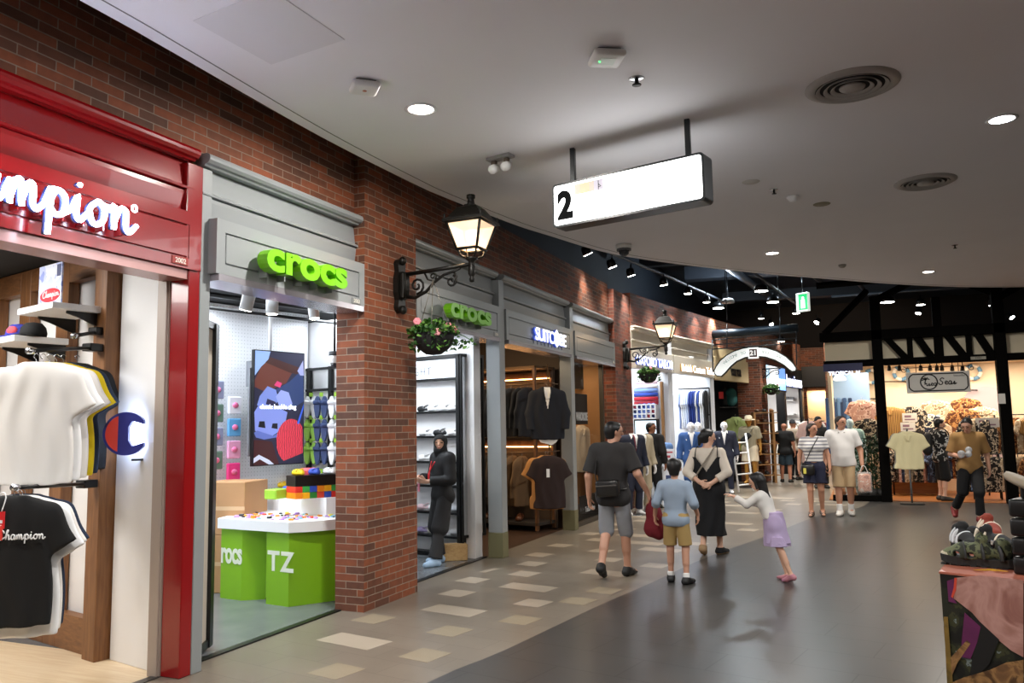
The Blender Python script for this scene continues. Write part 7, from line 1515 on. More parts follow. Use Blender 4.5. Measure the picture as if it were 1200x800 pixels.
# ------------------------------------------------------------------ people
def person(label, p, rz): return thing('person', label, 'person', (0, 0, 0))
def place(root, p, rz): move(root, (p[0], p[1], p[2] if len(p) > 2 else 0), rz)
def strap(root, pts, m, r=.012, sc=1., name='strap', flat=.35):
    b = MB(); b.tube([Vector(q) * sc for q in cat_rom(pts, 5, True)], r * sc, 6, 0, True, None, True, flat); return b.build(name, m, root)
def sandals(root, J, s_, m, sc, h=.006):
    v = Vol(h); b_foot(v, J, s_, .007); A, T = J['a' + s_], J['t' + s_]; d = unit(T - A); up = unit(np.cross(np.cross(d, V3(0, 0, 1)), d)); sole = T + V3(0, 0, .0)
    base = T - up * .02; v.cut(up, base + up * .034); sblob('sole', v, m, root, sc)
    for k0, k1, nm in ((.62, .78, 'toe_strap'), (.28, .42, 'instep_strap'), (-.1, .04, 'heel_strap')):
        v = Vol(h); b_foot(v, J, s_, .006); v.cut(d, A + (T - A) * k1); v.cut(-d, A + (T - A) * k0); v.cut(unit(J['k' + s_] - A), A + unit(J['k' + s_] - A) * .005); sblob(nm, v, m, root, sc)
HK = mat('black hair', '0f0d0d', .45)
# man in dark tee seen from behind
r = person('man in dark grey tee and grey shorts walking away with a black back bag', 0, 0)
J = pose(aL=(-.1, -.2, .15), kL=(-.1, .02, .5), tL=(-.11, -.08, .02), aR=(.1, .12, .085), kR=(.1, .1, .49), tR=(.14, .27, .02), wL=(-.29, .0, .87), eL=(-.27, -.06, 1.11), wR=(.37, .08, .93), eR=(.30, -.06, 1.14), hdR=(.25, .25, -1), hdL=(.0, .1, -1), look=(.75, .66, -.05), head=(.015, .03, 1.60))
body(r, J, 'mid', curl=(.9, .5), h=.006, wid=1.03); shirt(r, J, mat('charcoal tee', '2c2a2a', .9), e=.02, sleeve=.86, hem=.78, wid=1.04, flare=.022); trousers(r, J, mat('grey shorts', '8b8d92', .85), length=1.02, e=.006, flare=.02, top=1.05, name='shorts'); hair(r, J, HK, style='short')
for s_ in 'RL': sandals(r, J, s_, mat('black rubber', '121212', .6), 1.)
f_, r_, u_ = head_axes(J); hc = J['head']; b = MB()
for s_ in (1, -1):
    c_ = hc + u_ * .012 + f_ * .118 + r_ * s_ * .034; b.tube([tuple(c_ + r_ * .026 * math.cos(a) + u_ * .018 * math.sin(a)) for a in np.linspace(0, 6.28, 13)[:-1]], .003, 5, 0, True); b.tube([tuple(hc + u_ * .016 + f_ * .11 + r_ * s_ * .06), tuple(hc + u_ * .012 - f_ * .0 + r_ * s_ * .08)], .003, 5)
b.build('glasses', BLACK, r); place(r, (-2.59, 8.84), face_to(.02, 1))
t = thing('crossbody_bag', 'black leather crossbody bag on the back of the man in dark grey', 'bag'); b = MB(); b.box(-.13, -.055, -.09, .13, .045, .09, 0, .03, Matrix.Translation((.0, -.20, .99)) @ Matrix.Rotation(-.08, 4, 'Y'), 3); b.build('pouch', mat('black leather', '161514', .35), t)
b = MB(); b.box(-.12, -.06, .02, .12, -.05, .035, 0, .003, Matrix.Translation((.0, -.20, .99)) @ Matrix.Rotation(-.08, 4, 'Y')); b.build('zip', mat('zip grey', '55524e', .4), t)
strap(t, [(-.13, -.15, 1.04), (-.155, -.11, 1.25), (-.12, -.03, 1.455), (-.05, .13, 1.3), (.1, .15, 1.05), (.16, .0, .99), (.13, -.16, .98)], mat('black leather', '161514', .35), .014); place(t, (-2.59, 8.84), face_to(.02, 1))
# boy
r = person('boy in pale blue sweatshirt and khaki shorts seen from behind', 0, 0); sc = .745
J = pose(aL=(-.115, .06, .085), tL=(-.14, .2, .02), kL=(-.11, .06, .49), aR=(.13, -.06, .085), tR=(.19, .07, .02), kR=(.12, .02, .49), head=(0, .03, 1.615), wL=(-.33, .1, .93), eL=(-.27, -.04, 1.14), wR=(.29, .13, .95), eR=(.27, -.05, 1.13), sR=(.175, -.015, 1.37), sL=(-.175, -.015, 1.37), neck=(0, -.015, 1.42))
body(r, J, 'mid', hs=1.22, h=.007, sc=sc, handsz=1.05); shirt(r, J, mat('pale blue fleece', '93a3b6', .9), sc, e=.018, sleeve=1.28, hem=.80, flare=.014); trousers(r, J, mat('khaki shorts', 'a98d58', .85), sc, length=.9, e=.012, flare=.022, name='shorts'); hair(r, J, HK, 1.22, sc)
for s_ in 'RL':
    shoe(r, J, s_, mat('black trainer', '131315', .6), sc, e=.013); v = Vol(.006); A = J['a' + s_]; K = J['k' + s_]; v.cone(A + (K - A) * .0, A + (K - A) * .22, .046, .047, .01, clip=[(unit(K - A), A + (K - A) * .17)]); sblob('sock', v, mat('white sock', 'e8e8e6', .8), r, sc)
place(r, (-1.87, 8.72), face_to(.0, 1))
t = thing('drawstring_bag', 'dark red soft bag hanging between the man and the boy', 'bag'); v = Vol(.009); v.cone((0, 0, -.13), (0, 0, -.30), .085, .135, .04, (1, .65, 1), fold=(.006, 40, .5)); v.cone((0, 0, 0), (0, 0, -.13), .022, .07, .03, (1, .7, 1)); soft('sack', v, mat('wine red cloth', '6d1220', .85), t)
b = MB(); b.tube(cat_rom([(-.015, 0, -.03), (0, 0, .035), (.015, 0, -.03)], 4), .006, 5); b.build('cord', mat('wine red cord', '4d0c16', .8), t); place(t, (-2.19, 8.93, .845), .3); t.rotation_euler = (0, -.18, .2)
# woman in black pinafore
r = person('woman in cream blouse and long black pinafore with hands clasped behind her back', 0, 0); sc = .935
J = pose(aL=(-.09, -.14, .13), kL=(-.09, .05, .5), tL=(-.1, -.03, .02), aR=(.09, .1, .085), kR=(.09, .09, .49), tR=(.15, .23, .02), sR=(.17, -.015, 1.395), sL=(-.17, -.015, 1.395), eR=(.275, -.11, 1.13), eL=(-.275, -.11, 1.13), wR=(.075, -.20, .985), wL=(-.085, -.205, 1.0), hdR=(-1, -.15, -.35), hdL=(1, -.2, -.45), pnR=(0, 1, 0), pnL=(0, 1, 0), look=(.8, .6, -.05))
body(r, J, 'light', h=.0062, sc=sc, curl=(.35, .35), bust=1, handsz=.95); CREAM_ = mat('cream blouse', 'd8ccbc', .9); shirt(r, J, CREAM_, sc, e=.014, sleeve=1.62, hem=.98, flare=.014, name='blouse', top=1.46, bust=1)
BK = mat('black linen', '0f0f12', .9); v = Vol(.009); cl = [((0, .0, 1), (0, 0, 1.36)), ((0, 0, -1), (0, 0, .9))]
v.cone((-.07, -.01, 1.24), (.07, -.01, 1.24), .163, .163, .05, (1, .66, 1)); v.cone((0, 0, .95), (0, -.01, 1.25), .168, .17, .05, (1, .68, 1), cl); b_torso(v, J, .04, 1., 0, [((0, 0, -1), (0, 0, .9))], True)
nm1 = unit(V3(.62, 0, .78)); v.cut(nm1 * 1., V3(.0, 0, 1.16)) if False else None
v.cut((0, 0, 1), (0, 0, 1.40)); v.p = [q for q in v.p]
def vneck(c): return (c[:, 2] > 1.14 + np.abs(c[:, 0]) * 1.35) | (c[:, 2] > 1.34)
V_, Q_ = v.mesh(); keep = ~vneck(V_[Q_].mean(1)); Q2 = Q_[keep]; used = np.unique(Q2); mp_ = -np.ones(len(V_), int); mp_[used] = np.arange(len(used)); mkobj('pinafore_top', (V_[used] * sc).tolist(), mp_[Q2].tolist(), BK, r, None, True)
skirt(r, J, BK, 1.0, .27, .21, sc, e=.04, name='pinafore_skirt', fold=.010, depth=.82)
for s_ in (1, -1): b = MB(); b.tube([Vector(q) * sc for q in cat_rom([(s_ * .155, -.12, 1.33), (s_ * .15, -.09, 1.42), (s_ * .14, -.01, 1.475), (s_ * .13, .09, 1.42), (s_ * .12, .14, 1.3)], 4)], .011, 6, 0, False, None, True, .5); b.build('shoulder_strap', BK, r)
hair(r, J, HK, 1., sc, style='pony')
for s_ in 'RL': shoe(r, J, s_, [mat('tan sole', '9a7d5c', .7), BK], sc, e=.01) if s_ == 'L' else shoe(r, J, s_, [BK, mat('tan sole', '9a7d5c', .7)], sc, e=.01, sole=True)
place(r, (-1.84, 10.68), face_to(.05, 1))
t = thing('bag_strap', 'grey taupe bag strap across the back of the woman in black pinafore', 'bag'); strap(t, [(.06, -.13, 1.38), (.10, -.03, 1.475), (.05, .12, 1.36), (-.14, .15, 1.1), (-.19, .0, 1.0), (-.13, -.16, 1.1)], mat('taupe webbing', '7d7466', .8), .022, sc); place(t, (-1.84, 10.68), face_to(.05, 1))
# girl
r = person('small girl in white cardigan and lilac dress leaning with an arm stretched out', 0, 0); sc = .655
J = pose(pel=(0, -.06, .92), chest=(0, .06, 1.23), neck=(0, .12, 1.41), head=(0, .18, 1.585), sR=(.165, .10, 1.36), sL=(-.165, .10, 1.36), hR=(.085, -.08, .90), hL=(-.085, -.08, .90), kR=(.10, -.11, .49), kL=(-.10, -.19, .5), aR=(.10, -.22, .085), aL=(-.09, -.34, .12), tR=(.11, -.07, .02), tL=(-.09, -.22, .02), eL=(-.24, .28, 1.22), wL=(-.24, .50, 1.35), hdL=(0, 1, .35), pnL=(0, .3, -1), eR=(.22, .26, 1.2), wR=(.16, .46, 1.22), hdR=(-.2, 1, .2), pnR=(0, .3, -1), look=(.12, 1, -.2))
body(r, J, 'light', hs=1.26, h=.007, sc=sc, handsz=1.05, curl=(.3, .3)); shirt(r, J, mat('white cardigan knit', 'dedad4', .95), sc, e=.018, sleeve=1.85, hem=1.0, flare=.008, name='cardigan'); LIL = mat('lilac cotton', 'b4a2c4', .9)
skirt(r, J, LIL, 1.1, .60, .23, sc, e=.02, name='dress', off=(0, -.06), fold=.013, depth=.9); v = Vol(.009); v.cone((0, -.09, .74), (0, -.11, .52), .20, .235, .02, (1, .9, 1), [((0, 0, 1), (0, 0, .72)), ((0, 0, -1), (0, 0, .56))], fold=(.014, 40, 1.)); sblob('ruffle', v, LIL, r, sc)
hair(r, J, HK, 1.26, sc, style='long')
for s_ in 'RL': shoe(r, J, s_, mat('pink shoe', 'b87a86', .6), sc, e=.008)
place(r, (-.96, 9.2), face_to(-1, .25))
# couple walking towards the viewer
r = person('woman in striped tee and navy shorts walking towards us', 0, 0); sc = .96
J = pose(sR=(.17, -.015, 1.395), sL=(-.17, -.015, 1.395), look=(-.75, .66, .02), kR=(.09, .06, .49), aR=(.09, .06, .085), tR=(.11, .2, .02), kL=(-.1, .03, .49), aL=(-.1, -.1, .1), tL=(-.12, .05, .02), wR=(.27, .02, .86), wL=(-.27, .04, .88))
body(r, J, 'tan', h=.0075, sc=sc, bust=1); shirt(r, J, ramp_mat('grey white stripes', [(0, '8c8c94'), (.42, 'dedcda')], 'wave', 5.2, .9, 2), sc, e=.016, sleeve=.55, hem=1.02, flare=.014, bust=1, name='tee'); trousers(r, J, mat('navy shorts', '171b34', .85), sc, length=.72, e=.018, flare=.04, top=1.06, name='shorts'); hair(r, J, mat('dark brown hair', '1d1512', .5), 1., sc, style='shoulder')
for s_ in 'RL': sandals(r, J, s_, mat('brown sandal leather', '4a3a30', .6), sc, .008)
place(r, (-.80, 15.5), face_to(.03, -1))
t = thing('crossbody_bag', 'black crossbody pouch on the hip of the woman in stripes', 'bag'); b = MB(); b.box(-.11, -.05, -.1, .11, .05, .1, 0, .045, Matrix.Translation((.1, .19, .83)), 3); b.build('pouch', mat('black leather', '161514', .35), t); strap(t, [(.18, .12, .92), (.05, .16, 1.2), (-.08, .1, 1.43), (-.09, -.06, 1.44), (.05, -.15, 1.15), (.19, -.05, .95)], mat('black leather', '161514', .35), .011, .96); b = MB(); b.box(.13, .235, .76, .18, .25, .86, 0, .01); b.build('yellow_charm', mat('yellow charm', 'd8cf5a', .5), t); place(t, (-.80, 15.5), face_to(.03, -1))
r = person('man in white polo shirt and beige shorts carrying a printed bag', 0, 0); sc = 1.03
J = pose(look=(-.65, .75, .02), kR=(.1, .05, .49), aR=(.1, .05, .085), tR=(.13, .19, .02), kL=(-.09, .04, .49), aL=(-.09, -.08, .09), tL=(-.1, .06, .02), wR=(.30, .05, .87), eR=(.28, -.05, 1.11), wL=(-.30, .06, .88), eL=(-.29, -.05, 1.12))
body(r, J, 'tan', h=.0075, sc=sc, wid=1.1, belly=.035, curl=(.5, 1.2)); shirt(r, J, mat('white polo cotton', 'dcd9d6', .9), sc, e=.022, sleeve=.72, hem=.86, wid=1.1, belly=.04, flare=.015, name='polo', fmat=None); trousers(r, J, mat('beige shorts', 'b49a76', .85), sc, length=1.0, e=.01, flare=.02, wid=1.04, name='shorts'); hair(r, J, mat('dark brown hair', '1d1512', .5), 1., sc)
for s_ in 'RL':
    shoe(r, J, s_, mat('white trainer', 'd8d4cc', .6), sc, e=.012); v = Vol(.008); A = J['a' + s_]; K = J['k' + s_]; v.cone(A, A + (K - A) * .3, .048, .05, .01, clip=[(unit(K - A), A + (K - A) * .3)]); sblob('sock', v, mat('white sock', 'e8e8e6', .8), r, sc)
v = Vol(.008); 
for s_ in (1, -1): v.cone((s_ * .06, -.03, 1.475), (s_ * .045, .08, 1.44), .018, .016, .01)
v.cone((-.05, -.06, 1.48), (.05, -.06, 1.48), .02, .02, .01); sblob('collar', v, mat('white polo cotton', 'dcd9d6', .9), r, sc); place(r, (-.32, 15.73), face_to(.05, -1))
t = thing('carrier_bag', 'clear carrier bag with orange printed contents held by the man in white', 'bag'); b = MB(); b.box(-.1, -.06, -.36, .1, .06, -.05, 0, .03, None, 2); b.build('contents', ramp_mat('orange parcel print', [(0, 'a8582c'), (.4, 'd8906a'), (.55, 'e8d0bc'), (.7, 'b0482c')], 'noise', 9., .6), t); b = MB(); b.box(-.115, -.07, -.38, .115, .07, -.02, 0, .03, None, 2); b.build('film', mat('clear film', 'e8e4e0', .15, alpha=.3), t)
b = MB(); b.tube(cat_rom([(-.07, 0, -.03), (-.03, 0, .07), (0, 0, .09), (.03, 0, .07), (.07, 0, -.03)], 4), .006, 5); b.build('handle', mat('white sock', 'e8e8e6', .8), t); place(t, (.01, 15.6, .80), .3)
# man in tan tee
r = person('young man in tan tee and black trousers striding past the shirt shop', 0, 0); sc = .985
J = pose(look=(.4, .85, -.4), head=(.01, .045, 1.59), hR=(.09, 0, .91), kR=(.13, -.02, .50), aR=(.2, -.36, .20), tR=(.22, -.28, .06), kL=(-.08, .14, .5), aL=(-.08, .08, .085), tL=(-.09, .22, .02), eR=(.27, -.02, 1.12), wR=(.16, .2, 1.08), hdR=(-.7, .6, .1), pnR=(-.3, -.6, .7), eL=(-.28, -.08, 1.12), wL=(-.30, -.08, .86))
body(r, J, 'mid', h=.0075, sc=sc); shirt(r, J, mat('tan cotton', '8f6c3e', .9), sc, e=.024, sleeve=.9, hem=.80, flare=.025, name='tee'); trousers(r, J, mat('black trousers', '0e0e10', .9), sc, length=1.9, e=.014, flare=.02); hair(r, J, HK, 1., sc, style='quiff')
for s_ in 'RL': shoe(r, J, s_, [mat('white sole', 'd8d0c8', .6), mat('red trainer', '7d2220', .6)] if False else mat('red trainer', '7d2220', .6), sc, e=.013)
place(r, (1.62, 15.25), face_to(.1, -1))
t = thing('plastic_bag', 'crumpled clear plastic bag held at the chest of the man in tan', 'bag'); v = Vol(.01); rg = random.Random(4)
for i in range(7): v.ell((rg.uniform(-.09, .09), rg.uniform(-.04, .04), rg.uniform(-.06, .08)), (.05, .045, .05), .01)
soft('film', v, mat('crumpled film', 'b8bcc0', .2, alpha=.55, bump=1., bscale=40.), t); place(t, (1.62 - .1, 15.25 - .33, 1.13), .2)
# shopper in patterned shirt
r = person('shopper in black and white patterned shirt and black shorts browsing the shirt rack', 0, 0); sc = .98
J = pose(look=(0, 1, -.2), wR=(.2, .34, 1.15), eR=(.27, .1, 1.12), wL=(-.2, .36, 1.2), eL=(-.27, .1, 1.12), hdR=(0, 1, .2), hdL=(0, 1, .2), pnR=(-.3, 0, -1), pnL=(.3, 0, -1))
body(r, J, 'light', h=.009, sc=sc); shirt(r, J, ramp_mat('black white leaf print', [(0, '141416'), (.52, 'c8c6c2'), (.6, '1c1c20')], 'noise', 10., .9), sc, e=.026, sleeve=.9, hem=.80, flare=.025, h=.01); trousers(r, J, mat('black trousers', '0e0e10', .9), sc, length=1.05, e=.016, flare=.03, name='shorts', h=.01); hair(r, J, HK, 1., sc)
for s_ in 'RL': shoe(r, J, s_, mat('dark trainer', '2a2824', .6), sc, e=.012)
q = at(1108, 588, z=.012); place(r, (q.x, q.y + .35, .012), face_to(.95, .3))
t = thing('backpack', 'black backpack on the shopper in patterned shirt', 'backpack', group=None); v = Vol(.012); v.cone((0, -.25, 1.05), (0, -.22, 1.3), .13, .11, .04, (1, .7, 1)); sblob('sack', v, mat('black nylon', '17181a', .7), t, 1.)
for s_ in (1, -1): b = MB(); b.tube(cat_rom([(s_ * .1, -.16, 1.38), (s_ * .12, -.02, 1.5), (s_ * .12, .14, 1.36), (s_ * .14, .05, 1.1), (s_ * .12, -.15, 1.0)], 4), .014, 6); b.build('strap', mat('black nylon', '17181a', .7), t)
place(t, (q.x, q.y + .35, .012), face_to(.95, .3))
# far people by the sandal shop
r = person('bald man in black tee and denim shorts seen from behind', 0, 0); J = pose(wR=(.28, .0, .87), wL=(-.28, 0, .87), aL=(-.14, .08, .085), tL=(-.2, .2, .02), kL=(-.12, .06, .49)); body(r, J, 'c98c72', h=.011, sc=.96, wid=1.1, belly=.03); shirt(r, J, mat('black jersey', '0c0d0f', .85), .96, e=.025, sleeve=.75, hem=.80, wid=1.12, h=.011, belly=.03); trousers(r, J, mat('denim shorts', '2f4250', .85), .96, length=.95, e=.008, wid=1.1, flare=.03, name='shorts', h=.011)
for s_ in 'RL': shoe(r, J, s_, mat('dark trainer', '2a2824', .6), .96, e=.008, h=.01)
place(r, at(922, 565, z=0), face_to(.15, 1))
r = person('person in pale shirt and dark cap beside the bald man', 0, 0); J = pose(look=(.6, .8, 0)); body(r, J, 'tan', h=.012, sc=1.0); shirt(r, J, mat('oatmeal jersey', 'c8b8a4', .85), 1., e=.028, sleeve=.8, hem=.84, h=.012); trousers(r, J, mat('black trousers', '0e0e10', .9), 1., e=.02, h=.012)
v = Vol(.01); v.cone((0, .0, 1.65), (0, .0, 1.68), .092, .085, .02, clip=[((0, 0, -1), (0, 0, 1.635))]); f_, r_, u_ = head_axes(J); v.cone(V3(0, 0, 1.645) + f_ * .08, V3(0, 0, 1.64) + f_ * .15, .05, .05, .01, (1, 1, .25)); sblob('cap', v, mat('grey cap', '3a3c40', .8), r, 1.)
for s_ in 'RL': shoe(r, J, s_, mat('dark trainer', '2a2824', .6), 1., e=.01, h=.01)
place(r, at(932, 562, z=0), face_to(.5, .8))
r = person('person in black tee and black cap near the corner glass', 0, 0); J = pose(look=(-.7, .7, 0)); body(r, J, 'tan', h=.012, sc=1.03); shirt(r, J, mat('black jersey', '0c0d0f', .85), 1.03, e=.028, sleeve=.8, hem=.84, h=.012); trousers(r, J, mat('black trousers', '0e0e10', .9), 1.03, e=.02, h=.012); f_, r_, u_ = head_axes(J)
v = Vol(.01); v.cone((0, .0, 1.65), (0, .0, 1.68), .092, .085, .02, clip=[((0, 0, -1), (0, 0, 1.635))]); v.cone(V3(0, 0, 1.645) + f_ * .08, V3(0, 0, 1.64) + f_ * .15, .05, .05, .01, (1, 1, .25)); sblob('cap', v, mat('black jersey', '0c0d0f', .85), r, 1.03)
for s_ in 'RL': shoe(r, J, s_, mat('dark trainer', '2a2824', .6), 1.03, e=.01, h=.01)
place(r, at(963, 572, z=0), face_to(.2, -1))
# shop assistant
r = person('shop assistant in black hijab, black jacket and wide dark trousers', 0, 0); sc = .93
J = pose(look=(-.78, .64, .0), eR=(.23, .02, 1.12), wR=(.10, .27, 1.14), hdR=(-.5, .8, .15), pnR=(-.5, -.3, -.2), eL=(-.25, .0, 1.12), wL=(-.08, .28, 1.1), hdL=(.4, .9, .2), pnL=(.5, -.2, .3), kL=(-.12, .1, .49), aL=(-.16, .2, .085), tL=(-.18, .34, .02), aR=(.1, .0, .085), tR=(.12, .14, .02))
body(r, J, 'light', h=.0065, sc=sc, curl=(.6, .6)); shirt(r, J, mat('black jacket', '121214', .7), sc, e=.028, sleeve=1.85, hem=.80, flare=.012, name='jacket'); trousers(r, J, mat('dark wide trousers', '2b2b2d', .85), sc, e=.016, length=1.96, flare=.045)
H_ = J['head']; f_, r_, u_ = head_axes(J); v = Vol(.0065); v.cone(H_ + u_ * .035 - f_ * .022, H_ + u_ * .03 + f_ * .028, .092, .086, .03); v.cone(H_ - f_ * .02, H_ - u_ * .09 + f_ * .0, .09, .085, .03); v.cone(H_ - u_ * .1, J['neck'] - V3(0, 0, .06), .088, .13, .05, (1, .8, 1)); v.cone(H_ + f_ * .17 - u_ * .008, H_ + f_ * .095 - u_ * .008, .088, .068, .01, (1, 1, 1), sub=True); sblob('hijab', v, mat('black jersey', '0c0d0f', .85), r, sc)
for s_ in 'RL': shoe(r, J, s_, mat('pale blue clog', 'a8c4e0', .6), sc, e=.016)
b = MB(); b.tube([Vector(q_) * sc for q_ in cat_rom([(.07, .12, 1.36), (.0, .19, 1.2), (-.03, .2, 1.1), (.0, .2, 1.1), (.02, .19, 1.2), (-.05, .13, 1.36)], 4)], .008, 6); b.build('red_lanyard', mat('red card', 'd8262c', .5), r)
place(r, (-4.9, 9.08), face_to(-.55, -.85)); 
t = thing('paper_tag', 'small pink tag held by the shop assistant', 'tag'); b = MB(); b.box(-.025, -.003, -.1, .025, .003, 0); b.build('card', mat('pink card', 'e88a9c', .6), t); fz_ = face_to(-.55, -.85); w_ = Matrix.Rotation(fz_, 4, 'Z') @ Vector((.03, .31, 1.0)); move(t, Vector((-4.9, 9.08, 0)) + w_, fz_)
# tailor
r = person('dark haired man in black suit at the tailor shop entrance', 0, 0); J = pose(look=(.9, -.1, .0)); body(r, J, '8a5a40', h=.011, sc=1.0); shirt(r, J, mat('black suit', '131316', .8), 1., e=.03, sleeve=1.9, hem=.8, h=.012, name='jacket'); trousers(r, J, mat('black suit', '131316', .8), 1., e=.02, h=.012); hair(r, J, HK, 1., 1., .01)
for s_ in 'RL': shoe(r, J, s_, mat('black leather', '161514', .35), 1., e=.01, h=.01)
q = at(766, 595, z=0); place(r, (q.x, q.y), face_to(.1, 1))
# ------------------------------------------------------------------ mannequins
MW = mat('white mannequin', 'e8e8ea', .4)
def suit(root, J, m, sc, shirt_m, tie=None, buttons=0, h=.01, leg=True, legm=None):
    def fm(c):
        q = c / sc; mi = np.zeros(len(c)); fr = q[:, 1] > .02; w = .075 * np.clip((q[:, 2] - 1.14) / .3, 0, 1); V = fr & (np.abs(q[:, 0]) < w); mi[V] = 1
        if tie: mi[V & (np.abs(q[:, 0]) < .022)] = 2
        mi[fr & (np.abs(q[:, 0] - .09) < .03) & (np.abs(q[:, 2] - 1.33) < .012)] = 1
        return mi
    shirt(root, J, [m, shirt_m] + ([tie] if tie else []), sc, h, .03, 1.88, .78, flare=.012, name='jacket', fmat=fm)
    for s_ in (1, -1):
        b = MB(); b.prism([(s_ * .055, 1.47), (s_ * .10, 1.40), (s_ * .085, 1.36), (s_ * .115, 1.35), (s_ * .012, 1.13), (s_ * .0, 1.15)], 0, .012, 0, Matrix.Scale(sc, 4) @ Matrix(((1, 0, 0, 0), (0, 0, 1, .128), (0, 1, 0, 0), (0, 0, 0, 1)))); b.build('lapel', m, root)
    for k in range(buttons): b = MB(); b.ball(((-.055 if k % 2 else .055) * sc, .148 * sc, (1.10 - .085 * (k // 2)) * sc), .013 * sc, 8); b.build('button', mat('pale button', 'd8d8dc', .4), root)
    if leg: trousers(root, J, legm or m, sc, h, .018, 1.93)
def mannequin(label, p, rz, sc=1., head=True, m=MW, **kw):
    r = thing('mannequin', label, 'mannequin', group=None); J = pose(wR=(.285, .03, .87), wL=(-.285, .03, .87), **kw); v = Vol(.01); b_torso(v, J)
    for s_ in 'RL': b_arm(v, J, s_); b_hand(v, J, s_, .4); b_leg(v, J, s_); b_foot(v, J, s_)
    if head: b_head(v, J, 1.02)
    else: v.cone(J['neck'] - V3(0, 0, .03), J['neck'] + V3(0, 0, .05), .056, .05, .03, clip=[((0, 0, 1), J['neck'] + V3(0, 0, .06))])
    sblob('body', v, m, r, sc)
    return r, J
def stand_base(r, m=None): b = MB(); b.lathe([(.001, 0), (.19, 0), (.19, .012), (.001, .014)], 20, (0, .02, 0)); b.build('base', m or CHROME, r)
CAMV = face_to(.25, -1)
r, J = mannequin('white headed mannequin in blue double breasted suit', 0, 0); suit(r, J, mat('blue wool', '30538a', .85), 1., mat('white shirt cloth', 'e8e8e6', .8), None, 6); stand_base(r); [shoe(r, J, s_, MW, 1., e=.01) for s_ in 'RL']; place(r, at(813, 586, z=0), CAMV)
r, J = mannequin('white headed mannequin in navy suit beside the ladder', 0, 0); suit(r, J, mat('midnight wool', '1c2134', .85), 1., mat('white shirt cloth', 'e8e8e6', .8)); stand_base(r); place(r, at(852, 578, z=0), face_to(.1, -1))
r, J = mannequin('headless white mannequin in pale beige suit by the brick pillar', 0, 0, head=False); suit(r, J, mat('pale beige linen', 'b8ac94', .9), 1., mat('white shirt cloth', 'e8e8e6', .8)); stand_base(r); place(r, at(754, 600, z=0), face_to(.75, -.66))
r, J = mannequin('headless mannequin in dark navy suit behind the man in dark grey', 0, 0, head=False); suit(r, J, mat('midnight wool', '1c2134', .85), 1., mat('white shirt cloth', 'e8e8e6', .8), mat('wine tie', '6a2030', .7)); stand_base(r); place(r, (-3.98, 14.95), face_to(.7, -.7))
r, J = mannequin('small headless bust in light blue jacket with red shirt', 0, 0, .86, head=False); suit(r, J, mat('sky blue wool', '5a7cae', .85), .86, mat('red shirt cloth', 'c02030', .8)); stand_base(r); q = at(778, 590, z=0); place(r, (q.x, q.y), CAMV)
r, J = mannequin('grey shirted mannequin behind the blue double breasted suit', 0, 0); shirt(r, J, mat('grey jersey', '7c7e82', .85), 1., .011, .03, 1.6, .8); trousers(r, J, mat('black trousers', '0e0e10', .9), 1., .011); stand_base(r); q = at(821, 580, z=0); place(r, (q.x, q.y), CAMV)
GOLD = wood('golden wood', '9a6a24', 'c08c3c', 3., .35, 2)
r, J = mannequin('golden wooden mannequin in straw hat, beige shirt and shorts', 0, 0, m=GOLD); shirt(r, J, ramp_mat('beige stripe shirt', [(0, '8f8a76'), (.5, 'b0a890')], 'wave', 12., .9, 0), 1., .011, .03, .85, .80, flare=.025); trousers(r, J, mat('cream shorts', 'd8ccb4', .85), 1., .011, .03, .8, flare=.03, name='shorts'); b = MB(); b.box(-.3, -.2, 0, .3, .2, .1, 0, .01); b.build('base', mat('dark shelf', '2a2420', .5), r); place(r, at(881, 571, z=0) , face_to(-.1, -1)); r.location.z = .0
for ch in r.children:
    if ch.name.split('.')[0] != 'base': ch.location.z += .1
t = thing('straw_hat', 'cream straw hat on the golden mannequin', 'hat'); b = MB(); b.lathe([(.17, 0), (.172, .008), (.1, .012), (.095, .09), (.07, .115), (.001, .11)], 22); b.build('hat', mat('cream straw', 'd8cdb2', .8, bump=.4), t); b = MB(); b.lathe([(.101, .012), (.1, .04), (.096, .04), (.096, .012)], 22, cap=False); b.build('band', mat('hat band', 'c0b498', .8), t); q = at(881, 571, z=0); move(t, (q.x, q.y - .0, 1.755), 0); t.rotation_euler = (.1, 0, 0)
t = thing('sling_bag', 'black sling bag across the chest of the golden mannequin', 'bag'); b = MB(); b.box(-.16, -.04, -.07, .16, .04, .07, 0, .03, Matrix.Translation((.05, .19, 1.28)) @ Matrix.Rotation(.75, 4, 'Y'), 3); b.build('pouch', mat('black nylon', '17181a', .7), t); strap(t, [(-.06, .16, 1.42), (-.13, .02, 1.57), (-.1, -.14, 1.45), (.1, -.17, 1.2), (.2, .02, 1.1), (.14, .17, 1.18)], mat('black nylon', '17181a', .7), .012); place(t, (q.x, q.y), face_to(-.1, -1))
r, J = mannequin('pale aqua mannequin in the corner window of the shirt shop', 0, 0, m=mat('aqua mannequin', 'cfe8ea', .4)); shirt(r, J, ramp_mat('aqua batik', [(0, '9cc4bc'), (.5, 'c4e0d8')], 'noise', 9., .9), 1., .011, .03, .85, .8); trousers(r, J, mat('pale linen', 'b8c4bc', .85), 1., .011); stand_base(r); q = at(1001, 588, z=.012); place(r, (q.x, 19.25, .012), face_to(-.2, -1))
t = thing('sign_stand', 'white poster stand with red print in front of the blue suits', 'sign', at(782, 592, z=0)); q = at(782, 592, z=0); Mx = plane_frame((q.x, q.y, 0), (.97, .25, 0), (.25, -.97, 0)); b = MB(); b.box(-.19, .35, -.012, .19, 1.16, 0, 0, .003, Mx); b.build('board', mat('poster white', 'dfe4ee', .5), t); b = MB()
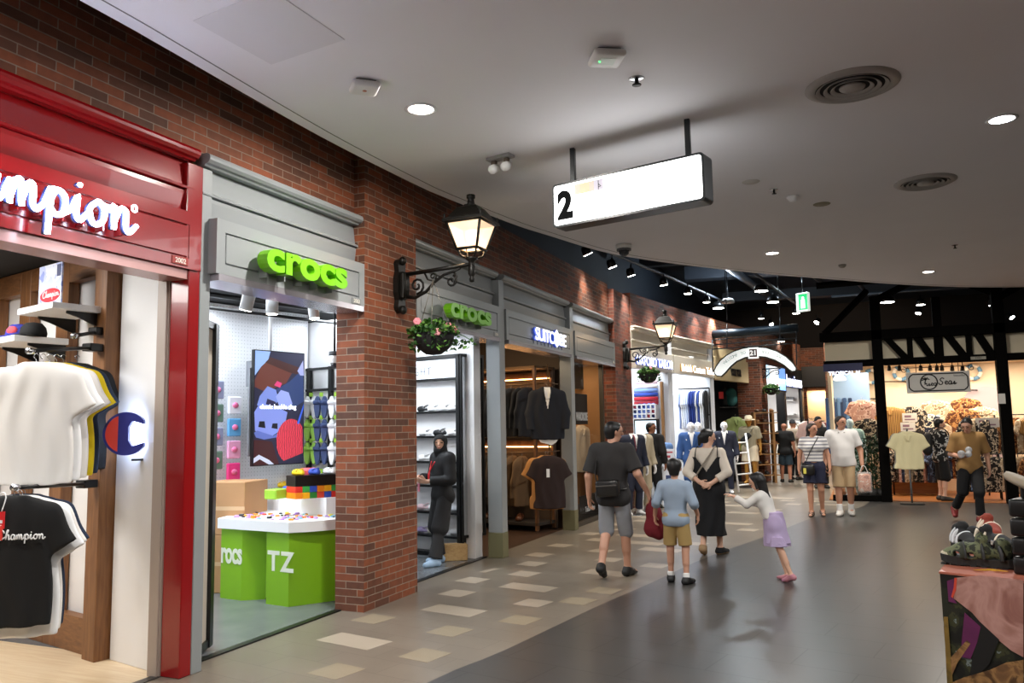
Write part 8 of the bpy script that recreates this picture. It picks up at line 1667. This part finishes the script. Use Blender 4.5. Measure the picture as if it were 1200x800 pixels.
for (z, w, h_) in ((1.08, .15, .03), (.98, .1, .05), (.88, .15, .02), (.78, .12, .02)): b.box(-w, z, 0, w, z + h_, .002, 0, 0, Mx)
b.build('print', mat('poster print', 'b84a58', .6), t); b = MB(); b.box(-.06, .4, 0, .1, .62, .002, 0, 0, Mx); b.build('printed_patch', mat('poster navy', '3a4a78', .6), t); b = MB(); b.tube([Mx @ Vector((0, .0, -.03)), Mx @ Vector((0, .5, -.03))], .015, 6); b.box(-.2, 0, -.15, .2, .02, .1, 0, 0, Mx); b.build('foot', CHROME, t)
t = thing('white_cloth', 'white draped cloth on a table beside the poster stand', 'cloth', at(768, 596, z=0)); q = at(769, 594, z=0); v = Vol(.012); v.cone((0, 0, .75), (0, 0, .1), .2, .24, .03, (1, .8, 1), [((0, 0, 1), (0, 0, .85)), ((0, 0, -1), (0, 0, .02))], fold=(.012, 34, 1.)); soft('drape', v, mat('white drape', 'dfe6f0', .8), t, None, Matrix.Translation((q.x, q.y, 0)))
# ------------------------------------------------------------------ outdoor footwear table at the right edge
DZ = .98; dA = at(1100, 669, z=DZ); dB = at(1132, 628, z=DZ); dC = at(1200, 680, z=DZ)
eY = (dB - dA).normalized(); eX = (dC - dA).normalized(); MDk = Matrix(((eX.x, eY.x, 0, dA.x), (eX.y, eY.y, 0, dA.y), (0, 0, 1, 0), (0, 0, 0, 1)))
dk = thing('display_table', 'printed display table of outdoor sandals at the right edge', 'table', MDk @ Vector((.5, .6, 0)))
b = MB(); b.box(0.004, 0.004, 0, 1.3, 1.25, DZ - .012, 0, 0, MDk); b.build('body', ramp_mat('forest print', [(0, '0e0f0a'), (.45, '1d1f14'), (.58, '34351f'), (.66, '6a7472'), (.7, '15160f')], 'noise', 14., .45, detail=6.), dk)
b = MB(); b.box(0, 0, DZ - .012, 1.3, 1.25, DZ, 0, .002, MDk); b.build('top', ramp_mat('terracotta print top', [(0, '8a4a3a'), (.5, 'a86450'), (.7, '96584a')], 'noise', 6., .35, const=False), dk)
FR = MDk @ Matrix(((1, 0, 0, 0), (0, 0, -1, 0), (0, 1, 0, 0), (0, 0, 0, 1)))      # front face: x right, y up, z towards the viewer
def fp(px, py): n_ = np.array(FR.to_3x3() @ Vector((0, 0, 1))); v_ = FR.inverted() @ atp(px, py, dA, n_); return (v_.x, v_.y)
def patch(name, pts, m, z): b = MB(); b.prism([fp(*p) for p in pts], z, z + .0012, 0, FR); b.build(name, m, dk)
PJ = ramp_mat('dusty pink jacket print', [(0, '6a4038'), (.38, '96695e'), (.52, 'ad8278'), (.66, '8a5c52'), (.8, '5c362f')], 'noise', 4.5, .5, detail=4., dist=1.2, const=False)
patch('printed_jacket', [(1120, 676), (1150, 672), (1200, 676), (1200, 765), (1186, 758), (1160, 738), (1140, 716), (1118, 700)], PJ, .004)
patch('printed_trim', [(1119, 676), (1122, 676), (1121, 690), (1117, 700), (1115, 698), (1118, 688)], mat('coral print', 'c0402c', .5), .0055)
PU = ramp_mat('purple trouser print', [(0, '2a0f22'), (.5, '5c1a4a'), (.7, '3a1230')], 'noise', 6., .5, dist=1., const=False)
patch('printed_trousers', [(1110, 680), (1119, 677), (1117, 698), (1122, 706), (1112, 704)], PU, .0045); patch('printed_trousers', [(1131, 716), (1150, 732), (1146, 750), (1138, 770), (1126, 768), (1128, 745)], PU, .0045)
BKK = ramp_mat('bark print', [(0, '2c1c10'), (.42, '6a4a2c'), (.55, '8f6a40'), (.66, '4a3018')], 'noise', 7., .5, dist=2.5, const=False)
patch('printed_bark', [(1113, 800), (1130, 792), (1160, 782), (1180, 772), (1200, 768), (1200, 800)], BKK, .005); patch('printed_log', [(1106, 722), (1111, 722), (1117, 800), (1110, 800)], ramp_mat('moss print', [(0, '2c2410'), (.5, '7a5f26'), (.65, '4a3c18')], 'noise', 9., .5, const=False), .005)
patch('printed_branch', [(1114, 770), (1134, 748), (1138, 752), (1122, 776), (1116, 790)], BKK, .0052); patch('printed_dark_shade', [(1140, 718), (1172, 746), (1160, 775), (1146, 790), (1136, 795), (1140, 770)], mat('print black', '0c0b0a', .5), .0042)
# sandals
def sport_sandal(label, p, rz, L, sole_m, up_m, st_m, toe_m=None, tilt=0.):
    t = thing('sport_sandal', label, 'shoe', group=None); k = L / .28
    b = MB(); P = cat_rom([(-.14, -.03, 0), (-.14, .03, 0), (-.08, .036, 0), (0, .032, 0), (.07, .046, 0), (.13, .035, 0), (.145, 0, 0), (.13, -.04, 0), (.07, -.048, 0), (0, -.036, 0), (-.08, -.036, 0)], 3, True); P2 = [(q.x, q.y) for q in P]
    n = len(P2); z_ = lambda x: .035 + .012 * max(0, (abs(x + .02) - .05) / .1)
    vs = [(x, y, 0.004 + .012 * max(0, (x - .08) / .06)) for x, y in P2] + [(x * 1.02, y * 1.05, z_(x)) for x, y in P2]; b.add(vs, [tuple(range(n))[::-1], tuple(range(n, 2 * n))] + [(i, (i + 1) % n, n + (i + 1) % n, n + i) for i in range(n)], 0, False)
    for i in range(7): x = -.12 + .04 * i; b.box(x, -.035, 0, x + .022, .035, .008)
    b.build('sole', sole_m, t)
    v = Vol(.005); S_ = (1, .75, 1)
    v.cone((.05, 0, .05), (.105, 0, .045), .045, .036, .02, (1, 1, .8)); v.cone((-.03, 0, .062), (.05, 0, .055), .04, .046, .03, (1, .95, 1)); v.cone((-.105, 0, .06), (-.10, 0, .095), .036, .036, .02, (1, .9, 1)); v.cone((-.03, 0, .105), (-.03, 0, .12), .03, .034, .02); v.cone((-.06, 0, .10), (-.04, 0, .13), .026, .03, .01, sub=True)
    for x in (.03, .085): v.cone((x, -.08, .05), (x - .015, .08, .05), .014, .014, 0, sub=True)
    v.cut((0, 0, -1), (0, 0, .03)); soft('upper', v, up_m, t)
    for i, (x0, x1, w) in enumerate(((.065, .04, .012), (.0, -.03, .013), (-.05, -.1, .011))):
        b = MB(); b.tube(cat_rom([(x0, -.05, .035), (x0 - .01, -.042, .075), ((x0 + x1) / 2, 0, .112 if i else .095), (x1, .042, .075), (x1 - .005, .05, .035)], 5), w, 6, 0, False, None, True, .4); b.build('strap', st_m, t)
    b = MB(); b.box(-.012, -.056, .05, .012, -.046, .075, 0, .003, Matrix.Translation((.045, 0, 0))); b.build('buckle', CHROME, t)
    if toe_m: b = MB(); b.ball((.115, 0, .045), (.034, .038, .018), 12); b.build('toe_cap', toe_m, t)
    t.location = p; t.rotation_euler = (0, tilt, rz); t.scale = (k, k, k); return t
RB = mat('black sole rubber', '1a1b1b', .6); OL = ramp_mat('olive camo', [(0, '23281c'), (.45, '5a6044'), (.6, '30362a'), (.72, '8a8a70')], 'noise', 30., .8)
p = at(1146, 663, z=DZ); sport_sandal('large olive and black sport sandal at the front of the display table', (p.x, p.y, DZ), math.atan2(-eX.y, -eX.x) + .12, .30, RB, OL, RB, mat('pale toe rubber', 'b0a890', .6))
p = at(1131, 644, z=DZ); sport_sandal('black and white sandal pointing at us behind the olive one', (p.x, p.y, DZ), math.atan2(-eY.y, -eY.x) + .35, .28, RB, mat('black mesh', '17181a', .8), mat('pale grey strap', 'c8ccd0', .6))
p = at(1163, 648, z=DZ); sport_sandal('striped cream and black sandal behind the olive one', (p.x, p.y, DZ), math.atan2(-eY.y, -eY.x) + 1.0, .28, RB, mat('black mesh', '17181a', .8), mat('cream strap', 'd8ccb8', .6), mat('cream rubber', 'cfc4ac', .6))
p = at(1164, 634, z=DZ); sport_sandal('terracotta sandal at the back of the display table', (p.x, p.y + .12, DZ), math.atan2(-eY.y, -eY.x) + .3, .27, mat('cream rubber', 'cfc4ac', .6), mat('terracotta mesh', '8a3828', .8), mat('cream strap', 'd8ccb8', .6))
t = thing('footwear_stand', 'black ridged stand at the right edge of the display table', 'stand', at(1195, 672, z=DZ)); p = at(1189, 672, z=DZ); Mx = Matrix.Translation(p) @ Matrix.Rotation(math.atan2(eX.y, eX.x), 4, 'Z')
for i in range(4): b = MB(); b.box(0, -.02, .085 * i, .22, .2, .085 * i + .078, 0, .012, Mx, 2); b.build('tier', BLACK, t)
b = MB(); b.lathe([(.001, -.02), (.08, -.018), (.09, -.004), (.085, .012), (.001, .018)], 22, (0, 0, 0), 0, Mx @ Matrix.Translation((.07, .06, .40)) @ Matrix.Rotation(.45, 4, 'Y') @ Matrix.Diagonal((1.2, .9, 1, 1))); b.build('sample_sole', mat('buff sole', '8d8270', .7), t)
b = MB(); b.box(.04, .03, .33, .10, .1, .39, 0, .01, Mx); b.build('neck', BLACK, t)
p = at(1158, 668, z=DZ); b = MB(); b.prism([(0, 0), (.14, .0), (.08, .05)], DZ, DZ + .002, 0, Matrix.Translation((p.x - .06, p.y - .01, 0))); b.build('price_ticket', mat('mustard card', 'c8962c', .6), label='small mustard ticket on the table beside the olive sandal', cat='ticket')
